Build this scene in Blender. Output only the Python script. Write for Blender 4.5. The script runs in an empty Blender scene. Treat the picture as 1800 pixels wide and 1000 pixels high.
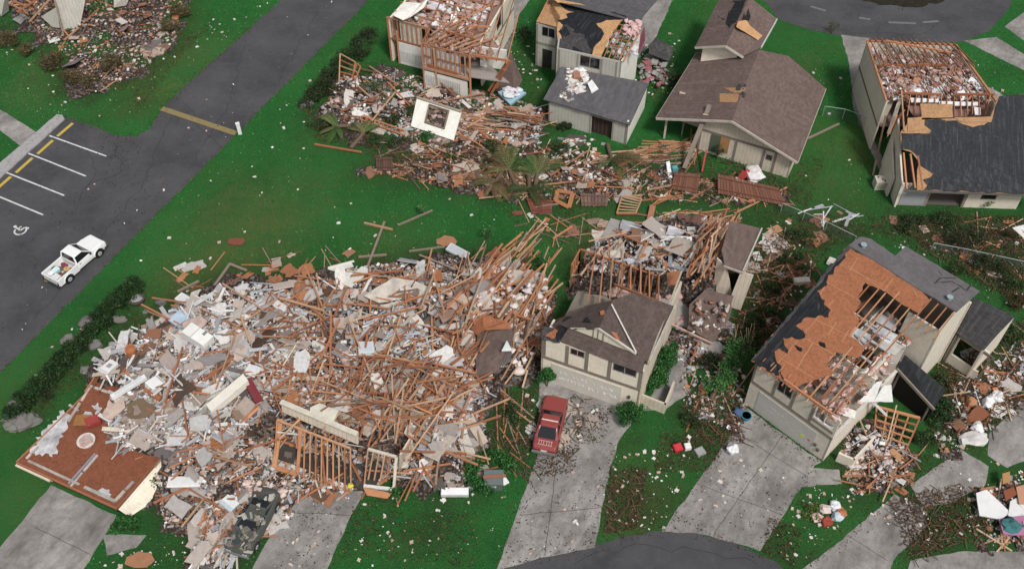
import bpy, math, random
import numpy as np
from mathutils import Vector, Matrix, noise

# ---------------------------------------------------------------- camera, sky, sun, exposure
S = bpy.context.scene
COL = S.collection
CAM_H, TILT, FPX = 55.0, math.radians(49.0), 1750.0
cd = bpy.data.cameras.new("camera"); cam = bpy.data.objects.new("camera", cd); COL.objects.link(cam)
cam.location = (0, 0, CAM_H); cam.rotation_euler = (math.radians(90) - TILT, 0, 0)
cd.sensor_width = 36.0; cd.lens = 36.0 * FPX / 1800.0; cd.clip_start = 0.5; cd.clip_end = 2000
S.camera = cam
SUN_EL, SUN_AZ = math.radians(54), math.radians(152)      # azimuth clockwise from +Y
W = bpy.data.worlds.new("World"); S.world = W; W.use_nodes = True
wn = W.node_tree.nodes; wl = W.node_tree.links
sky = wn.new("ShaderNodeTexSky"); sky.sky_type = 'NISHITA'; sky.sun_disc = False
sky.sun_elevation = SUN_EL; sky.sun_rotation = SUN_AZ; sky.air_density = 1.0; sky.dust_density = 3.0
hs = wn.new("ShaderNodeHueSaturation"); hs.inputs['Saturation'].default_value = 0.3
wl.new(sky.outputs[0], hs.inputs['Color']); wl.new(hs.outputs[0], wn['Background'].inputs[0])
wn['Background'].inputs[1].default_value = 0.1
sl = bpy.data.lights.new("sun", 'SUN'); sl.energy = 2.5; sl.angle = math.radians(11); sl.color = (1, .975, .94)
so = bpy.data.objects.new("sun", sl); COL.objects.link(so)
sd = Vector((math.sin(SUN_AZ) * math.cos(SUN_EL), math.cos(SUN_AZ) * math.cos(SUN_EL), math.sin(SUN_EL)))
so.rotation_euler = (-sd).to_track_quat('-Z', 'Y').to_euler(); so.location = sd * 120
S.view_settings.view_transform = 'Standard'; S.view_settings.look = 'None'
S.view_settings.exposure = 0.11; S.view_settings.gamma = 1.0; S.view_settings.use_curve_mapping = False
S.cycles.max_bounces = 6

# ---------------------------------------------------------------- helpers
FW = Vector((0, math.cos(TILT), -math.sin(TILT))); UP = Vector((0, math.sin(TILT), math.cos(TILT)))
CO = Vector((0, 0, CAM_H)); Z = Vector((0, 0, 1))
def ray(u, v): return Vector(((u - 900) / FPX, 0, 0)) + UP * ((500 - v) / FPX) + FW
def Q(u, v, z=0.0):                       # photo point at height z -> place in the world
    d = ray(u, v); return CO + d * ((z - CAM_H) / d.z)
def on(pl, u, v):                         # photo point on a plane (point, normal)
    d = ray(u, v); return CO + d * ((pl[0] - CO).dot(pl[1]) / d.dot(pl[1]))
def plane(a, b, c):
    n = (b - a).cross(c - a).normalized()
    if n.z < 0: n = -n
    return (a, n)
def flat(p, z=0.0): return Vector((p[0], p[1], z))
rng = random.Random(11)
def U(a, b): return rng.uniform(a, b)
def vary(c, k=.12):
    f = 1 + U(-k, k); return tuple(max(0, x * f * (1 + U(-k, k) * .25)) for x in c[:3])

class MB:
    def __init__(s): s.v = []; s.f = []; s.c = []; s.m = []
    def face(s, pts, c=(.5, .5, .5), m=0):
        i = len(s.v); s.v.extend(Vector(p) for p in pts); s.f.append(tuple(range(i, i + len(pts)))); s.c.append(c); s.m.append(m)
    def hexa(s, p, c, m=0):               # p: 8 corners, bottom ring then top ring
        i = len(s.v); s.v.extend(Vector(q) for q in p)
        for f in ((3, 2, 1, 0), (4, 5, 6, 7), (0, 1, 5, 4), (1, 2, 6, 5), (2, 3, 7, 6), (3, 0, 4, 7)):
            s.f.append(tuple(i + k for k in f)); s.c.append(c); s.m.append(m)
    def box(s, ctr, ax, ay, az, c, m=0):  # half-axis vectors
        ctr = Vector(ctr)
        s.hexa([ctr - ax - ay - az, ctr + ax - ay - az, ctr + ax + ay - az, ctr - ax + ay - az,
                ctr - ax - ay + az, ctr + ax - ay + az, ctr + ax + ay + az, ctr - ax + ay + az], c, m)
    def abox(s, x0, x1, y0, y1, z0, z1, c=(.5, .5, .5), m=0):
        s.box(((x0 + x1) / 2, (y0 + y1) / 2, (z0 + z1) / 2), Vector(((x1 - x0) / 2, 0, 0)), Vector((0, (y1 - y0) / 2, 0)), Vector((0, 0, (z1 - z0) / 2)), c, m)
    def beam(s, p, q, w, h, c, m=0, roll=0.0):
        p = Vector(p); q = Vector(q); d = q - p
        if d.length < 1e-4: return
        dn = d.normalized(); side = dn.cross(Z)
        if side.length < .05: side = dn.cross(Vector((1, 0, 0)))
        side.normalize(); up = side.cross(dn)
        if roll:
            r = Matrix.Rotation(roll, 3, dn); side = r @ side; up = r @ up
        s.box((p + q) / 2, d / 2, side * (w / 2), up * (h / 2), c, m)
    def prism(s, pts, th, c, m=0, n=None, mside=None):   # slab: pts are the TOP face
        pts = [Vector(p) for p in pts]
        if n is None:
            n = Vector((0, 0, 0))
            for i in range(len(pts)): n += pts[i].cross(pts[(i + 1) % len(pts)])
            n.normalize()
            if n.z < 0: n = -n
        nn = Vector((0, 0, 0))
        for i in range(len(pts)): nn += (pts[i] - pts[0]).cross(pts[(i + 1) % len(pts)] - pts[0])
        if nn.dot(n) < 0: pts = pts[::-1]
        k = len(pts); i = len(s.v); s.v.extend(pts); s.v.extend(p - n * th for p in pts)
        s.f.append(tuple(range(i, i + k))); s.f.append(tuple(range(i + 2 * k - 1, i + k - 1, -1))); s.c += [c, c]; s.m += [m, m]
        for j in range(k):
            a, b = i + j, i + (j + 1) % k
            s.f.append((b, a, a + k, b + k)); s.c.append(c); s.m.append(m if mside is None else mside)
    def tube(s, p, q, r, c, n=8, m=0, r2=None, cap=True):
        p = Vector(p); q = Vector(q); d = (q - p).normalized(); a = d.orthogonal().normalized(); b = d.cross(a)
        r2 = r if r2 is None else r2; i = len(s.v)
        for e, rr in ((p, r), (q, r2)):
            for k in range(n):
                t = 2 * math.pi * k / n; s.v.append(e + (a * math.cos(t) + b * math.sin(t)) * rr)
        for k in range(n):
            j = (k + 1) % n; s.f.append((i + k, i + j, i + n + j, i + n + k)); s.c.append(c); s.m.append(m)
        if cap:
            s.f.append(tuple(i + k for k in range(n - 1, -1, -1))); s.f.append(tuple(i + n + k for k in range(n))); s.c += [c, c]; s.m += [m, m]
    def path(s, pts, r, c, n=6, m=0, r2=None):
        k = len(pts) - 1; r2 = r if r2 is None else r2
        for i in range(k):
            s.tube(pts[i], pts[i + 1], r + (r2 - r) * i / k, c, n, m, r + (r2 - r) * (i + 1) / k)
    def blob(s, ctr, rx, ry, rz, c, seed=0, amp=.25, nu=8, nv=5, m=0, freq=1.2):
        ctr = Vector(ctr); i = len(s.v); o = Vector((seed * 3.1, seed * 1.7, seed * .9))
        for a in range(nv + 1):
            ph = math.pi * a / nv
            for b in range(nu):
                t = 2 * math.pi * b / nu
                d = Vector((math.sin(ph) * math.cos(t), math.sin(ph) * math.sin(t), math.cos(ph)))
                k = 1 + amp * noise.noise(d * freq + o) * 1.6
                s.v.append(ctr + Vector((d.x * rx, d.y * ry, d.z * rz)) * k)
        for a in range(nv):
            for b in range(nu):
                j = (b + 1) % nu
                s.f.append((i + a * nu + b, i + (a + 1) * nu + b, i + (a + 1) * nu + j, i + a * nu + j)); s.c.append(c); s.m.append(m)
    def leaf(s, p, size, c, up=.4, m=0):
        d = Vector((U(-1, 1), U(-1, 1), U(-1, 1) + up)).normalized(); a = d.orthogonal().normalized()
        a = Matrix.Rotation(U(0, 6.28), 3, d) @ a; b = d.cross(a); w = size * U(.6, 1.3); l = w * U(1., 1.8)
        p = Vector(p); s.face((p - a * l * .5, p + b * w * .35, p + a * l * .5, p - b * w * .35), c, m)
    def build(s, name, mats, parent=None, smooth=False, origin=None):
        if not isinstance(mats, (list, tuple)): mats = [mats]
        if parent is not None: off = BASE[parent.name]
        elif origin is not None: off = Vector(origin)
        else:
            mn = Vector((min(p.x for p in s.v), min(p.y for p in s.v), min(p.z for p in s.v)))
            mx = Vector((max(p.x for p in s.v), max(p.y for p in s.v), mn.z)); off = (mn + mx) / 2
        me = bpy.data.meshes.new(name)
        me.from_pydata([tuple(p - off) for p in s.v], [], s.f)
        for m in mats: me.materials.append(M[m] if isinstance(m, str) else m)
        a = me.attributes.new("Col", 'FLOAT_COLOR', 'FACE')
        a.data.foreach_set("color", np.array([(c[0], c[1], c[2], 1) for c in s.c], dtype=np.float32).ravel())
        me.polygons.foreach_set("material_index", np.array(s.m, dtype=np.int32))
        if smooth: me.polygons.foreach_set("use_smooth", np.ones(len(s.f), dtype=bool))
        me.update()
        o = bpy.data.objects.new(name, me); COL.objects.link(o)
        if parent is not None: o.parent = parent; BASE[o.name] = off
        else: o.location = off; BASE[o.name] = off
        return o
BASE = {}
def tag(o, label=None, cat=None, group=None, kind=None):
    if label: o['label'] = label
    if cat: o['category'] = cat
    if group: o['group'] = group
    if kind: o['kind'] = kind
    return o
def thing(name, loc, label, cat, group=None, rot=None):
    o = bpy.data.objects.new(name, None); COL.objects.link(o); o.empty_display_size = .3
    o.location = loc; BASE[o.name] = Vector(loc) if rot is None else Vector((0, 0, 0))
    if rot is not None: o.rotation_euler = rot
    return tag(o, label, cat, group)
def ragged(pts, amp=.12, step=.35, skip=()):
    out = []
    for i in range(len(pts)):
        a = Vector(pts[i]); b = Vector(pts[(i + 1) % len(pts)]); out.append(a)
        if i in skip: continue
        n = int((b - a).length / step); d = (b - a).normalized()
        for k in range(1, n):
            p = a.lerp(b, k / n); q = p + d.cross(Z).normalized() * U(-amp, amp); out.append(q)
    return out
def inpoly(x, y, poly):
    r = False; j = len(poly) - 1
    for i in range(len(poly)):
        xi, yi = poly[i]; xj, yj = poly[j]
        if (yi > y) != (yj > y) and x < (xj - xi) * (y - yi) / (yj - yi) + xi: r = not r
        j = i
    return r
def randin(poly):
    xs = [p[0] for p in poly]; ys = [p[1] for p in poly]
    while True:
        x, y = U(min(xs), max(xs)), U(min(ys), max(ys))
        if inpoly(x, y, poly): return x, y

# ---------------------------------------------------------------- materials
M = {}
def newmat(name, rough=.85, spec=.3):
    m = bpy.data.materials.new(name); m.use_nodes = True; nt = m.node_tree; b = nt.nodes['Principled BSDF']
    b.inputs['Roughness'].default_value = rough; b.inputs['Specular IOR Level'].default_value = spec; M[name] = m
    return m, nt, b
def N(nt, t, **kw):
    n = nt.nodes.new(t)
    for k, v in kw.items():
        if k in n.inputs: n.inputs[k].default_value = v
        else: setattr(n, k, v)
    return n
def noise_fac(nt, scale, detail=4, rough=.6, lo=.35, hi=.65, vec=None):
    g = N(nt, 'ShaderNodeNewGeometry'); t = N(nt, 'ShaderNodeTexNoise', Scale=scale, Detail=detail, Roughness=rough)
    nt.links.new(vec if vec is not None else g.outputs['Position'], t.inputs['Vector'])
    r = N(nt, 'ShaderNodeMapRange'); r.inputs[1].default_value = lo; r.inputs[2].default_value = hi
    nt.links.new(t.outputs['Fac'], r.inputs[0]); return r.outputs[0]
def mixc(nt, fac, a, b, mode='MIX'):
    n = N(nt, 'ShaderNodeMix', data_type='RGBA', blend_type=mode)
    for sock, val in ((n.inputs[0], fac), (n.inputs[6], a), (n.inputs[7], b)):
        if hasattr(val, 'is_output'): nt.links.new(val, sock)
        elif isinstance(val, (int, float)): sock.default_value = val
        else: sock.default_value = (*val[:3], 1)
    return n.outputs[2]
def math2(nt, op, a, b=0.0):
    n = N(nt, 'ShaderNodeMath', operation=op)
    for i, val in enumerate((a, b)):
        if hasattr(val, 'is_output'): nt.links.new(val, n.inputs[i])
        else: n.inputs[i].default_value = val
    return n.outputs[0]
def bump(nt, b, h, dist=.02, strength=.6):
    n = N(nt, 'ShaderNodeBump', Strength=strength, Distance=dist); nt.links.new(h, n.inputs['Height']); nt.links.new(n.outputs[0], b.inputs['Normal'])
def attr(nt, name='Col'):
    return N(nt, 'ShaderNodeAttribute', attribute_name=name).outputs['Color']
def ocolor(nt): return N(nt, 'ShaderNodeObjectInfo')
# piece colour with a little grime: used by every painted / raw piece
def m_piece(name, rough=.8, spec=.3, grime=.35, sc=2.5):
    m, nt, b = newmat(name, rough, spec); c = attr(nt)
    f = noise_fac(nt, sc, 6, .7, .38, .75); f = math2(nt, 'MULTIPLY', f, grime)
    c2 = mixc(nt, f, c, (.09, .075, .06)); nt.links.new(c2, b.inputs['Base Color'])
    bump(nt, b, noise_fac(nt, sc * 6, 3), .01, .3)
m_piece('piece'); m_piece('piece_clean', .6, .4, .15); m_piece('paint', .3, .5, .05); m_piece('weathered', .9, .2, .6, 1.5)
m_piece('dusty', .9, .2, .9, 1.1)
# lumber: grain streaks, tone differs from board to board
def m_lumber(name, cols):
    m, nt, b = newmat(name, .8, .25); oi = N(nt, 'ShaderNodeObjectInfo')
    r = N(nt, 'ShaderNodeValToRGB'); nt.links.new(oi.outputs['Random'], r.inputs[0])
    r.color_ramp.interpolation = 'LINEAR'
    while len(r.color_ramp.elements) < len(cols): r.color_ramp.elements.new(.5)
    for i, c in enumerate(cols): r.color_ramp.elements[i].position = i / (len(cols) - 1); r.color_ramp.elements[i].color = (*c, 1)
    f = noise_fac(nt, 4, 5, .7, .35, .75); c2 = mixc(nt, math2(nt, 'MULTIPLY', f, .4), r.outputs[0], (.16, .09, .05))
    nt.links.new(c2, b.inputs['Base Color'])
m_lumber('stud', [(.49, .205, .098), (.39, .15, .07), (.32, .115, .055), (.46, .245, .135), (.27, .105, .055), (.56, .36, .22), (.36, .24, .17)])
m_lumber('sheet', [(.56, .54, .51), (.36, .34, .33), (.46, .38, .31), (.70, .69, .66), (.26, .18, .135), (.52, .42, .35), (.20, .19, .19), (.04, .035, .03), (.17, .09, .06), (.46, .44, .42)])  # near-black entry stands in for shaded gaps in the heap
m_lumber('slab', [(.72, .72, .71), (.40, .40, .41), (.60, .56, .50), (.76, .75, .73), (.28, .27, .27), (.54, .45, .38), (.66, .67, .68), (.20, .12, .085)])
m_lumber('strip', [(.72, .72, .70), (.36, .38, .41), (.50, .51, .53), (.22, .24, .27), (.62, .56, .46), (.30, .27, .25)])
m_lumber('scrap', [(.75, .74, .70), (.60, .55, .48), (.80, .79, .77), (.42, .33, .26), (.55, .40, .33), (.7, .6, .5)])
m_lumber('ply', [(.36, .14, .06), (.42, .19, .09), (.30, .12, .06), (.25, .13, .09), (.45, .25, .13)])
# lawn
m, nt, b = newmat('lawn', .95, .1)
f1 = noise_fac(nt, .16, 4, .6, .35, .68); f2 = noise_fac(nt, 1.3, 6, .72, .32, .68); f3 = noise_fac(nt, 9, 3, .7, .3, .7); f4 = noise_fac(nt, 30, 2, .6, .3, .7)
c = mixc(nt, f1, (.014, .165, .034), (.038, .27, .058)); c = mixc(nt, math2(nt, 'MULTIPLY', f2, .65), c, (.07, .22, .05))
c = mixc(nt, math2(nt, 'MULTIPLY', f3, .5), c, (.008, .066, .016)); c = mixc(nt, math2(nt, 'MULTIPLY', f4, .25), c, (.07, .17, .05))
dry = N(nt, 'ShaderNodeAttribute', attribute_name='dry').outputs['Fac']
df = math2(nt, 'MULTIPLY', dry, math2(nt, 'ADD', math2(nt, 'MULTIPLY', f2, .6), .35)); c = mixc(nt, df, c, (.15, .165, .055))
dirt_shade = N(nt, 'ShaderNodeAttribute', attribute_name='dirt_shade').outputs['Fac']
df = math2(nt, 'MULTIPLY', dirt_shade, math2(nt, 'ADD', math2(nt, 'MULTIPLY', f3, .7), .3)); c = mixc(nt, df, c, (.055, .035, .022))
nt.links.new(c, b.inputs['Base Color']); bump(nt, b, math2(nt, 'ADD', f3, f4), .08, .9)
# asphalt
m, nt, b = newmat('asphalt', .9, .25)
f1 = noise_fac(nt, .25, 5, .65, .3, .7); f2 = noise_fac(nt, 2.0, 5, .7, .55, .72); f3 = noise_fac(nt, 40, 2, .5, .3, .7); f4 = noise_fac(nt, .8, 6, .75, .62, .74)
c = mixc(nt, f1, (.046, .046, .05), (.092, .089, .092)); c = mixc(nt, math2(nt, 'MULTIPLY', f2, .25), c, (.13, .125, .12))
c = mixc(nt, math2(nt, 'MULTIPLY', f4, .5), c, (.03, .03, .033)); c = mixc(nt, math2(nt, 'MULTIPLY', f3, .3), c, (.04, .04, .042))
nt.links.new(c, b.inputs['Base Color']); bump(nt, b, f3, .01, .4)
# concrete
m, nt, b = newmat('concrete', .9, .2)
gq = N(nt, 'ShaderNodeNewGeometry'); da = N(nt, 'ShaderNodeVectorMath', operation='DOT_PRODUCT'); nt.links.new(gq.outputs['Position'], da.inputs[0]); da.inputs[1].default_value = (.53 * .4, .85 * .4, 0)
db = N(nt, 'ShaderNodeVectorMath', operation='DOT_PRODUCT'); nt.links.new(gq.outputs['Position'], db.inputs[0]); db.inputs[1].default_value = (.85 * 1.1, -.53 * 1.1, 0)
mp = N(nt, 'ShaderNodeCombineXYZ'); nt.links.new(da.outputs['Value'], mp.inputs[0]); nt.links.new(db.outputs['Value'], mp.inputs[1])
f1 = noise_fac(nt, .55, 7, .72, .36, .62, vec=mp.outputs[0]); f1 = math2(nt, 'ADD', math2(nt, 'MULTIPLY', f1, .5), math2(nt, 'MULTIPLY', noise_fac(nt, .3, 5, .65, .3, .7), .5)); f2 = noise_fac(nt, 1.6, 6, .75, .45, .72); f3 = noise_fac(nt, 6, 4, .7, .6, .75); f4 = noise_fac(nt, 35, 2)
c = mixc(nt, f1, (.10, .091, .084), (.43, .405, .383)); c = mixc(nt, math2(nt, 'MULTIPLY', f2, .6), c, (.115, .098, .088))
c = mixc(nt, math2(nt, 'MULTIPLY', f3, .7), c, (.05, .045, .04)); c = mixc(nt, math2(nt, 'MULTIPLY', f4, .18), c, (.1, .09, .085))
nt.links.new(c, b.inputs['Base Color']); bump(nt, b, f4, .01, .3)
m, nt, b = newmat('soil', .95, .1); f = noise_fac(nt, 2, 6, .7, .3, .7)
c = mixc(nt, f, (.012, .013, .009), (.04, .035, .024)); nt.links.new(c, b.inputs['Base Color']); bump(nt, b, f, .05, .8)
# painted road lines, worn
def m_worn(name, col, k=.5):
    m, nt, b = newmat(name, .8, .3); f = noise_fac(nt, 5, 6, .75, .5, .7)
    nt.links.new(mixc(nt, math2(nt, 'MULTIPLY', f, k), col, (.12, .115, .11)), b.inputs['Base Color'])
m_worn('line_white', (.58, .58, .58), .85); m_worn('line_yellow', (.50, .36, .06), .4); m_worn('bump_yellow', (.23, .18, .07), .8); m_worn('streak', (.15, .148, .146), .9); m_worn('kerb', (.34, .33, .325), .9)
# vertical board siding (grooves run up the wall, whichever way it faces)
def m_siding(name, col, groove=.35, pitch=.3):
    m, nt, b = newmat(name, .85, .2); g = N(nt, 'ShaderNodeNewGeometry')
    cr = N(nt, 'ShaderNodeVectorMath', operation='CROSS_PRODUCT'); nt.links.new(g.outputs['True Normal'], cr.inputs[0]); cr.inputs[1].default_value = (0, 0, 1)
    dt = N(nt, 'ShaderNodeVectorMath', operation='DOT_PRODUCT'); nt.links.new(g.outputs['Position'], dt.inputs[0]); nt.links.new(cr.outputs[0], dt.inputs[1])
    fr = math2(nt, 'FRACT', math2(nt, 'MULTIPLY', dt.outputs['Value'], 1 / pitch)); gv = math2(nt, 'LESS_THAN', fr, .12)
    f = noise_fac(nt, 1.2, 6, .75, .42, .72); f2 = noise_fac(nt, 8, 4, .7, .5, .75)
    c = mixc(nt, math2(nt, 'MULTIPLY', f, .35), col, tuple(x * .55 for x in col)); c = mixc(nt, math2(nt, 'MULTIPLY', f2, .3), c, (.16, .13, .10))
    c = mixc(nt, math2(nt, 'MULTIPLY', gv, groove), c, tuple(x * .35 for x in col)); nt.links.new(c, b.inputs['Base Color'])
    bump(nt, b, math2(nt, 'SUBTRACT', 1.0, gv), .02, .5)
m_siding('siding', (.66, .575, .46)); m_siding('siding_cream', (.84, .75, .61), .05); m_siding('siding_grey', (.50, .48, .42)); m_siding('siding_white', (.78, .76, .69), .05)
m_siding('stucco', (.69, .62, .52), .03)
# shingles: courses follow the height, tabs follow the course
def m_roof(name, a, bcol, course=.07, streak=0.0, rough=.95):
    m, nt, b = newmat(name, rough, .15); g = N(nt, 'ShaderNodeNewGeometry'); sx = N(nt, 'ShaderNodeSeparateXYZ'); nt.links.new(g.outputs['Position'], sx.inputs[0])
    cr = N(nt, 'ShaderNodeVectorMath', operation='CROSS_PRODUCT'); nt.links.new(g.outputs['True Normal'], cr.inputs[0]); cr.inputs[1].default_value = (0, 0, 1)
    nm = N(nt, 'ShaderNodeVectorMath', operation='NORMALIZE'); nt.links.new(cr.outputs[0], nm.inputs[0])
    dt = N(nt, 'ShaderNodeVectorMath', operation='DOT_PRODUCT'); nt.links.new(g.outputs['Position'], dt.inputs[0]); nt.links.new(nm.outputs[0], dt.inputs[1])
    row = math2(nt, 'FLOOR', math2(nt, 'MULTIPLY', sx.outputs['Z'], 1 / course)); tab = math2(nt, 'FLOOR', math2(nt, 'ADD', math2(nt, 'MULTIPLY', dt.outputs['Value'], 3.2), math2(nt, 'MULTIPLY', row, .5)))
    cx = N(nt, 'ShaderNodeCombineXYZ'); nt.links.new(row, cx.inputs[0]); nt.links.new(tab, cx.inputs[1]); wn_ = N(nt, 'ShaderNodeTexWhiteNoise', noise_dimensions='2D'); nt.links.new(cx.outputs[0], wn_.inputs['Vector'])
    f = noise_fac(nt, .6, 6, .7, .3, .7); f2 = noise_fac(nt, 14, 3, .7, .3, .7)
    c = mixc(nt, wn_.outputs['Value'], a, bcol); c = mixc(nt, math2(nt, 'MULTIPLY', f, .5), c, tuple(x * .6 for x in a)); c = mixc(nt, math2(nt, 'MULTIPLY', f2, .35), c, tuple(x * 1.5 for x in bcol))
    if streak:
        cs = N(nt, 'ShaderNodeCombineXYZ'); nt.links.new(math2(nt, 'MULTIPLY', dt.outputs['Value'], 5.0), cs.inputs[0]); nt.links.new(math2(nt, 'MULTIPLY', sx.outputs['Z'], .5), cs.inputs[1])
        fs = noise_fac(nt, 1.0, 4, .6, .5, .75, vec=cs.outputs[0]); c = mixc(nt, math2(nt, 'MULTIPLY', fs, streak), c, (.34, .33, .33))
    nt.links.new(c, b.inputs['Base Color'])
    rr = math2(nt, 'FRACT', math2(nt, 'MULTIPLY', sx.outputs['Z'], 1 / course)); bump(nt, b, math2(nt, 'ADD', rr, f2), .012, .6)
m_roof('shingle_brown', (.105, .072, .062), (.16, .115, .10), .07, .18); m_roof('shingle_umber', (.07, .050, .044), (.115, .085, .075), .07, .12); m_roof('shingle_grey', (.075, .072, .076), (.12, .115, .12), .07, .1)
m_roof('shingle_black', (.026, .028, .031), (.038, .040, .044), .07, .16); m_roof('felt', (.012, .013, .015), (.02, .021, .024), .5, .12, .8)
m_roof('shingle_dark', (.035, .034, .036), (.07, .067, .068), .07, .2); m_roof('shingle_purple', (.115, .105, .11), (.165, .15, .155), .07, .05)
# roof sheathing boards with joints
def m_osb(name, col):
    m, nt, b = newmat(name, .85, .2); g = N(nt, 'ShaderNodeNewGeometry')
    t = N(nt, 'ShaderNodeTexVoronoi', Scale=9.0); nt.links.new(g.outputs['Position'], t.inputs['Vector']); f = noise_fac(nt, 1.2, 5, .7, .3, .7)
    sp = N(nt, 'ShaderNodeSeparateColor'); nt.links.new(t.outputs['Color'], sp.inputs[0])
    c = mixc(nt, math2(nt, 'MULTIPLY', sp.outputs[0], .75), col, tuple(x * .5 for x in col)); c = mixc(nt, math2(nt, 'MULTIPLY', f, .4), c, tuple(x * 1.25 for x in col))
    nt.links.new(c, b.inputs['Base Color'])
m_osb('osb', (.34, .135, .068)); m_osb('osb_pale', (.52, .30, .15)); m_osb('osb_tan', (.40, .23, .12)); m_osb('deck', (.225, .082, .045))
m, nt, b = newmat('glass', .08, .6); b.inputs['Base Color'].default_value = (.012, .014, .017, 1)
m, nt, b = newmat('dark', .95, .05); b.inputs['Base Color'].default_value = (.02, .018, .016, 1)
m, nt, b = newmat('rubber', .85, .2); b.inputs['Base Color'].default_value = (.018, .018, .018, 1)
# rubble ground: mixed grit, darkened so the gaps look shaded
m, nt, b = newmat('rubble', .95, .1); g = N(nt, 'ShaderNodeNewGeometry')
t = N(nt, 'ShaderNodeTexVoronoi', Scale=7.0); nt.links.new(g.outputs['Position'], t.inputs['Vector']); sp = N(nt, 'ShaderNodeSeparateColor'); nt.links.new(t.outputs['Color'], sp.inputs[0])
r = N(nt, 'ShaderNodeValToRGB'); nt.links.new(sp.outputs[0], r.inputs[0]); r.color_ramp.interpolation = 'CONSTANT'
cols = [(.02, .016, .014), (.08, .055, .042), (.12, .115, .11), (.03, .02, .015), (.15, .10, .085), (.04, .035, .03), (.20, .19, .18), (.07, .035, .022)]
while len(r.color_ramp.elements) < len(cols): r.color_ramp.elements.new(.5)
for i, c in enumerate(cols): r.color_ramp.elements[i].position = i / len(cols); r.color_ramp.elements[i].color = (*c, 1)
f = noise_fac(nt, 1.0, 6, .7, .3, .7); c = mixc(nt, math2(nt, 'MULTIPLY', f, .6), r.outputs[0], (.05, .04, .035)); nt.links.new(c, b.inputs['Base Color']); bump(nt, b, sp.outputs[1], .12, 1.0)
# foliage: piece colour, slightly translucent
m, nt, b = newmat('leaf', .7, .25); c = attr(nt); nt.links.new(c, b.inputs['Base Color'])
tr = N(nt, 'ShaderNodeBsdfTranslucent'); nt.links.new(c, tr.inputs[0]); mx = N(nt, 'ShaderNodeMixShader'); mx.inputs[0].default_value = .25
nt.links.new(b.outputs[0], mx.inputs[1]); nt.links.new(tr.outputs[0], mx.inputs[2]); nt.links.new(mx.outputs[0], nt.nodes['Material Output'].inputs[0])
# ================================================================ THE GROUND
def poly_dist(px, py, poly):
    """signed distance (inside positive) of grid points to a polygon, in metres"""
    d = np.full(px.shape, 1e9); ins = np.zeros(px.shape, bool); n = len(poly)
    for i in range(n):
        x1, y1 = poly[i]; x2, y2 = poly[(i + 1) % n]
        dx, dy = x2 - x1, y2 - y1; L = dx * dx + dy * dy + 1e-9
        t = np.clip(((px - x1) * dx + (py - y1) * dy) / L, 0, 1)
        d = np.minimum(d, np.hypot(px - x1 - t * dx, py - y1 - t * dy))
        c = (y1 > py) != (y2 > py); xx = dx * (py - y1) / (dy if abs(dy) > 1e-9 else 1e-9) + x1
        ins ^= c & (px < xx)
    return np.where(ins, d, -d)
GX0, GY0, GS, GNX, GNY = -56.0, 18.0, .25, 448, 340
gx, gy = np.meshgrid(GX0 + GS * np.arange(GNX), GY0 + GS * np.arange(GNY))
# rubble heaps: outline in the photo, height, edge softness
PILES = {
 'main': ([(160, 655), (205, 610), (330, 520), (400, 492), (560, 480), (650, 462), (780, 452), (860, 450), (925, 480), (960, 520), (955, 600), (925, 690), (860, 720), (850, 770), (830, 860), (780, 870), (690, 845), (600, 862), (540, 880), (500, 905), (385, 1010), (335, 1010), (330, 930), (285, 930), (270, 815), (180, 750)], 2.0, 2.6),
 'deck': ([(192, 702), (300, 690), (310, 812), (272, 828), (222, 815), (186, 785)], 1.75, .9),
 'rear': ([(1010, 512), (1018, 452), (1060, 425), (1170, 400), (1280, 415), (1300, 450), (1250, 540), (1180, 530), (1100, 530)], 2.3, 1.6),
 'upper': ([(545, 210), (590, 140), (690, 120), (850, 165), (960, 185), (962, 255), (900, 275), (740, 270), (620, 245)], .58, 2.0),
 'strip': ([(640, 300), (760, 262), (960, 255), (1080, 290), (1230, 310), (1390, 335), (1380, 362), (1180, 352), (980, 352), (880, 345), (760, 325)], .4, 1.5),
 'corner': ([(-30, -30), (340, -30), (315, 70), (240, 135), (160, 175), (95, 155), (150, 70), (90, 85), (-30, 70)], .5, 2.0),
 'yard': ([(1185, 575), (1300, 570), (1312, 715), (1290, 765), (1205, 725)], .35, 1.5),
 'entry': ([(1480, 745), (1560, 745), (1605, 800), (1590, 850), (1500, 870), (1475, 800)], .35, 1.2),
 'right': ([(1650, 690), (1830, 590), (1830, 690), (1760, 740), (1690, 800), (1640, 810)], .3, 1.5),
 'kerbside': ([(1715, 870), (1830, 810), (1830, 960), (1740, 960)], .45, 1.2),
}
def vnoise(x, y, s, seed):
    r = np.random.RandomState(seed); t = r.rand(64, 64); xi = x * s; yi = y * s
    x0 = np.floor(xi).astype(int); y0 = np.floor(yi).astype(int); fx = xi - x0; fy = yi - y0; fx = fx * fx * (3 - 2 * fx); fy = fy * fy * (3 - 2 * fy)
    a = t[x0 % 64, y0 % 64]; b_ = t[(x0 + 1) % 64, y0 % 64]; c_ = t[x0 % 64, (y0 + 1) % 64]; d_ = t[(x0 + 1) % 64, (y0 + 1) % 64]
    return (a * (1 - fx) + b_ * fx) * (1 - fy) + (c_ * (1 - fx) + d_ * fx) * fy
PH = {}
CARVE = [[(478, 832), (486, 775), (560, 800), (640, 822), (705, 822), (700, 868), (620, 866)], [(722, 215), (735, 180), (815, 205), (800, 250)], [(420, 915), (470, 885), (505, 900), (450, 965), (405, 955)]]
hgrid = np.zeros_like(gx)
pile_near = np.full(gx.shape, -1e9)
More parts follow.
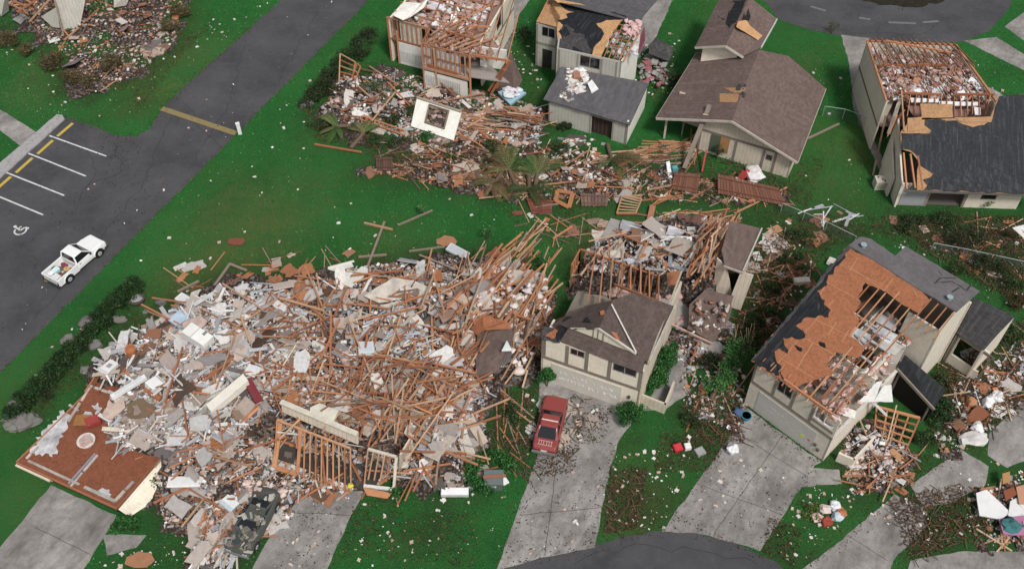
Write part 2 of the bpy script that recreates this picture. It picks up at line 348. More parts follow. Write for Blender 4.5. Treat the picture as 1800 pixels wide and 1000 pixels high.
for k, (pts, h, soft) in PILES.items():
    w = [(Q(u, v).x, Q(u, v).y) for u, v in pts]; d = poly_dist(gx, gy, w); pile_near = np.maximum(pile_near, d)
    d = d + 1.8 * (vnoise(gx, gy, .7, 17) - .5) + .7 * (vnoise(gx, gy, 2.0, 19) - .5)
    if k == 'deck': d = poly_dist(gx, gy, w)
    if h < .6: d = np.minimum(d, (vnoise(gx, gy, .55, 23) - (.42 if k != 'strip' else .5)) * 5)
    for cv in CARVE: d = np.minimum(d, -poly_dist(gx, gy, [(Q(u, v).x, Q(u, v).y) for u, v in cv]) + .15)
    e = np.clip(d / soft, 0, 1); e = e * e * (3 - 2 * e)
    hh = h * e * (.28 + 1.0 * vnoise(gx, gy, .38, 3) + .35 * (vnoise(gx, gy, 1.1, 5) - .5)) + np.where(d > 0, .12 * vnoise(gx, gy, 2.2, 9), 0)
    hh = np.where(d > 0, np.maximum(hh, .02), 0); PH[k] = (hh, d); hgrid = np.maximum(hgrid, hh)
def H(x, y):
    i = (x - GX0) / GS; j = (y - GY0) / GS; a = int(max(0, min(GNX - 2, i))); b = int(max(0, min(GNY - 2, j))); fx = min(1, max(0, i - a)); fy = min(1, max(0, j - b))
    return float((hgrid[b, a] * (1 - fx) + hgrid[b, a + 1] * fx) * (1 - fy) + (hgrid[b + 1, a] * (1 - fx) + hgrid[b + 1, a + 1] * fx) * fy)
def drop(u, v, dz=0.0):                   # photo point -> place on the heap it shows
    z = 0.0
    for _ in range(4): p = Q(u, v, z); z = H(p.x, p.y) + dz
    return Q(u, v, z)
# lawn: one sheet to the horizon, finer where it is seen, with dry patches and dirty ones that also paint shade around the houses
def lawn():
    xs = [-900, -300, -120] + list(np.arange(-60, 60.1, .8)) + [120, 300, 900]; ys = [-300, -100, 0] + list(np.arange(16, 110.1, .8)) + [160, 400, 1500]
    X, Y = np.meshgrid(np.array(xs, float), np.array(ys, float)); nx, ny = len(xs), len(ys)
    v = np.stack([X.ravel(), Y.ravel(), np.zeros(X.size)], 1)
    f = [(j * nx + i, j * nx + i + 1, (j + 1) * nx + i + 1, (j + 1) * nx + i) for j in range(ny - 1) for i in range(nx - 1)]
    me = bpy.data.meshes.new('lawn'); me.from_pydata(v.tolist(), [], f); me.materials.append(M['lawn'])
    dryb = [(430, 400, 5, .9), (380, 450, 4, .8), (330, 500, 3, .8), (300, 560, 2.5, .6), (520, 350, 4, .45), (1080, 420, 3.5, .9), (1040, 440, 2.5, .7), (1490, 260, 3, .8), (1460, 330, 3, .55), (1430, 380, 2.5, .5),
            (30, 700, 3, .45), (80, 640, 2.5, .3), (90, 120, 4, .4), (60, 160, 3, .5), (330, 100, 4, .6), (280, 150, 3, .7), (240, 190, 2, .6), (660, 470, 3, .4), (1290, 20, 3, .4), (1420, 120, 3, .3), (700, 420, 3, .3), (640, 60, 2, .3), (600, 110, 2, .3), (40, 880, 3, .4), (1130, 870, 2.5, .6), (1120, 930, 2, .7)]
    D = np.zeros(X.shape)
    for u, vv, r, a in dryb:
        p = Q(u, vv); D = np.maximum(D, a * np.exp(-((X - p.x) ** 2 + (Y - p.y) ** 2) / (r * r)))
    D *= .5 + vnoise(X, Y, .8, 21); D = np.clip(D + .25 * np.clip(vnoise(X, Y, .3, 4) - .62, 0, 1) * 2, 0, 1)
    T = np.zeros(X.shape)
    for k, (pts, h, soft) in PILES.items():
        w = [(Q(u, vv).x, Q(u, vv).y) for u, vv in pts]; d = poly_dist(X, Y, w); T = np.maximum(T, np.clip(1 + d / 2.2, 0, 1) * .85)
    for u, vv, r, a in [(1130, 880, 2.5, .9), (1120, 800, 2, .5), (420, 425, .6, .0), (1640, 940, 3, .9), (1560, 830, 2, .8), (1690, 850, 2.5, .6), (1760, 620, 3, .7), (760, 935, 2, .7), (1700, 430, 5, .7), (1790, 520, 3, .6), (1590, 400, 3, .35), (110, 60, 4, .5), (150, 130, 4, .6), (230, 175, 2.5, .6), (130, 640, 2.5, .6), (50, 720, 2, .6), (210, 560, 2.5, .6), (1280, 790, 2, .6), (1440, 900, 1.8, .6), (1390, 970, 2, .7), (1380, 470, 3.5, 1), (1340, 600, 3.5, 1.2), (1300, 480, 3, 1), (1640, 400, 4, 1), (1760, 440, 5, 1.2), (1500, 400, 3, .7), (1660, 700, 3, 1), (1440, 420, 3, .7), (900, 760, 2.5, .7), (1240, 770, 2.5, .8), (1330, 390, 2.5, .6), (720, 280, 3, .7), (960, 270, 3, .6), (1000, 380, 3, .5), (560, 230, 2, .6), (1640, 450, 3, .5), (1110, 790, 2, .6), (920, 110, 2.5, .5), (600, 930, 2, .4), (250, 985, 2, .5), (1180, 150, 2.5, .6), (1150, 110, 2, .5), (1310, 560, 3, .5), (800, 960, 2, .4)]:
        p = Q(u, vv); T = np.maximum(T, a * np.exp(-((X - p.x) ** 2 + (Y - p.y) ** 2) / (r * r)))
    T *= .4 + .95 * vnoise(X, Y, .9, 33)
    for nme, A in (('dry', D), ('dirt_shade', T)):
        a = me.attributes.new(nme, 'FLOAT', 'POINT'); a.data.foreach_set('value', np.clip(A, 0, 1).ravel().astype(np.float32))
    o = bpy.data.objects.new('lawn', me); COL.objects.link(o); tag(o, 'deep green lawn with dry patches between the wrecked houses', 'lawn', kind='structure')
lawn()
PAVED = []
def sheet(name, pts, mat, z=.004, th=.0, label=None, cat=None, wob=0.0):
    PAVED.append([(Q(u, v).x, Q(u, v).y) for u, v in pts])
    mb = MB(); w = [flat(Q(u, v), z) for u, v in pts]
    if wob: w = ragged(w, wob, .5)
    nn = sum(((w[i].x * w[(i + 1) % len(w)].y - w[(i + 1) % len(w)].x * w[i].y) for i in range(len(w))))
    if nn < 0: w = w[::-1]
    if th: mb.prism(w, th, (.5, .5, .5))
    else: mb.face(w)
    o = mb.build(name, mat); return tag(o, label, cat, kind='structure')
sheet('road', [(540, -60), (495, 0), (380, 103), (292, 183), (262, 228), (238, 241), (205, 239), (150, 217), (112, 206), (-80, 380), (-400, 600), (-300, 960), (-100, 757), (0, 655), (330, 322), (650, 0), (705, -60)], 'asphalt', .004, label='grey asphalt road and parking bay running diagonally past the lawn', cat='road', wob=.07)
sheet('road_end', [(845, 1100), (868, 1002), (940, 978), (1040, 958), (1110, 940), (1165, 932), (1230, 938), (1300, 957), (1360, 984), (1400, 1015), (1440, 1100)], 'asphalt', .008, label='curved asphalt road end below the driveways', cat='road', wob=.08)
sheet('street', [(1100, -60), (1345, 3), (1370, 35), (1420, 52), (1480, 64), (1560, 75), (1640, 78), (1690, 74), (1740, 55), (1775, 15), (1795, -60)], 'asphalt', .006, label='curving asphalt street behind the houses', cat='road', wob=.06)
sheet('planting_bed', [(1480, -70), (1500, -4), (1545, 10), (1610, 14), (1660, 2), (1700, -30), (1700, -70)], 'soil', .012, label='dark planted bed at the bend of the street', cat='bed', wob=.2)
for nm, pts, lab in [
 ('driveway', [(90, 852), (205, 905), (140, 1012), (80, 1090), (-110, 1090), (0, 962)], 'driveway in front of the flattened garage'),
 ('driveway', [(535, 862), (640, 862), (610, 920), (575, 1000), (540, 1080), (400, 1080), (470, 950)], 'driveway beside the crushed dark car'),
 ('driveway', [(949, 664), (1122, 724), (1085, 780), (1066, 850), (1046, 962), (962, 978), (872, 1003), (915, 880), (945, 800)], 'driveway under the red car'),
 ('driveway', [(1305, 712), (1444, 812), (1432, 818), (1336, 968), (1300, 956), (1230, 938), (1163, 934), (1310, 730)], 'broad stained driveway of the brown-sheathed house'),
 ('driveway', [(1395, 1012), (1470, 955), (1540, 897), (1572, 868), (1622, 892), (1628, 925), (1570, 985), (1540, 1090), (1420, 1090)], 'driveway strip near the bottom right corner'),
 ('path', [(1600, 852), (1690, 790), (1738, 820), (1732, 852), (1664, 886), (1622, 892)], 'broken concrete path at the lower right'),
 ('path', [(1738, 762), (1800, 705), (1850, 720), (1850, 790), (1770, 822), (1736, 800)], 'concrete slab at the right edge'),
 ('path', [(1600, 985), (1700, 968), (1850, 968), (1850, 1090), (1560, 1090)], 'concrete drive crossing the bottom right corner'),
 ('path', [(180, 940), (258, 940), (240, 962), (188, 976)], 'short path by the flattened garage'),
 ('path', [(1168, 590), (1245, 585), (1252, 605), (1205, 650), (1212, 690), (1165, 722), (1128, 722), (1165, 660)], 'paved entry path beside the hedge'),
 ('path', [(1420, 822), (1475, 825), (1480, 850), (1410, 855)], 'small concrete pad by the garage corner'),
 ('driveway', [(1478, 62), (1530, 68), (1512, 120), (1500, 165), (1560, 300), (1545, 300), (1500, 190), (1492, 110)], 'driveway along the open-roofed house, left side'),
 ('driveway', [(1655, 80), (1690, 128), (1760, 165), (1850, 250), (1850, 380), (1740, 200)], 'driveway along the open-roofed house, right side'),
 ('driveway', [(1694, 72), (1752, 66), (1800, 96), (1850, 118), (1850, 150), (1795, 122)], 'middle driveway in the top right corner'),
 ('driveway', [(1766, 48), (1800, 22), (1850, 10), (1850, 80), (1800, 72)], 'upper driveway in the top right corner'),
 ('driveway', [(920, -60), (975, -60), (915, 22), (893, 90), (880, 90)], 'driveway behind the roofless cream house'),
 ('driveway', [(1160, -60), (1210, -60), (1150, 72), (1115, 110), (1110, 90)], 'driveway beside the black-roofed house'),
 ('path', [(-40, 168), (0, 193), (64, 233), (38, 258), (0, 229), (-40, 205)], 'pale concrete footpath leading to the parking bay')]:
    sheet(nm, pts, 'concrete', .010 + rng.random() * .004, label='concrete ' + lab, cat='path', wob=.06)
sheet('kerb', [(101, 203), (110, 204), (114, 211), (0, 315), (-60, 372), (-60, 345), (0, 289)], 'kerb', .12, .12, 'chipped grey concrete kerb strip beside the parking bay', 'kerb', wob=.04)
def stripe(a, b, w, mat, name, label):
    p, q = flat(Q(*a), .016), flat(Q(*b), .016); d = (q - p).normalized().cross(Z) * w / 2; mb = MB(); mb.face([p - d, q - d, q + d, p + d][::-1]); o = mb.build(name, mat); tag(o, label, 'road marking', kind='structure')
for a, b in (((87, 239), (187, 275)), ((50, 270), (151, 310)), ((12, 304), (113, 344)), ((-45, 328), (76, 378))): stripe(a, b, .14, 'line_white', 'bay_line', 'white line between two parking bays')
for a, b in (((128, 217), (101, 240)), ((93, 247), (66, 271)), ((57, 278), (28, 304)), ((19, 311), (-12, 338)), ((-20, 345), (-50, 370))): stripe(a, b, .28, 'line_yellow', 'bay_line', 'yellow dash along the head of the parking bays')
stripe((284, 191), (415, 235), .55, 'bump_yellow', 'road_line', 'worn yellow line across the road')
for a, b in (((1425, 12), (1452, 20)), ((1562, 40), (1610, 42)), ((1622, 40), (1650, 38)), ((1510, 32), (1530, 35))): stripe(a, b, .3, 'streak', 'road_line', 'faded pale streak on the back street')
# cracks in the asphalt and joints between the drive slabs
def crack(name, pts, w, z, label, wander=.25):
    W_ = [flat(Q(u, v), z) for u, v in pts]; P_ = []
    for a, b in zip(W_, W_[1:]):
        n = max(1, int((b - a).length / .6)); s_ = (b - a).normalized().cross(Z)
        P_ += [a.lerp(b, k / n) + s_ * U(-wander, wander) * (1 if k else 0) for k in range(n)]
    P_.append(W_[-1]); mb = MB()
    for k in range(len(P_) - 1):
        s_ = (P_[k + 1] - P_[k]).normalized().cross(Z) * w / 2; mb.face([P_[k] + s_, P_[k] - s_, P_[k + 1] - s_ , P_[k + 1] + s_][::-1] if False else [P_[k] - s_, P_[k + 1] - s_, P_[k + 1] + s_, P_[k] + s_][::-1], (.03, .028, .026))
    for f in range(len(mb.f)):
        i = mb.f[f]
        if (mb.v[i[1]] - mb.v[i[0]]).cross(mb.v[i[2]] - mb.v[i[1]]).z < 0: mb.f[f] = i[::-1]
    tag(mb.build(name, 'piece'), label, 'crack', kind='structure')
for pts in ([(300, 205), (250, 330), (190, 400), (60, 560)], [(430, 80), (400, 190), (330, 300)], [(320, 180), (360, 230), (390, 260)], [(205, 260), (215, 300), (150, 330)], [(140, 240), (170, 300), (140, 350)], [(560, 20), (500, 120), (480, 160)], [(1010, 990), (1100, 960), (1220, 965), (1330, 990)], [(1400, 40), (1520, 60), (1640, 62)]): crack('road_crack', pts, .04, .013, 'thin dark crack in the asphalt')
for pts in ([(912, 905), (1054, 892)], [(990, 720), (958, 975)], [(1290, 758), (1420, 838)], [(1225, 850), (1375, 905)], [(1375, 765), (1255, 938)], [(60, 925), (160, 975)], [(510, 900), (620, 905)], [(1490, 940), (1560, 985)]): crack('slab_joint', pts, .03, .017, 'dark joint between concrete slabs', .03)
# wheelchair symbol
def symbol():
    ce = flat(Q(36, 405), .016); ax = (flat(Q(76, 378)) - flat(Q(0, 348))).normalized(); ay = Z.cross(ax); mb = MB(); s = 1.05
    def P(x, y): return ce + (ax * x + ay * y) * s
    def seg(a, b, w=.14):
        a = Vector(a).to_3d(); b = Vector(b).to_3d(); n = (b - a).normalized().cross(Z) * w / 2
        mb.face([P(*(a - n)[:2]), P(*(b - n)[:2]), P(*(b + n)[:2]), P(*(a + n)[:2])])
    mb.face([P(-.62 + .13 * math.cos(t * .7), .12 + .13 * math.sin(t * .7)) for t in range(9)])
    seg((-.5, .08), (0, .0)); seg((0, 0), (.1, .35)); seg((.1, .35), (.42, .42)); seg((-.3, .05), (-.2, .35), .1); pts = [(.02 + .42 * math.cos(math.radians(a)), -.02 + .42 * math.sin(math.radians(a))) for a in range(-170, 60, 20)]
    for i in range(len(pts) - 1): seg(pts[i], pts[i + 1], .13)
    for f in range(len(mb.f)):
        ids = mb.f[f]; n = (mb.v[ids[1]] - mb.v[ids[0]]).cross(mb.v[ids[2]] - mb.v[ids[1]])
        if n.z < 0: mb.f[f] = ids[::-1]
    tag(mb.build('bay_symbol', 'line_white'), 'white wheelchair symbol painted on the parking bay', 'road marking', kind='structure')
symbol()
# heaps of fine rubble
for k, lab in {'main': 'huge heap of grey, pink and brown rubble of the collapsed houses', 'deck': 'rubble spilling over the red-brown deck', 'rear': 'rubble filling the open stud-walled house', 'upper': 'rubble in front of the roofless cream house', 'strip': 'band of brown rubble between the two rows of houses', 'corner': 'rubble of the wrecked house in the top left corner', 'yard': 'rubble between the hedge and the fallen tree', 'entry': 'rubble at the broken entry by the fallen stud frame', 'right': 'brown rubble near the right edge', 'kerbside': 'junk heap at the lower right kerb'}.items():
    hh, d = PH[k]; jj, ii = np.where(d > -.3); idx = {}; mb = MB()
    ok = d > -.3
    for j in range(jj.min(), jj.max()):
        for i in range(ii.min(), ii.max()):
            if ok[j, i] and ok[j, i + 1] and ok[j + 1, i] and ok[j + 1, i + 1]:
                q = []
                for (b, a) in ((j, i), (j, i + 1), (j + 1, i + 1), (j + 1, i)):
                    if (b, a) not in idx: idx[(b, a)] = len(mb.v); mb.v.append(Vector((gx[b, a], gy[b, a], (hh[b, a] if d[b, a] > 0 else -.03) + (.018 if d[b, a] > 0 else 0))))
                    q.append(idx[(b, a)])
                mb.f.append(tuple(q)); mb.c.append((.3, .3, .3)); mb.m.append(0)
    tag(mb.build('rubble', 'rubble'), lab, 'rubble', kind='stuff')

# grass blades over the visible lawn
def grass(n):
    rs = np.random.RandomState(5); x = rs.uniform(-54, 54, n * 2); y = rs.uniform(21.5, 96, n * 2); keep = np.abs(x) < (y + 22) * .53 + 1
    x, y = x[keep][:n], y[keep][:n]; bad = np.zeros(x.shape, bool)
    for w in PAVED: bad |= poly_dist(x, y, w) > .06
    i = ((x - GX0) / GS).astype(int).clip(0, GNX - 1); j = ((y - GY0) / GS).astype(int).clip(0, GNY - 1); bad |= hgrid[j, i] > .03
    x, y = x[~bad], y[~bad]; m = len(x); a = rs.uniform(0, 6.283, m); w = rs.uniform(.02, .05, m); h = rs.uniform(.04, .11, m); lx, ly = rs.normal(0, .05, m), rs.normal(0, .05, m)
    v = np.zeros((m, 3, 3)); v[:, 0, 0] = x - np.cos(a) * w; v[:, 0, 1] = y - np.sin(a) * w; v[:, 1, 0] = x + np.cos(a) * w; v[:, 1, 1] = y + np.sin(a) * w; v[:, 2, 0] = x + lx; v[:, 2, 1] = y + ly; v[:, 2, 2] = h
    pal = np.array([(.011, .11, .022), (.025, .185, .036), (.045, .24, .052), (.014, .08, .02), (.08, .25, .07), (.15, .19, .07)]); c = pal[rs.choice(6, m, p=[.25, .3, .2, .13, .09, .03])] * rs.uniform(.85, 1.35, (m, 1)) * (.55 + .5 * vnoise(x, y, .45, 51) + .55 * vnoise(x, y, .14, 57))[:, None]
    me = bpy.data.meshes.new('grass'); me.vertices.add(m * 3); me.vertices.foreach_set('co', v.ravel()); me.loops.add(m * 3); me.loops.foreach_set('vertex_index', np.arange(m * 3, dtype=np.int32)); me.polygons.add(m); me.polygons.foreach_set('loop_start', np.arange(0, m * 3, 3, dtype=np.int32)); me.polygons.foreach_set('loop_total', np.full(m, 3, dtype=np.int32)); me.update(calc_edges=True)
    at = me.attributes.new('Col', 'FLOAT_COLOR', 'FACE'); at.data.foreach_set('color', np.concatenate([c, np.ones((m, 1))], 1).astype(np.float32).ravel()); me.materials.append(M['leaf'])
    o = bpy.data.objects.new('grass', me); COL.objects.link(o); tag(o, 'short green grass blades of the lawn', 'grass', kind='stuff')
grass(170000)
# ================================================================ HOUSES
LUM = (.42, .165, .07); TAUPE = (.235, .20, .165); CREAM = (.66, .61, .51); BEI = (.50, .45, .385)
def lum(): return vary(rng.choice([(.48, .215, .105), (.40, .165, .075), (.34, .13, .06), (.46, .26, .15)]), .12)
class Frame:                                # local axes of one house: a along its front, b into its depth
    def __init__(s, o, ang): s.o = Vector(o); t = math.radians(ang); s.ax = Vector((math.cos(t), math.sin(t), 0)); s.ay = Vector((-math.sin(t), math.cos(t), 0))
    def __call__(s, a, b, z=0.0): return s.o + s.ax * a + s.ay * b + Z * z
    def ab(s, p): d = Vector(p) - s.o; return d.dot(s.ax), d.dot(s.ay)
def wall(parent, p0, p1, z0, z1, mat, th=.14, holes=(), name='wall', label=None, inward=None):
    """upright wall with real openings; thickness goes to the left of p0->p1 unless told otherwise"""
    p0 = flat(p0); p1 = flat(p1); d = (p1 - p0); L = d.length; d.normalize(); n = Z.cross(d) if inward is None else inward
    mb = MB(); xs = sorted({0, L, *[h[0] for h in holes], *[h[1] for h in holes]})
    def blk(x0, x1, a, b):
        if x1 - x0 < .01 or b - a < .01: return
        c = p0 + d * ((x0 + x1) / 2) + n * (th / 2) + Z * ((a + b) / 2); mb.box(c, d * ((x1 - x0) / 2), n * (th / 2), Z * ((b - a) / 2), BEI)
    for x0, x1 in zip(xs, xs[1:]):
        hs_ = sorted([(h[2], h[3]) for h in holes if h[0] <= x0 + .001 and h[1] >= x1 - .001]); z = z0
        for a, b in hs_: blk(x0, x1, z, a); z = b
        blk(x0, x1, z, z1)
    o = mb.build(name, mat, parent); tag(o, label)
    return o
def window(parent, p0, p1, x0, x1, z0, z1, frame=(.25, .22, .19), bars=1, broken=False, inward=None):
    p0 = flat(p0); d = (flat(p1) - p0).normalized(); n = Z.cross(d) if inward is None else inward; mb = MB(); w = .06
    def bar(a, b, c, e): mb.box(p0 + d * ((a + b) / 2) + n * .05 + Z * ((c + e) / 2), d * ((b - a) / 2), n * .04, Z * ((e - c) / 2), frame)
    bar(x0, x1, z0, z0 + w); bar(x0, x1, z1 - w, z1); bar(x0, x0 + w, z0 + w, z1 - w); bar(x1 - w, x1, z0 + w, z1 - w)
    for k in range(1, bars + 1): xm = x0 + (x1 - x0) * k / (bars + 1); bar(xm - w / 2, xm + w / 2, z0 + w, z1 - w)
    f = mb.build('window', 'piece_clean', parent)
    if not broken:
        g = MB(); g.box(p0 + d * ((x0 + x1) / 2) + n * .06 + Z * ((z0 + z1) / 2), d * ((x1 - x0) / 2 - w * .5), n * .008, Z * ((z1 - z0) / 2 - w * .5), (.02, .02, .02))
        o = g.build('pane', 'glass', f)
    return f
def board(mb, p0, p1, x0, x1, z0, z1, c=TAUPE, out=.025, inward=None):   # flat trim board on a wall face
    p0 = flat(p0); d = (flat(p1) - p0).normalized(); n = Z.cross(d) if inward is None else inward
    mb.box(p0 + d * ((x0 + x1) / 2) - n * (out / 2) + Z * ((z0 + z1) / 2), d * ((x1 - x0) / 2), n * (out / 2 + .003), Z * ((z1 - z0) / 2), vary(c, .06))
def poly_wall(parent, pts, mat, th=.12, name='wall', label=None, n=None):
    mb = MB(); mb.prism(pts, th, BEI, 0, n); return tag(mb.build(name, mat, parent), label)
def slab(parent, pts, mat, th=.05, name='roof', label=None, c=(.3, .3, .3), n=None):
    mb = MB(); mb.prism(pts, th, c, 0, n); return tag(mb.build(name, mat, parent), label)
def lift(pl, pts, h): return [on(pl, *p) + pl[1] * h for p in pts]
def studs(parent, p0, p1, z0, z1, step=.45, c=None, name='stud_frame', mid=False, lean=Vector((0, 0, 0))):
    mb = MB(); p0 = flat(p0); p1 = flat(p1); L = (p1 - p0).length; n = max(1, int(L / step)); d = (p1 - p0) / n
    for i in range(n + 1): a = p0 + d * i; mb.beam(a + Z * (z0 + .05), a + Z * (z1 - .05) + lean, .06, .1, lum())
    mb.beam(p0 + Z * z0, p1 + Z * z0, .11, .08, lum()); mb.beam(p0 + Z * z1 + lean, p1 + Z * z1 + lean, .11, .09, lum())
    if mid: mb.beam(p0 + Z * (z0 + z1) / 2 + lean / 2, p1 + Z * (z0 + z1) / 2 + lean / 2, .1, .08, lum())
    return mb.build(name, 'piece', parent)
def rafters(parent, list_pq, w=.07, h=.14, name='rafter', col=None):
    for p, q in list_pq:
        p = Vector(p); q = Vector(q); d_ = (q - p); p = p + Vector((U(-.05, .05), U(-.05, .05), U(-.03, .05))); q = q + Vector((U(-.08, .08), U(-.08, .08), U(-.03, .06)))
        if d_.length > 3 and rng.random() < .12: q = p.lerp(q, U(.6, .9))
        mb = MB(); mb.beam(p, q, w, h, vary(col, .2) if col else lum()); mb.build(name, 'piece', parent)
JUNK = [(.62, .60, .57), (.55, .54, .53), (.42, .31, .27), (.66, .45, .41), (.35, .34, .33), (.25, .12, .07), (.72, .71, .69), (.5, .36, .3), (.16, .13, .12), (.40, .18, .09)]
def junk(mb, ptfn, n, s0=.08, s1=.35, cols=JUNK, flatness=.35):
    for _ in range(n):
        p = ptfn(); s = s0 + (s1 - s0) * rng.random() ** 2.2; r = Matrix.Rotation(U(0, 6.3), 3, 'Z') @ Matrix.Rotation(U(-.6, .6), 3, 'X') @ Matrix.Rotation(U(-.5, .5), 3, 'Y')
        mb.box(p + Z * s * flatness * .4, r @ Vector((s * U(.5, 1.2), 0, 0)), r @ Vector((0, s * U(.3, .8), 0)), r @ Vector((0, 0, s * flatness * U(.3, 1))), vary(rng.choice(cols), .2))
def fluff(mb, ptfn, n, s0=.15, s1=.4, c=(.66, .45, .41)):
    for k in range(n):
        p = ptfn(); s = U(s0, s1); mb.blob(p, s * U(.7, 1.4), s * U(.6, 1.2), s * U(.35, .7), vary(c, .15), rng.randint(0, 999), .5, 7, 4)

# ---------------------------------------------------------------- F: the house with brown bare sheathing (right)
def house_sheathed():
    f = Frame(Q(1308, 708), -45.8)
    r = thing('house', f.o, 'two storey beige house with bare brown roof sheathing and a stained garage door', 'house')
    A, B = f(0, 0), f(6.17, 0)
    wall(r, A, B, 0, 4.55, 'stucco', holes=[(1.75, 2.85, 3.35, 4.4), (4.55, 6.0, 3.3, 4.55)])
    g = MB(); g.box(f(3.0, -.012, 1.08), f.ax * 2.2, f.ay * .015, Z * 1.08, (.52, .50, .46))
    door = g.build('garage_door', 'piece_clean', r)
    sp = MB()
    for k in range(46): sp.box(f(1.0 + (k % 23) * .17 + U(-.05, .05), -.0295, 1.5 - (k // 23) * .4 - (k % 23) * .012 + U(-.1, .1)), (f.ax * U(.3, 1) + Z * U(-1, 1)) * .08, f.ay * .0015, (Z - f.ax * .2) * .02, (.66, .66, .63))
    sp.build('faded_paint', 'piece_clean', door)
    for a, z, c, rr in ((4.35, .95, (.62, .75, .03), .14), (4.85, 1.0, (.75, .08, .16), .10)):
        s = MB(); s.tube(f(a, -.028, z), f(a, -.032, z), rr, c, 10); tag(s.build('sticker', 'piece_clean', door), 'round yellow-green sticker' if c[1] > .5 else 'red sticker')
    for a in (5.35, 5.62):
        s = MB(); s.box(f(a, -.05, 1.05 if a < 5.5 else .75), f.ax * .09, f.ay * .05, Z * .12, (.12, .11, .10)); s.build('wall_lamp' if a < 5.5 else 'meter_box', 'piece', r)
    t = MB()
    board(t, A, B, 0, 6.17, 2.42, 2.68); board(t, A, B, 0, .14, 2.68, 4.5)
    for a in (1.55, 2.92, 4.32): board(t, A, B, a, a + .2, 2.68, 4.5)
    board(t, A, B, 4.52, 6.05, 3.0, 3.2, out=.03); t.build('trim', 'piece', r)
    window(r, A, B, 1.75, 2.85, 3.35, 4.4); tag(window(r, A, B, 4.55, 6.0, 3.3, 4.5, (.75, .74, .7), 1, True), 'broken window with a white frame')
    w2 = Vector((0, 0, 0))
    poly_wall(r, [f(0, 0, 0), f(0, 12.3, 0), f(0, 12.3, 6.5), f(0, 9.6, 7.45), f(0, .15, 4.5)], 'stucco', .14, n=-f.ax)
    wall(r, B, f(6.17, 8.3), 0, 2.55, 'stucco', inward=-f.ax); cap = MB(); cap.box(f(6.12, 4.1, 2.6), f.ax * .1, f.ay * 4.1, Z * .05, (.62, .60, .55)); cap.build('wall_cap', 'piece', r)
    wall(r, f(5.0, 8.3), f(7.2, 8.3), 0, 6.8, 'stucco')
    poly_wall(r, [f(7.2, 8.3, 0), f(7.2, 12.2, 0), f(7.2, 12.2, 6.5), f(7.2, 9.55, 7.4), f(7.2, 8.3, 6.9)], 'stucco', .14, n=f.ax)
    wall(r, f(0, 12.3), f(7.3, 12.3), 0, 6.4, 'stucco', inward=-f.ay)
    fl = MB(); fl.abox(0, 1, 0, 1, 0, 1); fl = MB(); fl.box(f(3.1, 6, 2.55), f.ax * 2.95, f.ay * 5.85, Z * .08, (.30, .26, .22)); fl.build('upper_floor', 'piece', r)
    for (p, q) in (((.2, 4.0), (6.0, 4.0)), ((3.2, 4.1), (3.2, 9.5)), ((.2, 7.6), (5.9, 7.6)), ((5.3, 4.1), (5.3, 7.5))):
        a, b = f(*p), f(*q); wall(r, a, b, 2.63, 4.75, 'siding_white', .1, name='partition')
    # roof planes
    near = plane(f(-.3, -.25, 4.55), f(-.5, 9.6, 7.7), f(7.22, 9.55, 7.7)); far = plane(f(-.5, 9.6, 7.7), f(7.22, 9.55, 7.7), f(0, 12.4, 6.75))
    osb = [(1320, 634), (1489, 434), (1512, 446), (1538, 457), (1560, 474), (1590, 494), (1619, 508), (1634, 527), (1614, 550), (1582, 532), (1556, 512), (1521, 497), (1508, 522), (1514, 532), (1500, 549), (1511, 561), (1493, 588), (1521, 610), (1508, 629), (1490, 625), (1468, 617), (1453, 640), (1465, 653), (1456, 660), (1430, 668), (1408, 676), (1393, 683), (1386, 680), (1378, 670)]
    slab(r, ragged(lift(near, osb, .0), .07, .25), 'osb', .03, 'roof_sheathing', 'bare reddish brown sheathing boards')
    seam = MB()
    for a, b in (((1491, 467), (1553, 510)), ((1472, 462), (1552, 502)), ((1448, 493), (1500, 522)), ((1430, 560), (1512, 600)), ((1400, 586), (1470, 625)), ((1370, 628), (1430, 664)), ((1494, 475), (1510, 450)), ((1553, 512), (1571, 488)), ((1440, 520), (1452, 500)), ((1455, 590), (1470, 566)), ((1415, 625), (1430, 600)), ((1400, 650), (1416, 622)), ((1480, 600), (1492, 580)), ((1604, 505), (1612, 520))):
        p, q = on(near, *a) + near[1] * .004, on(near, *b) + near[1] * .004; seam.beam(p, q, .05, .006, (.5, .24, .13))
    seam.build('sheathing_joint', 'piece', r)
    felt = [(1320, 634), (1489, 434), (1494, 438), (1478, 462), (1466, 476), (1455, 490), (1448, 505), (1436, 512), (1450, 528), (1448, 535), (1460, 545), (1456, 558), (1438, 555), (1425, 558), (1412, 560), (1402, 570), (1399, 573), (1412, 582), (1415, 594), (1404, 597), (1392, 592), (1376, 594), (1378, 605), (1386, 615), (1384, 622), (1370, 612), (1362, 618), (1364, 632), (1373, 642), (1372, 655), (1380, 668)]
    slab(r, ragged(lift(near, felt, .03), .15, .2), 'felt', .012, 'roof_felt', 'torn black roofing felt')
    sh = [(1320, 634), (1489, 434), (1493, 430), (1497, 436), (1480, 455), (1470, 462), (1440, 502), (1420, 524), (1405, 538), (1392, 556), (1370, 580), (1350, 604), (1332, 626)]
    slab(r, ragged(lift(near, sh, .045), .07, .3), 'shingle_dark', .012, 'roof_edge', 'strip of grey shingles along the verge')
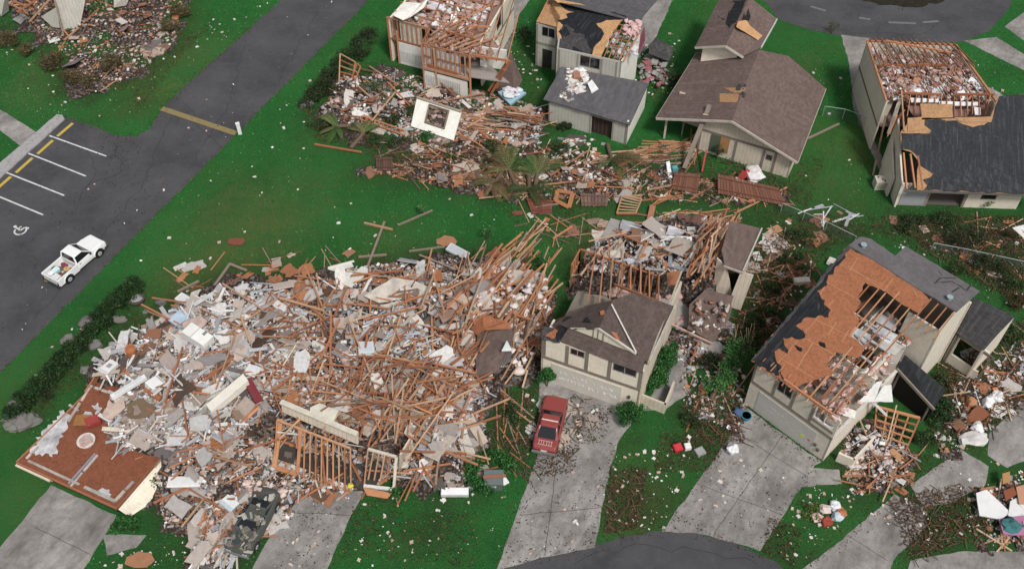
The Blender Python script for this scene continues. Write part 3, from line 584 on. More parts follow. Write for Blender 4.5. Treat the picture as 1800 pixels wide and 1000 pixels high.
    for u0, v0 in ((1446, 606), (1404, 612)):
        h = MB(); p = on(near, u0, v0) + near[1] * .006; h.prism([p + f.ax * .3 * math.cos(t) * U(.5, 1.2) + (f.ay + Z * .32) * .14 * math.sin(t) * U(.5, 1.3) for t in np.arange(0, 6.2, .5)], .004, (.02, .02, .02), 0, near[1]); h.build('roof_hole', 'dark', r)  # near-black patch laid on the sheathing, painting the shade of a hole
    far_pts = [on(far, *p) for p in ((1491, 432), (1513, 417), (1530, 421), (1573, 451), (1592, 434), (1660, 476), (1722, 513), (1681, 549))]
    slab(r, ragged([p + far[1] * .06 for p in far_pts], .05, .5, (0, 1, 5, 6)), 'shingle_purple', .08, 'roof', 'weathered grey shingle slope')
    sc = MB()
    for pts in (((1638, 503), (1652, 490), (1680, 490)), ((1640, 499), (1672, 496), (1698, 512), (1706, 502)), ((1648, 478), (1655, 485)), ((1672, 515), (1685, 507)), ((1698, 512), (1685, 503))):
        for a, b in zip(pts, pts[1:]): sc.beam(on(far, *a) + far[1] * .064, on(far, *b) + far[1] * .064, .09, .008, (.03, .03, .03))
    sc.build('roof_tear', 'piece', r)
    for u, v in ((1516, 436), (1667, 528)):
        s = MB(); p = on(far, u, v) + far[1] * .05; s.tube(p, p + Z * .25, .14, (.25, .32, .33), 10); s.tube(p + Z * .25, p + Z * .3, .2, (.28, .36, .37), 10); s.build('roof_vent', 'piece_clean', r)
    # rafters and ceiling joists
    pr = []
    for k in range(13):
        a = .5 + k * .56
        b0 = -.3 if a < 6.1 else 7.4
        b1 = 9.55; z = lambda b: 4.55 + (b + .25) * (3.15 / 9.85) - .1
        pr.append((f(a, b0, z(b0)), f(a, b1, z(b1))))
    rafters(r, pr)
    rafters(r, [(f(.3 + k * .6, .2, 4.75), f(.3 + k * .6, 9.4, 4.75)) for k in range(10)] , .05, .1, 'ceiling_joist')
    rafters(r, [(f(2.0, .05, 4.68), f(5.6, .05, 4.62)), (f(4.6, .3, 4.25), f(6.1, .35, 3.6))], .12, .16, 'top_plate')
    cj = MB()
    junk(cj, lambda: f(U(.5, 6.0), U(.3, 9.2), U(2.7, 3.0)), 260, .08, .4); junk(cj, lambda: f(U(2.5, 6.0), U(2, 9.2), U(4.6, 4.85)), 110, .06, .28, JUNK[:6] + JUNK[8:])
    fluff(cj, lambda: f(U(2.5, 6.0), U(1.5, 9.0), U(4.6, 4.85)), 34, .08, .22); fluff(cj, lambda: f(U(1.5, 6), U(.4, 4), U(3.2, 4.6)), 40, .12, .3)
    for k in range(5): a = U(2.4, 4.7); b = U(1, 8.3); cj.prism([f(a, b, 4.86), f(a + U(.8, 1.4), b + U(-.3, .3), 4.9), f(a + 1.2, b + .9, 4.95), f(a, b + .8, 4.88)], .03, rng.choice([(.6, .6, .6), (.52, .5, .47), (.66, .68, .70)]))
    for k in range(7): a = U(2.4, 4.2); b = U(2, 8.5); cj.tube(f(a, b, 5.0), f(a + U(.9, 1.8), b + U(-.3, .3), 5.05), .09, (.55, .57, .6), 8)
    tag(cj.build('ceiling_debris', 'piece'), 'white and pink ceiling debris between the rafters of the brown-sheathed house', 'debris', kind='stuff')
    # side entrance block with dark ridged roof
    E1, E2 = Q(1681, 584, 3.3), Q(1729, 616, 3.3); R1, R2 = Q(1700, 553, 4.2), Q(1756, 585, 4.2); K1, K2 = Q(1713, 523, 3.4), Q(1784, 556, 3.4)
    slab(r, [E1, E2, R2, R1], 'shingle_dark', .1, 'roof', 'dark lower roof of the side entrance'); slab(r, [R1, R2, K2, K1], 'shingle_dark', .1, 'roof')
    e1, e2, k2 = flat(E1), flat(E2), flat(K2); dx = (e2 - e1).normalized(); dy = (k2 - e2).normalized()
    poly_wall(r, [e2 + dy * .1, k2 - dy * .1, k2 - dy * .1 + Z * 3.25, flat(R2) + Z * 4.05, e2 + dy * .1 + Z * 3.15], 'stucco', .14, n=dx)
    wall(r, e1 + dy * .25, e2 + dy * .25, 0, 3.1, 'stucco', holes=[(.35, 2.35, 1.0, 2.75)])
    wall(r, flat(K1), k2, 0, 3.25, 'stucco', inward=-Z.cross(dx))
    t = MB()
    for x in (.1, 2.5): board(t, e1 + dy * .25, e2 + dy * .25, x, x + .14, 0, 3.05)
    board(t, e1 + dy * .25, e2 + dy * .25, 0, 2.8, 2.8, 3.02); t.build('trim', 'piece', r)
    # collapsed porch roof
    slab(r, [Q(1577, 647, 2.7), Q(1590, 624, 3.7), Q(1661, 685, 2.9), Q(1642, 718, 1.7)], 'shingle_black', .12, 'porch_roof', 'dark porch roof tipped against the wall')
    t = MB(); t.beam(Q(1576, 648, 2.7), Q(1642, 720, 1.7), .12, .2, TAUPE); t.beam(Q(1604, 646, 3.1), Q(1632, 676, 2.75), .06, .04, (.3, .28, .27)); t.build('porch_fascia', 'piece', r)
    poly_wall(r, [Q(1577, 650, 2.55), Q(1641, 720, 1.55), f(9.1, 7.3, 0), f(6.3, 7.6, 0)], 'dark', .08, 'porch_wall', n=-f.ay)  # near-black panel stands in for the shaded void under the porch roof
    for k in range(2):
        pt = MB(); a = Q(1582 + 52 * k, 655 + 58 * k, 2.5 - .8 * k); pt.beam(a, flat(a), .12, .12, (.12, .1, .09)); pt.build('porch_post', 'piece', r)
    # planter wall
    a, b, c2 = Q(1468, 810), Q(1498, 815), Q(1520, 780)
    wall(r, a, Q(1496, 822), 0, .9, 'stucco', name='planter_wall'); wall(r, Q(1496, 822), Q(1530, 785), 0, .9, 'stucco', name='planter_wall')
    return r, f
HF, fF = house_sheathed()

# ---------------------------------------------------------------- G: the house with the brown gabled roof and spray-painted garage door
def house_gabled():
    f = Frame(Q(950, 665), -23.5); L = 6.85
    r = thing('house', f.o, 'cream house with torn brown shingle roof, small gable and spray-painted garage door', 'house'); A, B = f(0, 0), f(L, 0)
    wall(r, A, B, 0, 4.6, 'siding_cream', holes=[(1.95, 2.95, 3.75, 4.45), (4.85, 6.45, 3.6, 4.4)])
    g = MB(); g.box(f(3.2, -.012, 1.08), f.ax * 2.45, f.ay * .015, Z * 1.08, (.62, .575, .50)); door = g.build('garage_door', 'piece_clean', r)
    sp = MB()
    def glyph(a, z, s, c):                      # hand-sprayed strokes, too blurred in the photo to read
        pts = [(U(0, .9), U(0, 1)) for _ in range(rng.randint(5, 7))]
        pts[0] = (U(0, .2), U(.8, 1)); pts[-1] = (U(.5, .9), U(0, .2))
        sp = MB()
        for (x0, y0), (x1, y1) in zip(pts, pts[1:]): sp.beam(f(a + x0 * s, -.031, z + y0 * s * 1.3), f(a + x1 * s, -.031, z + y1 * s * 1.3), .006, .065, c)
        tag(sp.build('spray_letter', 'piece_clean', door), 'white or pale green spray-painted letter, too blurred to read')
    a = 1.35
    for ch in '##  ####  # ###'.replace('  ', ' '):
        if ch == '#': glyph(a, 1.32 + U(-.03, .03), .24, vary((.78, .83, .80), .05))
        a += .29
    a = 1.3
    for ch in '####### ### ####':
        if ch == '#': glyph(a, .72 + U(-.03, .03), .25, vary((.86, .86, .84), .04))
        a += .26
    s = MB(); s.box(f(6.2, -.05, 1.45), f.ax * .07, f.ay * .06, Z * .13, (.05, .05, .05)); s.build('wall_lamp', 'piece', r)
    t = MB(); board(t, A, B, 0, L, 2.4, 2.68); board(t, A, B, 0, .3, 2.68, 4.6)
    for a in (1.65, 3.0, 4.55, 6.6): board(t, A, B, a, a + .24, 2.68, 4.55)
    t.build('trim', 'piece', r); window(r, A, B, 1.95, 2.95, 3.75, 4.45, (.3, .28, .25)); window(r, A, B, 4.85, 6.45, 3.6, 4.4, (.3, .28, .25))
    wall(r, f(L, 0), f(L, 8.2), 0, 4.45, 'siding', inward=-f.ax); fa = MB(); fa.beam(Q(1139, 639, 4.7), Q(1198, 478, 4.75), .1, .24, (.46, .41, .34)); fa.beam(Q(1142, 634, 4.82), Q(1187, 537, 4.84), .12, .06, (.5, .45, .38)); fa.build('fascia', 'weathered', r); wall(r, f(0, 0), f(0, 2.0), 0, 4.1, 'siding_cream', inward=f.ax)
    fl = MB(); fl.box(f(L / 2, 3.2, 2.5), f.ax * (L / 2 - .2), f.ay * 3, Z * .08, (.2, .17, .14)); fl.build('upper_floor', 'piece', r)
    wall(r, f(2.6, 5.6), f(L, 5.6), 0, 3.0, 'siding_cream', name='partition')
    # pent skirt roof
    e0, e1 = Q(984, 601, 4.62), Q(1129, 656, 4.62); s0, s1 = Q(1001, 573, 5.25), Q(1134, 627, 5.25)
    slab(r, ragged([e0, e1, s1, s0], .03, .5, (0, 1, 2)), 'shingle_umber', .09, 'skirt_roof')
    b0, b1 = Q(1003, 577, 5.27), Q(1118, 622, 5.27); pk = b0.lerp(b1, .42) + Z * 1.1
    poly_wall(r, [b0, b1, pk], 'siding_cream', .1, 'gable', n=Z.cross((b1 - b0)).normalized() * -1)
    t = MB(); t.beam(b0 + Z * .05 - f.ay * .05, pk - f.ay * .05, .06, .1, (.58, .53, .46)); t.beam(pk - f.ay * .05, b1 + Z * .04 - f.ay * .05, .08, .14, (.58, .53, .46))
    for k in (.35, .42, .5): q = b0.lerp(b1, k) - f.ay * .02; t.beam(q, q + Z * (.95 - abs(k - .42) * 2), .08, .05, TAUPE)
    t.build('gable_trim', 'piece', r)
    kb = Q(1077, 527, 6.3)
    slab(r, [pk + Z * .1, kb, Q(1112, 514, 5.95), Q(1186, 538, 4.75), Q(1139, 637, 4.75), b1 + Z * .1], 'shingle_umber', .1, 'roof', 'brown shingle slope')
    slab(r, ragged([pk + Z * .09, kb + Z * 0, Q(1046, 534, 5.6), Q(1000, 548, 4.9), Q(972, 570, 4.6), b0 + Z * .08], .12, .4), 'shingle_umber', .1, 'roof', 'torn brown shingle slope')
    slab(r, ragged([Q(1024, 566, 5.75), Q(1042, 547, 5.82), Q(1062, 541, 6.15), Q(1050, 573, 6.3)], .12, .3), 'felt', .03, 'roof_felt', 'torn black felt patch')
    slab(r, ragged([Q(980, 602, 4.6), Q(1002, 575, 5.0), Q(1016, 554, 5.25), Q(996, 556, 5.0), Q(980, 578, 4.75)], .1, .3), 'felt', .05, 'roof_felt', 'black strip along the torn roof edge')
    slab(r, ragged([Q(950, 593, 4.6), Q(984, 602, 4.6), Q(994, 580, 4.66), Q(958, 574, 4.6)], .1, .3), 'shingle_dark', .05, 'roof_scrap')
    for pts, nm in (([(958, 592, 4.62), (975, 578, 4.7), (981, 582, 4.72), (974, 596, 4.68)], 'osb'), ([(1074, 583, 6.05), (1084, 586, 5.95), (1090, 598, 5.75), (1078, 594, 5.85)], 'osb'), ([(1054, 548, 6.3), (1062, 546, 6.3), (1063, 553, 6.3), (1056, 555, 6.3)], 'osb')):
        slab(r, ragged([Q(*p) + Z * .06 for p in pts], .06, .2), nm, .03, 'roof_sheathing')
    t = MB(); t.beam(Q(1075, 535, 6.45), Q(1118, 619, 5.5), .09, .07, (.62, .58, .52)); t.build('valley_board', 'piece', r)
    # low planter wall on the right
    a, b, c2 = f(L + .02, .7), f(L + 1.7, .6), f(L + 1.7, 2.6)
    wall(r, a, b, 0, 1.05, 'siding', name='planter_wall'); wall(r, b, c2, 0, 1.05, 'siding', name='planter_wall', inward=-f.ax)
    return r, f
HG, fG = house_gabled()

# ---------------------------------------------------------------- G2: open stud-walled house behind it
def house_open():
    f = Frame(Q(1008, 512), -23.5)
    r = thing('house', f.o, 'wrecked house without roof, open stud walls around a floor of white debris', 'house')
    fl = MB(); fl.box(f(5, 4, .08), f.ax * 5, f.ay * 4, Z * .08, (.33, .31, .29)); fl.build('floor_slab', 'piece', r)
    p0 = Q(1020, 438, 2.75); p1 = Q(1158, 486, 2.75); q0 = Q(1012, 440, 2.75)
    studs(r, p0, p1, .15, 2.75, .42, mid=False); studs(r, flat(p0) - f.ay * 1.7, p0, .1, 2.75, .42, mid=True)
    o = MB(); o.prism([flat(p0) + f.ax * .3 - f.ay * .04 + Z * .1, flat(p0) + f.ax * 2.4 - f.ay * .04 + Z * .1, flat(p0) + f.ax * 2.4 - f.ay * .04 + Z * .9, flat(p0) + f.ax * .3 - f.ay * .04 + Z * .9], .03, (.5, .47, .43), n=-f.ay); o.build('wall_board', 'piece', r)
    pr = []
    for k in range(8):
        t = .18 + k * .115; a = p0.lerp(p1, t); b = Q(1032 + k * 20 - k * k * .3, 532 + k * 5, 3.9 - .03 * k); pr.append((a + Z * .1 + f.ay * .2, b))
    rafters(r, pr, .09, .16); o = MB(); o.beam(Q(1080, 500, 3.9), Q(1172, 536, 4.6), .1, .18, lum()); o.build('rim_beam', 'piece', r)
    o = MB(); o.prism([Q(1172, 480, 3.3), Q(1196, 474, 3.6), Q(1192, 500, 3.4), Q(1174, 503, 3.2)], .03, (.34, .14, .065)); o.build('wall_sheathing', 'piece', r)
    # surviving corner at the right: brown roof over leaning wall panels
    slab(r, ragged([Q(1282, 388, 4.1), Q(1338, 402, 4.1), Q(1322, 440, 3.9), Q(1306, 476, 3.7), Q(1274, 466, 3.7), Q(1268, 440, 3.9)], .04, .5), 'shingle_brown', .1, 'roof')
    t = MB(); t.beam(Q(1339, 402, 4.1), Q(1306, 477, 3.7), .1, .2, (.5, .46, .4)); t.beam(Q(1306, 480, 3.6), Q(1272, 468, 3.6), .1, .16, (.45, .4, .34)); t.build('fascia', 'piece', r)
    a, b = Q(1330, 410, 3.9), Q(1304, 476, 3.5); poly_wall(r, [a, b, flat(b) + f.ay * .2, flat(a)], 'siding', .12, n=f.ax)
    a = Q(1260, 454, 3.5); b = Q(1277, 470, 3.4); poly_wall(r, [a, b, Q(1288, 526, .2), Q(1252, 520, .2)], 'siding', .12, label='leaning beige wall panel', n=-f.ay)
    a = Q(1302, 478, 3.4); poly_wall(r, [a + f.ax * .0, a + f.ax * .9, flat(a) + f.ax * .7 - f.ay * .5 + Z * .1, flat(a) - f.ax * .3 - f.ay * .5 + Z * .1], 'siding', .12, n=-f.ay)
    slab(r, ragged([Q(1212, 535, 1.3), Q(1240, 508, 1.6), Q(1290, 520, 1.3), Q(1282, 560, .9), Q(1252, 602, .5), Q(1208, 578, .7)], .08, .5), 'shingle_brown', .1, 'roof_slab', 'fallen piece of brown shingle roof')
    t = MB(); t.beam(Q(1170, 565, 1.0), Q(1252, 604, .5), .12, .12, (.5, .33, .27)); t.build('roof_edge_beam', 'piece', r)
    return r, f
HO, fO = house_open()

# ---------------------------------------------------------------- C: two-storey house with black felt roof and lower garage
def house_blackroof():
    O = Q(987, 114, 2.45); f = Frame(flat(O), -22.0)
    r = thing('house', f(2, 0), 'pale grey two storey house with torn black roof above a grey roofed garage', 'house')
    ez = 4.6; e0, e1 = Q(943, 39, ez), Q(1093, 108, ez); m0, m1 = Q(980, 48, ez), Q(982, 84, ez)
    F0 = flat(m1); F1 = flat(e1); d = (F1 - F0).normalized(); back = -Z.cross(d) * -1
    wall(r, F0, F1, 0, 4.5, 'siding_grey', holes=[(1.9, 3.7, 3.2, 4.35)], inward=Z.cross(d)); window(r, F0, F1, 1.9, 3.7, 3.2, 4.35, inward=Z.cross(d))
    dl = flat(m0) - flat(e0); G0 = flat(e0); G1 = flat(m0) + dl.normalized() * .2
    wall(r, G0, G1, 0, 4.5, 'siding_grey', holes=[(.5, 1.75, 3.3, 4.3), (.6, 1.55, .0, 2.0)]); window(r, G0, G1, .5, 1.75, 3.3, 4.3)
    o = MB(); dd = (G1 - G0).normalized(); o.box(G0 + dd * 1.07 + Z.cross(dd) * .1 + Z * 1.0, dd * .46, Z.cross(dd) * .02, Z * 1.0, (.03, .028, .026)); o.build('door', 'piece', r)
    wall(r, G1, flat(m1) - d * .15, 0, 4.5, 'siding_grey', inward=d * 1.0)
    rdir = (flat(Q(1124, 62, ez)) - F1).normalized(); wall(r, F1, F1 + rdir * 4.3, 0, 4.5, 'siding_white', inward=-d); rw = F1 + rdir * 4.3  # paler siding than the front paints in this side's brighter light
    t = MB(); board(t, F0, F1, 0, 5.3, 2.4, 2.6, (.28, .27, .23)); t2 = MB(); board(t2, G0, G1, 0, 2.1, 2.4, 2.65, (.28, .27, .23))
    for x in (0, 1.65, 3.75, 5.05): board(t, F0, F1, x, x + .16, 2.6, 4.4, (.28, .27, .23))
    for x in (0, 1.85): board(t2, G0, G1, x, x + .18, 0, 4.4, (.28, .27, .23))
    t.build('trim', 'piece', r); t2.build('trim', 'piece', r)
    rz = 6.1; r0, r1 = Q(966, 0, rz), Q(1122, 40, rz)
    near = plane(e0, e1, r1)
    outline = [(943, 39), (979, 48), (981, 84), (1092, 108), (1126, 60), (1130, 42), (966, -2)]
    slab(r, [on(near, *p) for p in ((979, 48), (980, 84), (1056, 101), (1074, 62), (1090, 40), (1100, 30), (985, 2), (966, -2), (958, 14), (972, 30))], 'osb_pale', .03, 'roof_sheathing')
    slab(r, [on(near, *p) for p in ((943, 39), (979, 48), (985, 30), (965, 0), (960, 4))], 'osb_tan', .03, 'roof_sheathing')
    feltp = [(979, 82), (978, 74), (988, 70), (982, 56), (990, 45), (978, 36), (998, 32), (995, 25), (1010, 22), (992, 16), (984, 8), (975, 3), (1040, 14), (1100, 28), (1104, 34), (1066, 36), (1048, 42), (1058, 52), (1062, 60), (1056, 72), (1044, 84), (1041, 96), (1034, 100), (1008, 92)]
    slab(r, ragged(lift(near, feltp, .03), .1, .35), 'felt', .015, 'roof_felt', 'torn black roofing felt')
    slab(r, ragged(lift(near, [(979, 82), (978, 74), (990, 68), (985, 52), (1000, 40), (1012, 48), (1008, 58), (1028, 62), (1032, 80), (1040, 88), (1038, 100), (1008, 92)], .045), .15, .3), 'shingle_dark', .015, 'roof_shingles', 'remaining grey shingles at the eaves')
    pr = [(on(near, 1060 + 9 * k, 101 + 1.8 * k) - near[1] * .1, on(near, 1084 + 10 * k, 44 + 3 * k) - near[1] * .1) for k in range(5)]; rafters(r, pr)
    rafters(r, [(on(near, 1066 + 5 * k, 90 - 12 * k) - near[1] * .05, on(near, 1100 + 5 * k, 97 - 11 * k) - near[1] * .05) for k in range(5)], .06, .08, 'purlin')
    rafters(r, [(on(near, 944 + 5 * k, 38 + 2 * k) - near[1] * .05, on(near, 964 + 3 * k, -2 + k) - near[1] * .05) for k in range(3)])
    b0, b1 = Q(1000, -60, 4.9), Q(1165, -12, 4.9); slab(r, [r0 + Z * .05, r1 + Z * .05, b1, b0], 'shingle_grey', .08, 'roof', 'grey rear roof slope')
    slab(r, ragged([Q(972, -2, 6.25), Q(1020, 7, 6.2), Q(1028, 10, 6.2), Q(980, 5, 6.15)], .05, .3), 'osb_pale', .03, 'roof_sheathing')
    rafters(r, [(Q(1098, 34, 5.7), Q(1140, -4, 5.2)), (Q(1105, 40, 5.6), Q(1152, -6, 5.0))], .12, .2, 'top_plate')
    k = MB(); fluff(k, lambda: on(near, U(1098, 1125), U(36, 62)) + Z * .02, 26, .15, .35, (.62, .42, .40)); junk(k, lambda: on(near, U(1064, 1118), U(52, 98)) - near[1] * .35, 90, .1, .4, [(.5, .5, .5), (.3, .32, .34), (.6, .6, .6)])
    tag(k.build('ceiling_debris', 'piece'), 'grey and pink debris showing through the bare rafters of the black-roofed house', 'debris', kind='stuff')
    o = MB(); o.prism([Q(1122, 95, 2.6), Q(1128, 60, 4.4), Q(1133, 48, 4.6), Q(1134, 72, 3.2)], .06, (.22, .06, .09), n=Vector((1, 0, 0))); o.build('torn_insulation', 'piece', r)
    # garage
    g0, g1, g2, g3 = Q(955, 175, 2.35), Q(1107, 220, 2.35), Q(1141, 146, 2.9), Q(986, 118, 2.9)
    slab(r, ragged([g0, g1, g2, g3], .05, .6, (1, 2)), 'shingle_grey', .1, 'garage_roof'); a0, a1 = flat(g0), flat(g1); gd = (a1 - a0).normalized(); a0 += gd * .4; a1 -= gd * .2; dy = Z.cross(gd)
    a0 += dy * .25; a1 += dy * .25; Lg = (a1 - a0).length
    wall(r, a0, a1, 0, 2.28, 'siding_grey', holes=[(3.9, 5.75, 0, 1.95)], name='garage_wall'); side = (flat(g2) - flat(g1)).normalized()
    wall(r, a1, a1 + side * 5.2, 0, 2.4, 'siding_white', inward=-gd, name='garage_wall'); wall(r, a0, a0 + side * 5.2, 0, 2.3, 'siding_grey', inward=gd, name='garage_wall')  # right wall coloured paler to imitate the stronger light on it
    o = MB(); o.box(a0 + gd * 4.82 + dy * .3 + Z * .97, gd * .92, dy * .02, Z * .97, (.035, .022, .02))
    for k in range(5): o.box(a0 + gd * (4.1 + .36 * k) + dy * .26 + Z * .97, gd * .03, dy * .03, Z * .95, (.09, .05, .04))
    o.build('garage_door', 'piece', r)
    t = MB(); board(t, a0, a1, Lg - .2, Lg, 0, 2.2, (.25, .23, .19)); board(t, a0, a1, 3.75, 3.9, 0, 2.0, (.3, .28, .23)); board(t, a0, a1, 5.75, 5.9, 0, 2.0, (.3, .28, .23)); board(t, a0, a1, 3.75, 5.9, 1.95, 2.1, (.3, .28, .23)); t.build('garage_trim', 'piece', r)
    k = MB(); pl = plane(g0, g1, g2)
    junk(k, lambda: on(pl, 1014 + U(-16, 16) * rng.choice((.6, 1)), 142 + U(-16, 20)) + Z * .03, 120, .06, .4, [(.75, .74, .72), (.6, .58, .55), (.68, .62, .58), (.45, .35, .3)])
    fluff(k, lambda: on(pl, 1014 + U(-18, 20), 135 + U(-12, 14)) + Z * .05, 26, .12, .3, (.72, .7, .68)); junk(k, lambda: on(pl, U(985, 1010), U(160, 178)) + Z * .02, 30, .05, .25)
    tag(k.build('roof_litter', 'piece'), 'white crumpled litter lying on the grey garage roof', 'debris', kind='stuff')
    b = MB(); b.prism([on(pl, 1007, 133) + Z * .45, on(pl, 1019, 133) + Z * .45, on(pl, 1020, 143) + Z * .4, on(pl, 1008, 144) + Z * .4], .3, (.36, .17, .10)); tag(b.build('cardboard_box', 'piece'), 'brown box in the white litter on the grey garage roof', 'box')
    b = MB(); b.prism([on(pl, 1032, 152) + Z * .35, on(pl, 1040, 147) + Z * .4, on(pl, 1052, 160) + Z * .2, on(pl, 1040, 166) + Z * .1], .08, (.70, .70, .69)); tag(b.build('white_sheet', 'piece'), 'small white panel lying on the grey garage roof', 'panel')
    return r
house_blackroof()

# ---------------------------------------------------------------- D: brown shingled house that kept its roof
def house_brown():
    ez, pz = 2.35, 4.5; l0, pk, r0 = Q(1154, 206, ez), Q(1287, 211, pz), Q(1403, 284, ez); l1, k1, n1, r1 = Q(1225, 92, ez + .4), Q(1334, 88, pz), Q(1386, 99, 3.6), Q(1452, 156, ez)
    f = Frame(flat(r0), -26.5); r = thing('house', flat(l0.lerp(r0, .5)), 'beige house with an almost whole brown shingle roof and a boarded corner', 'house')
    slab(r, [l0, pk, k1, l1], 'shingle_brown', .12, 'roof', 'lighter brown left roof slope'); slab(r, [pk, r0, r1, n1, k1], 'shingle_brown', .12, 'roof', 'dark brown right roof slope')
    t = MB()
    for a, b in ((l0, pk), (pk, r0)): t.beam(a - Z * .14 - f.ay * .06, b - Z * .14 - f.ay * .06, .08, .2, (.55, .48, .42))
    t.beam(l0 - Z * .1, l1 - Z * .1, .08, .16, (.5, .44, .38)); t.beam(r0 - Z * .1, r1 - Z * .1, .08, .16, (.5, .44, .38)); t.build('fascia', 'piece', r)
    # gable wall, set back under the rake
    W0 = flat(Q(1234, 226, 1.8)); W1 = flat(r0) - f.ax * .5 + f.ay * .45; W0 = W1 - f.ax * ((W1 - W0).dot(f.ax)); Lw = (W1 - W0).length; pkx = (flat(pk) - W0).dot(f.ax)
    wall(r, W0, W1, 0, 2.3, 'siding', holes=[(Lw - 2.1, Lw - 1.55, 1.15, 1.75)]); window(r, W0, W1, Lw - 2.1, Lw - 1.55, 1.15, 1.75, bars=0)
    poly_wall(r, [W0 + Z * 2.31, W1 + Z * 2.31, W0 + f.ax * pkx + Z * 4.25, W0 + Z * 3.7], 'siding', .12, 'gable', n=-f.ay)
    t = MB(); board(t, W0, W1, 0, Lw, 2.12, 2.34); board(t, W0, W1, 0, .18, 0, 2.1)
    for x in (Lw - 2.4, Lw - 1.45, 3.0): board(t, W0, W1, x, x + .22, 0, 2.12)
    t.build('trim', 'piece', r)
    o = MB(); o.box(W0 + f.ax * 2.2 - f.ay * .03 + Z * 1.35, f.ax * .38, f.ay * .02, Z * .75, (.42, .22, .09)); o.box(W0 + f.ax * 1.4 - f.ay * .03 + Z * 1.2, f.ax * .4, f.ay * .02, Z * .9, (.10, .13, .09)); tag(o.build('boarded_window', 'piece', r), 'orange boarded window beside a dark door')
    wall(r, W1, W1 + f.ay * 9, 0, 2.2, 'siding', inward=-f.ax); P0 = flat(l0) + f.ax * .75 + f.ay * .5
    wall(r, P0 + f.ay * 2.6, P0 + f.ay * 9, 0, 2.2, 'siding', inward=f.ax); wall(r, P0 + f.ay * 2.7, W0 + f.ay * 2.7, 0, 2.9, 'siding', name='porch_wall'); wall(r, W0 + f.ay * .2, W0 + f.ay * 2.6, 0, 3.0, 'siding', inward=f.ax, name='porch_wall')
    p = MB(); p.beam(P0, P0 + Z * 2.15, .16, .16, (.5, .45, .38)); p.build('porch_post', 'piece', r); p = MB(); p.beam(P0 + f.ax * 1.2 + f.ay * 1, P0 + f.ax * 1.2 + f.ay * 1 + Z * 2.2, .1, .1, (.3, .26, .22)); p.build('porch_post', 'piece', r)
    for pts in (((1272, 155), (1310, 155), (1307, 165), (1290, 164)), ((1265, 165), (1299, 166), (1296, 181), (1265, 180))):
        pl = plane(l0, pk, k1); slab(r, lift(pl, pts, .03), 'osb_tan', .02, 'roof_patch', 'bare tan sheathing patch')
    o = MB(); pl = plane(l0, pk, k1); junk(o, lambda: on(pl, U(1298, 1312), U(148, 172)) + pl[1] * .03, 16, .05, .3, [(.03, .04, .05), (.05, .06, .07)]); o.build('torn_felt', 'piece', r)
    # upper storey block behind
    u0, up, u1 = Q(1222, 82, 4.5), Q(1276, 79, 5.7), Q(1307, 99, 4.5); b0, bp, bu1 = Q(1268, -8, 4.5), Q(1318, -4, 5.7), Q(1366, 34, 4.5); ex = Q(1338, 84, 4.5)
    slab(r, [u0, up, bp, b0], 'shingle_brown', .12, 'upper_roof', 'upper left slope with a black torn patch'); slab(r, [up, u1, ex, bu1, bp], 'shingle_brown', .12, 'upper_roof', 'upper right slope with bare tan sheathing')
    t = MB(); t.beam(u0 - Z * .15, up - Z * .15, .08, .2, (.55, .5, .42)); t.beam(up - Z * .15, u1 - Z * .15, .08, .2, (.55, .5, .42)); t.beam(ex - Z * .05, bu1 - Z * .05, .1, .2, (.5, .5, .47)); t.build('fascia', 'piece', r)
    w0, w1 = flat(u0) + f.ax * .6 + f.ay * .3, flat(u1) - f.ax * .6 + f.ay * .3; wall(r, w0, w1, 2, 4.45, 'siding_cream'); wall(r, w1, w1 + f.ay * 6, 2, 4.4, 'siding_cream', inward=-f.ax); wall(r, w0, w0 + f.ay * 6, 2, 4.4, 'siding_cream', inward=f.ax)
    poly_wall(r, [w0 + Z * 4.46, w1 + Z * 4.46, w0.lerp(w1, .6) + Z * 5.3], 'siding_cream', .12, 'gable', n=-f.ay)
    pl = plane(u0, up, bp); slab(r, ragged(lift(pl, [(1262, 30), (1268, 12), (1290, 2), (1312, 2), (1304, 18), (1296, 36), (1282, 50), (1277, 38)], .03), .15, .3), 'felt', .02, 'roof_felt', 'black torn felt patch')
    pl2 = plane(up, u1, bu1); slab(r, ragged(lift(pl2, [(1294, 48), (1298, 38), (1312, 36), (1318, 46), (1345, 68), (1340, 76)], .03), .05, .3), 'osb_pale', .02, 'roof_sheathing', 'bare pale sheathing patch'); slab(r, ragged(lift(pl2, [(1308, 36), (1315, 16), (1319, 30), (1316, 38)], .035), .04, .3), 'felt', .02, 'roof_felt')
    return r, f
HD, fD = house_brown()

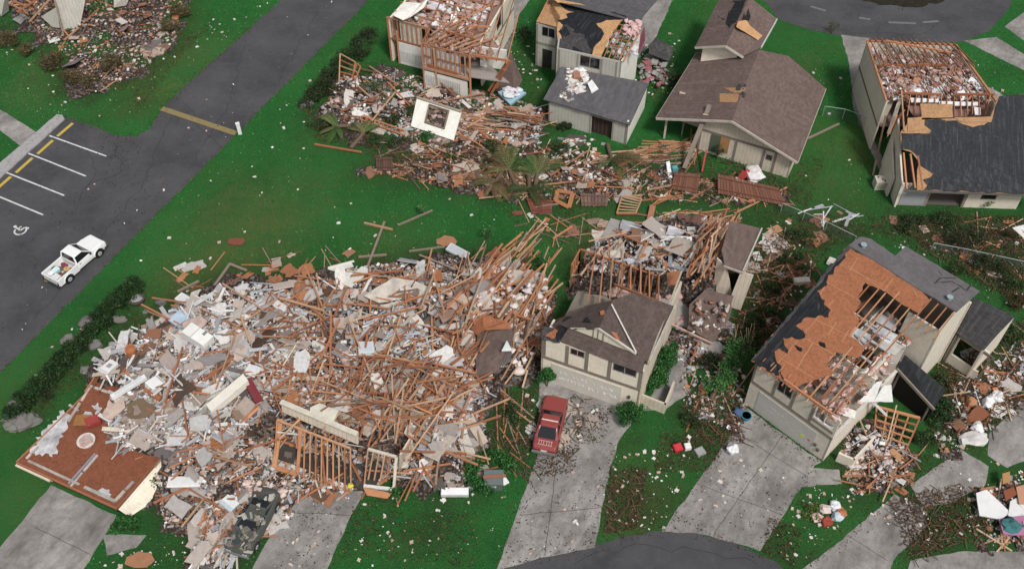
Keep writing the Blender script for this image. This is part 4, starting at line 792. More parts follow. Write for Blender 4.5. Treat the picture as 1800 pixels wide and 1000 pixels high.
# ---------------------------------------------------------------- E: open-roofed house at the upper right
def house_rafters():
    tz = 5.0; c0, c1, c2, c3 = Q(1524, 73, tz), Q(1680, 80, tz), Q(1752, 180, tz), Q(1558, 178, tz); f = Frame(flat(c3), -7.0)
    r = thing('house', flat(c3), 'beige house with the whole rear roof gone down to rafters and a black front roof', 'house')
    dl = (flat(c0) - flat(c3)).normalized(); n = Vector((dl.y, -dl.x, 0))
    wall(r, c3, c0, 0, 4.95, 'stucco', inward=n); wall(r, c0, c1, 0, 4.95, 'stucco', inward=-dl); wall(r, c1, c2, 0, 4.95, 'stucco', inward=-n)
    t = MB(); board(t, c3, c0, 0, (flat(c0) - flat(c3)).length, 2.35, 2.55, (.18, .13, .10), inward=n); t.build('trim', 'piece', r)
    t = MB()
    for a, b in ((c3, c0), (c0, c1), (c1, c2)): t.beam(a + Z * .03, b + Z * .03, .16, .12, lum())
    t.build('top_plate', 'piece', r)
    fl = MB(); fl.prism([flat(c0.lerp(c3, .04)) + n * .2 + Z * 2.5, flat(c1) + Z * 2.5 - n * .2, flat(c2) - n * .2 + Z * 2.5, flat(c3) + n * .2 + Z * 2.5], .1, (.25, .18, .15)); fl.build('upper_floor', 'piece', r)
    pr = []
    for k in range(15):
        t0 = (k + .5) / 15; a = c0.lerp(c1, t0) + dl * .45 + Z * .05; b = c3.lerp(c2, t0); b = a.lerp(b, .62) + Z * 1.0 if k % 2 else a.lerp(b, .5) + Z * .75
        pr.append((a, b))
    rafters(r, pr, .05, .1, col=(.34, .17, .11))
    rafters(r, [(c0.lerp(c1, .03 + .065 * k) - dl * 1.2 + Z * U(.0, .2) + n * U(-.3, .3), c3.lerp(c2, .05 + .065 * k) + Z * U(-.1, .1) + dl * .5 + n * U(-.3, .3)) for k in range(15)], .045, .08, 'ceiling_joist', (.32, .18, .13))
    w = []
    for k in range(30):
        t0 = U(.05, .95); s = U(.1, .75); a = c0.lerp(c3, s).lerp(c1.lerp(c2, s), t0); w.append((a + Z * U(.0, .4), a + n * U(-.7, .7) - dl * U(.4, 1.6) + Z * U(.1, .7)))
    rafters(r, w, .045, .07, 'truss_web', (.36, .2, .14))
    rafters(r, [(Q(1556, 73, 5.35), Q(1673, 94, 5.35)), (Q(1545, 115, 5.2), Q(1672, 115, 5.2)), (Q(1580, 163, 5.2), Q(1655, 166, 5.2)), (Q(1585, 160, 5.4), Q(1588, 231, 5.0)), (Q(1742, 165, 5.1), Q(1733, 205, 5.0)), (Q(1676, 165, 5.2), Q(1748, 168, 5.2))], .1, .16, 'purlin')
    rafters(r, [(Q(1600 + 11 * k, 166 - .2 * k, 5.05), Q(1596 + 11.5 * k, 205 - .3 * k, 4.9)) for k in range(13)], .06, .12)
    k = MB(); L = lambda z0, z1, s0=.1, s1=.97: c0.lerp(c3, U(s0, s1)).lerp(c1.lerp(c2, U(s0, s1)), U(.04, .96)) + Z * U(z0 - tz, z1 - tz)
    fluff(k, lambda: L(4.4, 5.0), 190, .12, .34, (.46, .28, .25)); junk(k, lambda: L(4.5, 5.1), 900, .07, .32, [(.42, .28, .24), (.5, .35, .3), (.6, .58, .56), (.3, .2, .17), (.35, .16, .09)]); junk(k, lambda: L(4.6, 4.9, .5, .95), 110, .12, .5, [(.82, .82, .84), (.72, .72, .73)])
    for s in ((1630, 100, 1640, 130), (1600, 172, 1650, 180), (1650, 178, 1720, 186), (1640, 150, 1670, 158), (1712, 188, 1724, 202)):
        u0, v0, u1, v1 = s; k.prism([Q(u0, v0, 4.95), Q(u1, v0 + 2, 4.95), Q(u1, v1, 4.9), Q(u0 + 2, v1, 4.9)], .05, (.78, .78, .79))
    k.prism([Q(1606, 205, 4.2), Q(1740, 205, 4.2), Q(1745, 160, 4.2), Q(1570, 150, 4.2)], .05, (.30, .17, .14))
    tag(k.build('ceiling_debris', 'piece'), 'pinkish brown ceiling debris and white scraps under the open rafters at the upper right', 'debris', kind='stuff')
    # black front roof
    e0, e1 = Q(1591, 334, 2.4), Q(1850, 343, 2.4); t0_, t1_ = Q(1583, 232, 4.9), Q(1850, 225, 4.9); pl = plane(e0, e1, t0_)
    slab(r, [on(pl, *p) for p in ((1612, 334), (1850, 343), (1850, 160), (1755, 170), (1742, 205), (1600, 212), (1583, 232), (1584, 262), (1602, 268), (1616, 285), (1612, 300))], 'osb_tan', .04, 'roof_sheathing', 'tan sheathing')
    blk = [(1624, 334), (1850, 343), (1850, 160), (1756, 170), (1744, 210), (1730, 220), (1710, 224), (1690, 218), (1682, 212), (1664, 213), (1650, 209), (1626, 211), (1625, 220), (1637, 230), (1634, 235), (1604, 235), (1584, 234), (1583, 262), (1600, 264), (1616, 278), (1618, 292), (1640, 306), (1636, 312), (1622, 316), (1630, 326)]
    slab(r, ragged(lift(pl, blk, .03), .07, .4), 'shingle_black', .02, 'roof', 'black shingle slope facing the lawn')
    sh = MB()
    for pts in (((1595, 208), (1620, 206), (1622, 228), (1595, 232)), ((1617, 183), (1674, 184), (1675, 207), (1620, 208)), ((1676, 207), (1745, 206), (1742, 215), (1690, 215))): sh.prism(ragged(lift(pl, pts, .05), .04, .4), .03, (.40, .23, .12))
    sh.build('roof_sheathing', 'osb_tan', r)
    rafters(r, [(on(pl, 1588 + 13 * k, 268 + 3 * k) - pl[1] * .1, on(pl, 1595 + 13 * k, 331) - pl[1] * .1) for k in range(3)], .12, .16)
    rafters(r, [(Q(1560 + 4.5 * k, 240 - 6 * k, 4.0 - .1 * k), Q(1575 + 3.5 * k, 205 - 3 * k, 4.9)) for k in range(5)], .06, .1, 'stud')
    sd_ = (flat(t0_) - flat(e0)); ft = MB(); E0 = flat(Q(1571, 364)); ex = (flat(e1) - flat(e0)).normalized(); ey = Z.cross(ex)
    side_top = flat(t0_) - ex * .25
    poly_wall(r, [E0, E0 + ey * 5.2, E0 + ey * 5.2 + Z * 4.6, E0 + ey * .2 + Z * 2.25], 'stucco', .14, 'side_wall', n=-ex)
    poly_wall(r, [E0 - ex * .35 + ey * 1.2, E0 - ex * .5 + ey * 3.7, E0 - ex * .3 + ey * 4.2 + Z * 3.3, E0 - ex * .2 + ey * 1.5 + Z * 1.6], 'stucco', .12, 'torn_wall', 'loose beige wall panel', n=-ex)
    wall(r, E0 + ey * .25, E0 + ey * .25 + ex * 9.5, 0, 2.25, 'stucco', holes=[(2.5, 5.2, 0, 2.1), (6.4, 7.6, .9, 1.8)], name='front_wall'); window(r, E0 + ey * .25, E0 + ey * .25 + ex * 9.5, 6.4, 7.6, .9, 1.8, bars=0)
    o = MB(); o.box(E0 + ey * .22 + ex * 1.3 + Z * 1.05, ex * .95, ey * .02, Z * .95, (.34, .34, .36)); tag(o.build('front_panel', 'piece_clean', r), 'flat grey panel under the eaves')
    t = MB(); board(t, E0 + ey * .25, E0 + ey * .25 + ex * 9.5, 0, .12, 0, 2.2, (.16, .12, .1)); board(t, E0 + ey * .25, E0 + ey * .25 + ex * 9.5, 2.3, 2.5, 0, 2.2, (.3, .25, .2)); board(t, E0 + ey * .25, E0 + ey * .25 + ex * 9.5, 5.2, 5.4, 0, 2.2); t.beam(e0 - Z * .12, e1 - Z * .12, .08, .16, (.14, .12, .11)); t.build('trim', 'piece', r)
    fl = MB(); fl.box(E0 + ey * 3 + ex * 4.5 + Z * .05, ex * 4.4, ey * 2.6, Z * .05, (.12, .1, .09)); fl.build('porch_floor', 'piece', r)
    return r, f, E0, ex, ey
HE = house_rafters()

# ---------------------------------------------------------------- B: roofless cream house with stripped stud front
def house_cream():
    tz = 4.6; a0, a1 = Q(681, 31, tz), Q(752, 52, tz); b0, b1 = Q(741, 76, tz), Q(826, 98, tz); c1 = Q(896, 86, tz)
    f = Frame(flat(b0), -23.5); r = thing('house', flat(b0), 'roofless cream two storey house with its front walls stripped to orange studs', 'house')
    A0 = flat(a0); A1 = A0 + f.ax * 4.2; B0 = flat(b0); B1 = B0 + f.ax * 4.5; ay = f.ay
    studs(r, A0, A1, 2.5, tz, .42); studs(r, B0, B1, 2.2, tz, .42, mid=True); studs(r, A1, B0 + ay * .1, 2.2, tz, .4)
    wall(r, A0 + f.ax * .9 - ay * .05, A1, 0, 2.3, 'siding_white', name='half_wall'); wall(r, B0 - ay * .05, B1 - f.ax * .35, 0, 1.75, 'siding_white', name='half_wall')
    for base, n in ((A0 + f.ax * .95 - ay * .09, 16), (B0 - ay * .09, 20)):
        gr = MB()
        for k in range(n): gr.beam(base + f.ax * (.18 * k + .1) + Z * .4, base + f.ax * (.18 * k + .1) + Z * 1.5, .03, .05, (.55, .54, .52))
        gr.build('wall_slats', 'piece', r)
    for k in range(5): o = MB(); o.box(A0 + f.ax * (1.3 + .42 * k) + ay * .1 + Z * 3.5, f.ax * .19, ay * .02, Z * 1.0, (.66, .62, .52)); o.build('inner_board', 'piece', r)
    for k in range(8): o = MB(); o.box(B0 + f.ax * (.3 + .44 * k) + ay * .12 + Z * 3.2, f.ax * .2, ay * .02, Z * .95, (.62, .60, .58)); o.build('inner_board', 'piece', r)
    rafters(r, [(A0, A0 + Z * tz), (A0 + f.ax * .8, A0 + f.ax * .8 + Z * tz), (B0, B0 + Z * tz), (B1, B1 + Z * tz), (B0 + f.ax * 1.2, B0 + f.ax * 1.2 + Z * 4.4)], .16, .16, 'post'); rafters(r, [(B0 + f.ax * .5 - ay * .08 + Z * 2.5, B1 - f.ax * .8 - ay * .08 + Z * 2.35), (B0 - ay * .06 + Z * 2.2, B1 - ay * .06 + Z * 2.15)], .12, .28, 'lintel')
    # floors, inner white room on the right
    C1 = B1 + f.ax * 3.4 + ay * .6
    T0 = flat(Q(846, 75, tz)); T1 = T0 + (flat(Q(893, -6, tz)) - T0).normalized() * 8.8
    fl = MB(); fl.prism([A0 + Z * 2.45, A1 + Z * 2.45, B0 + Z * 2.45, B1 + Z * 2.45, C1 + Z * 2.45, T0 + f.ax * .8 + Z * 2.45, T0 + Z * 2.45, T1 + Z * 2.45, A0 + ay * 8 + Z * 2.45], .1, (.33, .29, .27), n=Z); fl.build('upper_floor', 'piece', r)
    wall(r, B1 + ay * 1.6 + f.ax * .2, C1 + ay * 1.4 - f.ax * .9, 2.5, 4.5, 'siding_white', name='partition', holes=[(.55, 1.1, 2.5, 4.3)])
    rafters(r, [(B1 + Z * 4.65, C1 + Z * 4.6), (C1 + Z * 4.6, Q(862, 168, .6)), (C1 + Z * 4.5 - f.ax * .2, Q(858, 160, .8)), (C1 - f.ax * .45 + Z * 3.6, Q(866, 172, .4))], .1, .2, 'fallen_beam')
    poly_wall(r, [Q(896, 88, 4.3), Q(918, 140, 1.6), Q(905, 170, .2), Q(870, 160, .4)], 'shingle_brown', .1, 'leaning_wall', 'dark brown panel leaning at the corner')
    t0, t1 = Q(846, 75, tz), Q(893, -6, tz); sdir = (flat(t1) - flat(t0)).normalized(); wd = Vector((sdir.y, -sdir.x, 0))
    wall(r, flat(t0), flat(t0) + sdir * 9, 0, tz, 'siding_cream', holes=[(4.1, 5.4, 2.9, 4.3)], inward=-wd); window(r, flat(t0), flat(t0) + sdir * 9, 4.1, 5.4, 2.9, 4.3, inward=-wd, bars=0)
    t = MB(); board(t, flat(t0), flat(t0) + sdir * 9, 0, 9, 2.3, 2.5, (.2, .18, .16), inward=-wd); board(t, flat(t0), flat(t0) + sdir * 9, 5.5, 5.7, 2.5, 4.6, (.2, .18, .16), inward=-wd); t.build('trim', 'piece', r)
    wall(r, A0, A0 + ay * 7, 0, 4.4, 'siding_cream', inward=f.ax)
    # bare ceiling joists and tilted white sheet
    rafters(r, [(B0 + f.ax * (.1 + .85 * k) + ay * .2 + Z * 4.6, A0 + f.ax * (2.2 + .8 * k) + ay * 8.5 + Z * 4.75) for k in range(10)], .07, .13)
    rafters(r, [(A0 + ay * (1.2 + 1.3 * k) + Z * 4.6, A0 + ay * (1.2 + 1.3 * k) + f.ax * 8 + Z * 4.7) for k in range(5)], .06, .1, 'ceiling_joist')
    rafters(r, [(B0 + f.ax * (.5 + .5 * k) + ay * .3 + Z * 4.7, B0 + f.ax * (2.6 + .6 * k) + ay * (3.6 - .1 * k) + Z * 5.2) for k in range(7)], .06, .11, 'fallen_rafter'); rafters(r, [(Q(770, 52, 5.0), Q(838, 70, 5.1)), (Q(762, 60, 4.9), Q(800, 34, 5.3)), (Q(790, 46, 5.0), Q(860, 10, 5.3)), (Q(822, 46, 5.2), Q(862, 48, 5.1))], .1, .12, 'fallen_rafter')
    wb = MB(); wb.prism([Q(690, 27, 5.2), Q(710, 4, 5.5), Q(740, 6, 5.6), Q(755, -6, 6.2), Q(745, 14, 5.5), Q(722, 30, 5.0), Q(708, 36, 4.9)], .05, (.74, .72, .66)); wb.build('ceiling_board', 'piece', r)
    k = MB(); pt = lambda: (A0 + f.ax * U(.3, 7.6) + ay * U(.4, 9) + Z * U(4.1, 4.5)); pt2 = lambda: (B0 + f.ax * U(.2, 6) + ay * U(.3, 3) + Z * U(4.0, 4.5))
    junk(k, pt, 340, .12, .5, [(.42, .28, .24), (.55, .45, .4), (.68, .67, .66), (.3, .2, .16), (.35, .17, .1)]); fluff(k, pt, 110, .15, .4, (.52, .33, .29)); junk(k, pt, 70, .15, .55, [(.80, .80, .82)]); junk(k, pt2, 180, .1, .4, [(.35, .22, .18), (.4, .25, .2), (.5, .4, .36)])
    k.prism([A0 + ay * .5 + f.ax * .3 + Z * 4.05, A1 + ay * .4 + Z * 4.05, B0 + ay * .3 + Z * 4.05, B1 + ay * .3 + Z * 4.05, T0 - f.ax * .3 + Z * 4.05, T1 - f.ax * .3 + Z * 4.05, A0 + ay * 8 + f.ax * .3 + Z * 4.05], .05, (.28, .18, .15), n=Z)
    tag(k.build('ceiling_debris', 'piece'), 'reddish ceiling debris and white scraps on top of the roofless cream house', 'debris', kind='stuff')
    return r, f
HB, fB = house_cream()

# ---------------------------------------------------------------- A: fragments of the wrecked house in the top left corner
def house_corner():
    r = thing('house', Q(120, 40), 'wrecked beige house fragment with a leaning wall in the top left corner', 'house'); up = Z * 3.0
    a, b = Q(108, 52), Q(140, 50); poly_wall(r, [a, b, Q(152, -10, 3), Q(95, -6, 3)], 'siding_grey', .14, 'wall', n=Vector((0, -1, 0))); t = MB(); t.beam(Q(96, 0, 3), Q(112, 62, .3), .14, .14, (.22, .18, .15)); t.build('trim', 'piece', r)
    poly_wall(r, [Q(72, 30, .8), Q(98, 14, 2.2), Q(104, 50, .4), Q(92, 48, .2)], 'siding_grey', .12, 'wall', n=Vector((-.3, -1, 0))); poly_wall(r, [Q(200, -30, 2.5), Q(240, -30, 2.5), Q(222, 10, .3), Q(200, 14, .3)], 'siding_grey', .12, 'wall', n=Vector((0, -1, 0)))
    poly_wall(r, [Q(-20, -20, 3), Q(12, -20, 3), Q(16, 20, .2), Q(2, 30, .2)], 'siding_grey', .12, 'wall', n=Vector((.3, -1, 0)))
    slab(r, [Q(22, 34, .3), Q(40, 24, .5), Q(62, 40, .3), Q(46, 50, .2)], 'concrete', .1, 'step_slab')
    rafters(r, [(Q(52, 38, .6), Q(92, -5, 3)), (Q(18, 8, 2.4), Q(50, 26, 1.6)), (Q(22, 2, 2.6), Q(58, 18, 1.8)), (Q(36, -6, 2.8), Q(62, 10, 2.2)), (Q(66, 45, .2), Q(72, 76, .1)), (Q(106, 46, .9), Q(122, 66, .2)), (Q(138, 50, .6), Q(112, 72, .2)), (Q(30, 22, 2), Q(80, -10, 3))], .12, .14, 'fallen_beam')
    return r
house_corner()

# ---------------------------------------------------------------- H: the collapsed houses in the big heap
def house_collapsed():
    f = Frame(Q(483, 822), -22.0); r = thing('house', f.o, 'collapsed house front of open orange stud frames below a toppled upper floor', 'house')
    TL, TR, BL, BR = Q(487, 738, 2.3), Q(616, 788, 2.3), Q(483, 822, .1), Q(617, 864, .1)
    mb = MB(); n = 13
    for i in range(n + 1):
        if i in (1, 2, 3): continue
        t = i / n; mb.beam(BL.lerp(BR, t), TL.lerp(TR, t), .09, .07, lum())
    mb.beam(TL, TR, .14, .12, lum()); mb.beam(BL, BR, .12, .1, lum()); mb.build('stud_frame', 'piece', r)
    d = MB(); t0 = BL.lerp(BR, .3); d.beam(BL + Z * .1, TL.lerp(BL, .1) + f.ay * .5, .3, .12, (.50, .25, .12)); d.beam(BL + Z * .05, t0 + Z * .05, .3, .12, (.48, .22, .10)); d.beam(t0, TL.lerp(TR, .33), .2, .08, (.45, .2, .09)); d.beam(TL.lerp(BL, .25), TL.lerp(TR, .36) - Z * .6, .1, .08, (.62, .58, .52)); d.build('door_frame', 'piece', r)
    w0, w1 = Q(496, 724, 2.4), Q(629, 781, 2.4); mb = MB(); mb.prism([w0, w1, w1 + Z * .9 + f.ay * .2, w0 + Z * .9 + f.ay * .2], .12, (.40, .36, .30), n=-f.ay); mb.build('upper_wall', 'siding', r); mb = MB(); mb.beam(w0 + Z * .95 + f.ay * .15, w1 + Z * .95 + f.ay * .15, .34, .1, (.62, .57, .47)); mb.build('sill', 'piece', r)
    mb = MB(); mb.prism([Q(545, 716, 3.5), Q(562, 708, 3.6), Q(595, 722, 3.6), Q(583, 746, 3.3), Q(545, 730, 3.3)], .2, (.60, .57, .48)); mb.build('counter_top', 'piece', r)
    # left wing of the frame: a tall ladder-like wall going back
    l0, l1 = Q(492, 700, 2.2), Q(498, 622, 2.4); m0, m1 = Q(548, 694, 2.6), Q(543, 618, 2.8); mb = MB()
    for a, b in ((l0, l1), (m0, m1)): mb.beam(a, b, .12, .16, lum())
    for k in range(7): mb.beam(l0.lerp(l1, k / 6.2), m0.lerp(m1, k / 6.2) - Z * .3, .08, .1, lum())
    mb.beam(Q(508, 690, 2.5), Q(512, 640, 2.7), .1, .1, (.5, .3, .17)); mb.build('floor_frame', 'piece', r); mb = MB(); mb.prism([Q(496, 690, 1.9), Q(545, 690, 1.9), Q(540, 640, 2.0), Q(500, 640, 2.0)], .06, (.38, .37, .38)); mb.build('floor_board', 'piece', r)
    # right part: white window bay
    a, b, c2, e = Q(647, 789, 2.2), Q(697, 803, 2.2), Q(692, 862, .1), Q(640, 856, .1); mb = MB()
    for i in range(6): mb.beam(e.lerp(c2, i / 5) + Z * (1.0 if 0 < i < 5 else 0), a.lerp(b, i / 5), .08, .08, lum())
    mb.beam(a, b, .16, .16, (.62, .55, .45)); mb.beam(c2, b, .16, .14, (.66, .6, .5)); mb.beam(e + Z * .15, c2 + Z * .15, .2, .16, (.72, .70, .66)); mb.beam(a.lerp(e, .55), b.lerp(c2, .45), .08, .1, lum()); mb.build('window_bay', 'piece', r)
    mb = MB(); mb.prism([Q(638, 856, .35), Q(690, 866, .35), Q(680, 876, .2), Q(645, 870, .2)], .12, (.46, .21, .10)); mb.build('bay_sill', 'piece', r)
    mb = MB(); mb.prism([Q(702, 798, 2.2), Q(722, 765, 2.4), Q(726, 790, 1.0), Q(700, 830, .1)], .1, (.48, .40, .36)); mb.build('side_wall', 'siding', r)
    mb = MB(); mb.box(f(3.1, 2.1, .12), f.ax * 3.4, f.ay * 1.5, Z * .12, (.05, .042, .036)); junk(mb, lambda: f(U(.4, 6), U(.7, 3.2), .26), 90, .06, .3, [(.2, .15, .12), (.1, .08, .07), (.3, .26, .24), (.25, .12, .07)]); mb.build('dark_interior', 'piece', r)  # dark slab paints the shade behind the studs, with dull junk on it
    return r, f
HH, fH = house_collapsed()
def house_garage():
    z = .95; a, b, c2, d = Q(30, 812, z), Q(205, 892, z), Q(285, 800, z), Q(172, 672, z); ax = (b - a).normalized(); f = Frame(flat(a), math.degrees(math.atan2(ax.y, ax.x)))
    r = thing('garage', flat(a), 'flattened garage with a bare red-brown wooden deck and white wall plates', 'garage')
    slab(r, [a, b, Q(300, 780, z), Q(290, 700, z), d], 'deck', .12, 'deck')
    t = MB(); w = (.50, .44, .40)
    for p, q in ((a.lerp(b, .08) + f.ay * .35, b - f.ax * .35 + f.ay * .3), (b - f.ax * .35 + f.ay * .3, b.lerp(c2, .45) - f.ax * .3), (Q(125, 855, z), Q(172, 800, z)), (a.lerp(d, .06) + f.ax * .35, a.lerp(d, .2) + f.ax * .35), (Q(120, 742, z), Q(158, 682, z)), (Q(122, 712, z), Q(138, 722, z)), (Q(156, 678, z), Q(190, 690, z))): k_ = U(.35, .65); t = MB(); t.beam(p + Z * .05, p.lerp(q, k_) + Z * .06, U(.12, .2), .07, vary(w, .2)); t.beam(p.lerp(q, k_ + U(.02, .12)) + Z * .05 + f.ax * U(-.05, .05), q + Z * .05, U(.12, .2), .07, vary(w, .2)); t.build('wall_plate', 'weathered', r)
    t = MB()
    for p, q in ((Q(121, 851, z), Q(168, 798, z)),): t.beam(p + Z * .06, q + Z * .06, .12, .1, (.28, .27, .30))
    t.build('dark_plate', 'piece', r)
    for pts, h in (([(52, 792), (72, 762), (100, 732), (112, 720), (122, 722), (118, 745), (104, 770), (102, 792), (92, 803), (80, 796), (70, 797)], .006), ([(172, 862), (186, 860), (196, 868), (182, 874)], .006), ([(134, 730), (150, 722), (164, 730), (150, 744), (136, 740)], .006), ([(160, 712), (172, 707), (176, 722), (168, 730)], .006)):
        m = MB(); m.prism(ragged([Q(u, v, z + h) for u, v in pts], .22, .16), .005, (.60, .60, .61)); tag(m.build('plaster_dust', 'dusty', r), 'white plaster patch on the deck')
    t = MB(); t.beam(a - f.ay * .03 - Z * .08, b - f.ay * .03 - Z * .08, .08, .24, (.36, .14, .07)); t.beam(a - f.ax * .03 - Z * .05, d - f.ax * .03 - Z * .05, .08, .2, (.40, .17, .08)); t.beam(b - Z * .05 + f.ax * .03, c2 - Z * .05 + f.ax * .03, .08, .2, (.25, .10, .06)); t.beam(Q(150, 690, z), Q(184, 640, z + .1), .08, .3, (.42, .17, .08)); t.build('rim_board', 'piece', r)
    wall(r, flat(a) + f.ay * .1, flat(a) + f.ay * .1 + f.ax * 2.3, 0, .75, 'siding_cream', name='front_wall'); m = MB(); m.beam(flat(a) + Z * .7 - f.ax * .1 - f.ay * .1, flat(a) + f.ax * 2.6 - f.ay * .12 + Z * .72, .16, .12, (.66, .62, .5)); m.build('lintel', 'piece', r)
    wall(r, flat(a) + f.ay * .12 + f.ax * 2.3, flat(b) + f.ay * .12, 0, .6, 'dark', name='front_gap')  # near-black wall painting the shade of the gap below the deck
    poly_wall(r, [b + f.ax * .08 - Z * .15, Q(283, 808, .8), Q(292, 866, .08), Q(228, 908, .06)], 'siding_cream', .1, 'fallen_wall', 'cream wall panel lying out from the deck'); slab(r, [Q(240, 845, .3), Q(262, 868, .25), Q(290, 872, .22), Q(285, 845, .3)], 'siding_cream', .15, 'door_step')
    wall(r, flat(a) + f.ay * .2, flat(d), 0, .8, 'siding_cream', inward=f.ax)
    return r, f
HK, fK = house_garage()
# ================================================================ VEHICLES
def loft(mb, secs, c, m=0, cap=True):
    i0 = len(mb.v); k = len(secs[0])
    for s in secs: mb.v.extend(Vector(p) for p in s)
    for a in range(len(secs) - 1):
        for b in range(k):
            j = (b + 1) % k; mb.f.append((i0 + a * k + b, i0 + (a + 1) * k + b, i0 + (a + 1) * k + j, i0 + a * k + j)); mb.c.append(c); mb.m.append(m)
    if cap:
        mb.f.append(tuple(i0 + b for b in range(k))); mb.f.append(tuple(i0 + (len(secs) - 1) * k + b for b in range(k - 1, -1, -1))); mb.c += [c, c]; mb.m += [m, m]
def ring(x, hw, zb, zt, tum=.06, shoulder=.5):    # body section across the car at station x
    zm = zb + (zt - zb) * shoulder
    return [(x, -hw * .9, zb), (x, -hw, zb + .12), (x, -hw, zm), (x, -hw + tum, zt - .04), (x, -hw + tum + .08, zt), (x, hw - tum - .08, zt), (x, hw - tum, zt - .04), (x, hw, zm), (x, hw, zb + .12), (x, hw * .9, zb)]
def wheel(parent, x, y, r=.33, w=.22):
    t = MB(); t.tube((x, y - w / 2, r), (x, y + w / 2, r), r, (.02, .02, .02), 18); o = t.build('wheel', 'rubber', parent)
    s = 1 if y > 0 else -1; q = MB(); q.tube((x, y + s * (w / 2 - .02), r), (x, y + s * (w / 2 + .012), r), r * .6, (.45, .45, .46), 14, r2=r * .52); q.tube((x, y + s * (w / 2 + .01), r), (x, y + s * (w / 2 + .03), r), r * .2, (.2, .2, .2), 10); q.build('rim', 'paint', o)
def place(t, u, v, ang): t.location = Q(u, v); t.rotation_euler = (0, 0, math.radians(ang))
def pickup():
    t = thing('pickup_truck', (0, 0, 0), 'white pickup truck with an open loaded bed on the diagonal road', 'pickup truck'); WH = (.80, .80, .79); L, hw = 4.75, .86
    b = MB(); loft(b, [ring(2.36, .70, .36, .72), ring(2.28, .80, .32, .86), ring(1.9, .84, .3, .93), ring(1.05, .86, .3, 1.0), ring(.98, .86, .3, 1.0)], WH)      # nose and fenders
    loft(b, [ring(.98, .86, .3, .98), ring(-.42, .86, .3, .96), ring(-.46, .86, .3, .96)], WH)                # cab lower
    for s in (-1, 1):                                                                                            # bed sides
        b.hexa([(-2.3, s * .86, .34), (-.46, s * .86, .34), (-.46, s * .74, .34), (-2.3, s * .74, .34), (-2.3, s * .85, .94), (-.46, s * .85, .95), (-.46, s * .75, .95), (-2.3, s * .75, .94)] if s > 0 else [(-2.3, -.74, .34), (-.46, -.74, .34), (-.46, -.86, .34), (-2.3, -.86, .34), (-2.3, -.75, .94), (-.46, -.75, .95), (-.46, -.85, .95), (-2.3, -.85, .94)], WH)
        for x in (1.5, -1.45):
            pts = [(x + .47 * math.cos(a), s * .875, .40 + .44 * math.sin(a)) for a in np.linspace(0, math.pi, 9)]; b.path(pts, .035, WH, 6)
            b.tube((x, s * .70, .36), (x, s * .866, .36), .40, (.015, .015, .015), 16)
    b.build('body', 'paint', t)
    h = MB(); h.prism([(2.2, -.62, .905), (2.2, .62, .905), (1.05, .74, 1.025), (1.05, -.74, 1.025)], .02, WH); h.prism([(2.2, -.05, .915), (2.2, .05, .915), (1.1, .06, 1.035), (1.1, -.06, 1.035)], .02, WH); h.build('hood', 'paint', t)
    fl = MB(); fl.abox(-2.25, -.48, -.74, .74, .5, .54, (.55, .55, .54)); fl.abox(-.52, -.47, -.74, .74, .54, .96, (.66, .66, .65)); fl.build('bed_floor', 'piece', t)
    tg = MB(); tg.abox(-2.37, -2.3, -.84, .84, .42, .95, WH); tg.abox(-2.385, -2.368, -.06, .06, .72, .80, (.1, .1, .1)); tg.build('tailgate', 'paint', t)
    cb = MB(); secs = []
    def cr(x, hw, z): return [(x, -hw, z - .05), (x, -hw + .06, z), (x, hw - .06, z), (x, hw, z - .05)]
    loft(cb, [cr(.42, .62, 1.52), cr(.3, .66, 1.56), cr(-.2, .66, 1.57), cr(-.38, .63, 1.53)], WH)
    for s in (-1, 1):
        cb.beam((1.0, s * .76, .98), (.38, s * .62, 1.5), .07, .06, WH); cb.beam((-.44, s * .78, .96), (-.37, s * .62, 1.5), .10, .1, WH); cb.beam((.4, s * .63, 1.5), (-.36, s * .63, 1.5), .05, .06, WH)
    cb.build('cab', 'paint', t)
    g = MB(); g.prism([(.98, -.70, 1.0), (.98, .70, 1.0), (.41, .58, 1.49), (.41, -.58, 1.49)], .02, (.03, .03, .03)); g.build('windshield', 'glass', t)
    g = MB(); g.prism([(-.45, -.70, .99), (-.45, .70, .99), (-.385, .58, 1.48), (-.385, -.58, 1.48)], .02, (.03, .03, .03), 0, Vector((-1, 0, .1)).normalized()); g.build('rear_window', 'glass', t)
    for s in (-1, 1):
        g = MB(); g.prism([(.92, s * .765, .99), (-.38, s * .78, .98), (-.33, s * .635, 1.47), (.38, s * .635, 1.47)], .02, (.03, .03, .03), 0, Vector((0, s, .3)).normalized()); g.build('side_window', 'glass', t)
        m = MB(); m.abox(.72, .86, s * .86 - .0 if s > 0 else -.98, s * .86 + .12 if s > 0 else -.86, 1.0, 1.14, (.05, .05, .05)); m.build('mirror', 'piece_clean', t)
        m = MB(); m.abox(-.28, -.14, s * .865 - .008, s * .865 + .008, .82, .86, (.04, .04, .04)); m.build('door_handle', 'piece_clean', t)
        m = MB(); m.abox(-2.39, -2.34, s * .76 - .07, s * .76 + .07, .5, .72, (.10, .03, .03)); m.build('taillight', 'piece_clean', t)
        m = MB(); m.abox(2.33, 2.385, s * .55 - .13, s * .55 + .13, .58, .70, (.6, .6, .6)); m.build('headlight', 'piece_clean', t)
    for x in (1.5, -1.45):
        for s in (-1, 1): wheel(t, x, s * .77)
    bp = MB(); bp.abox(-2.5, -2.38, -.82, .82, .34, .48, (.03, .03, .03)); bp.build('rear_bumper', 'piece_clean', t); bp = MB(); bp.abox(2.36, 2.46, -.78, .78, .36, .5, (.12, .12, .12)); bp.build('front_bumper', 'piece_clean', t)
    p = MB(); p.abox(-2.515, -2.505, .30, .62, .36, .47, (.48, .42, .08)); p.build('licence_plate', 'piece_clean', t)
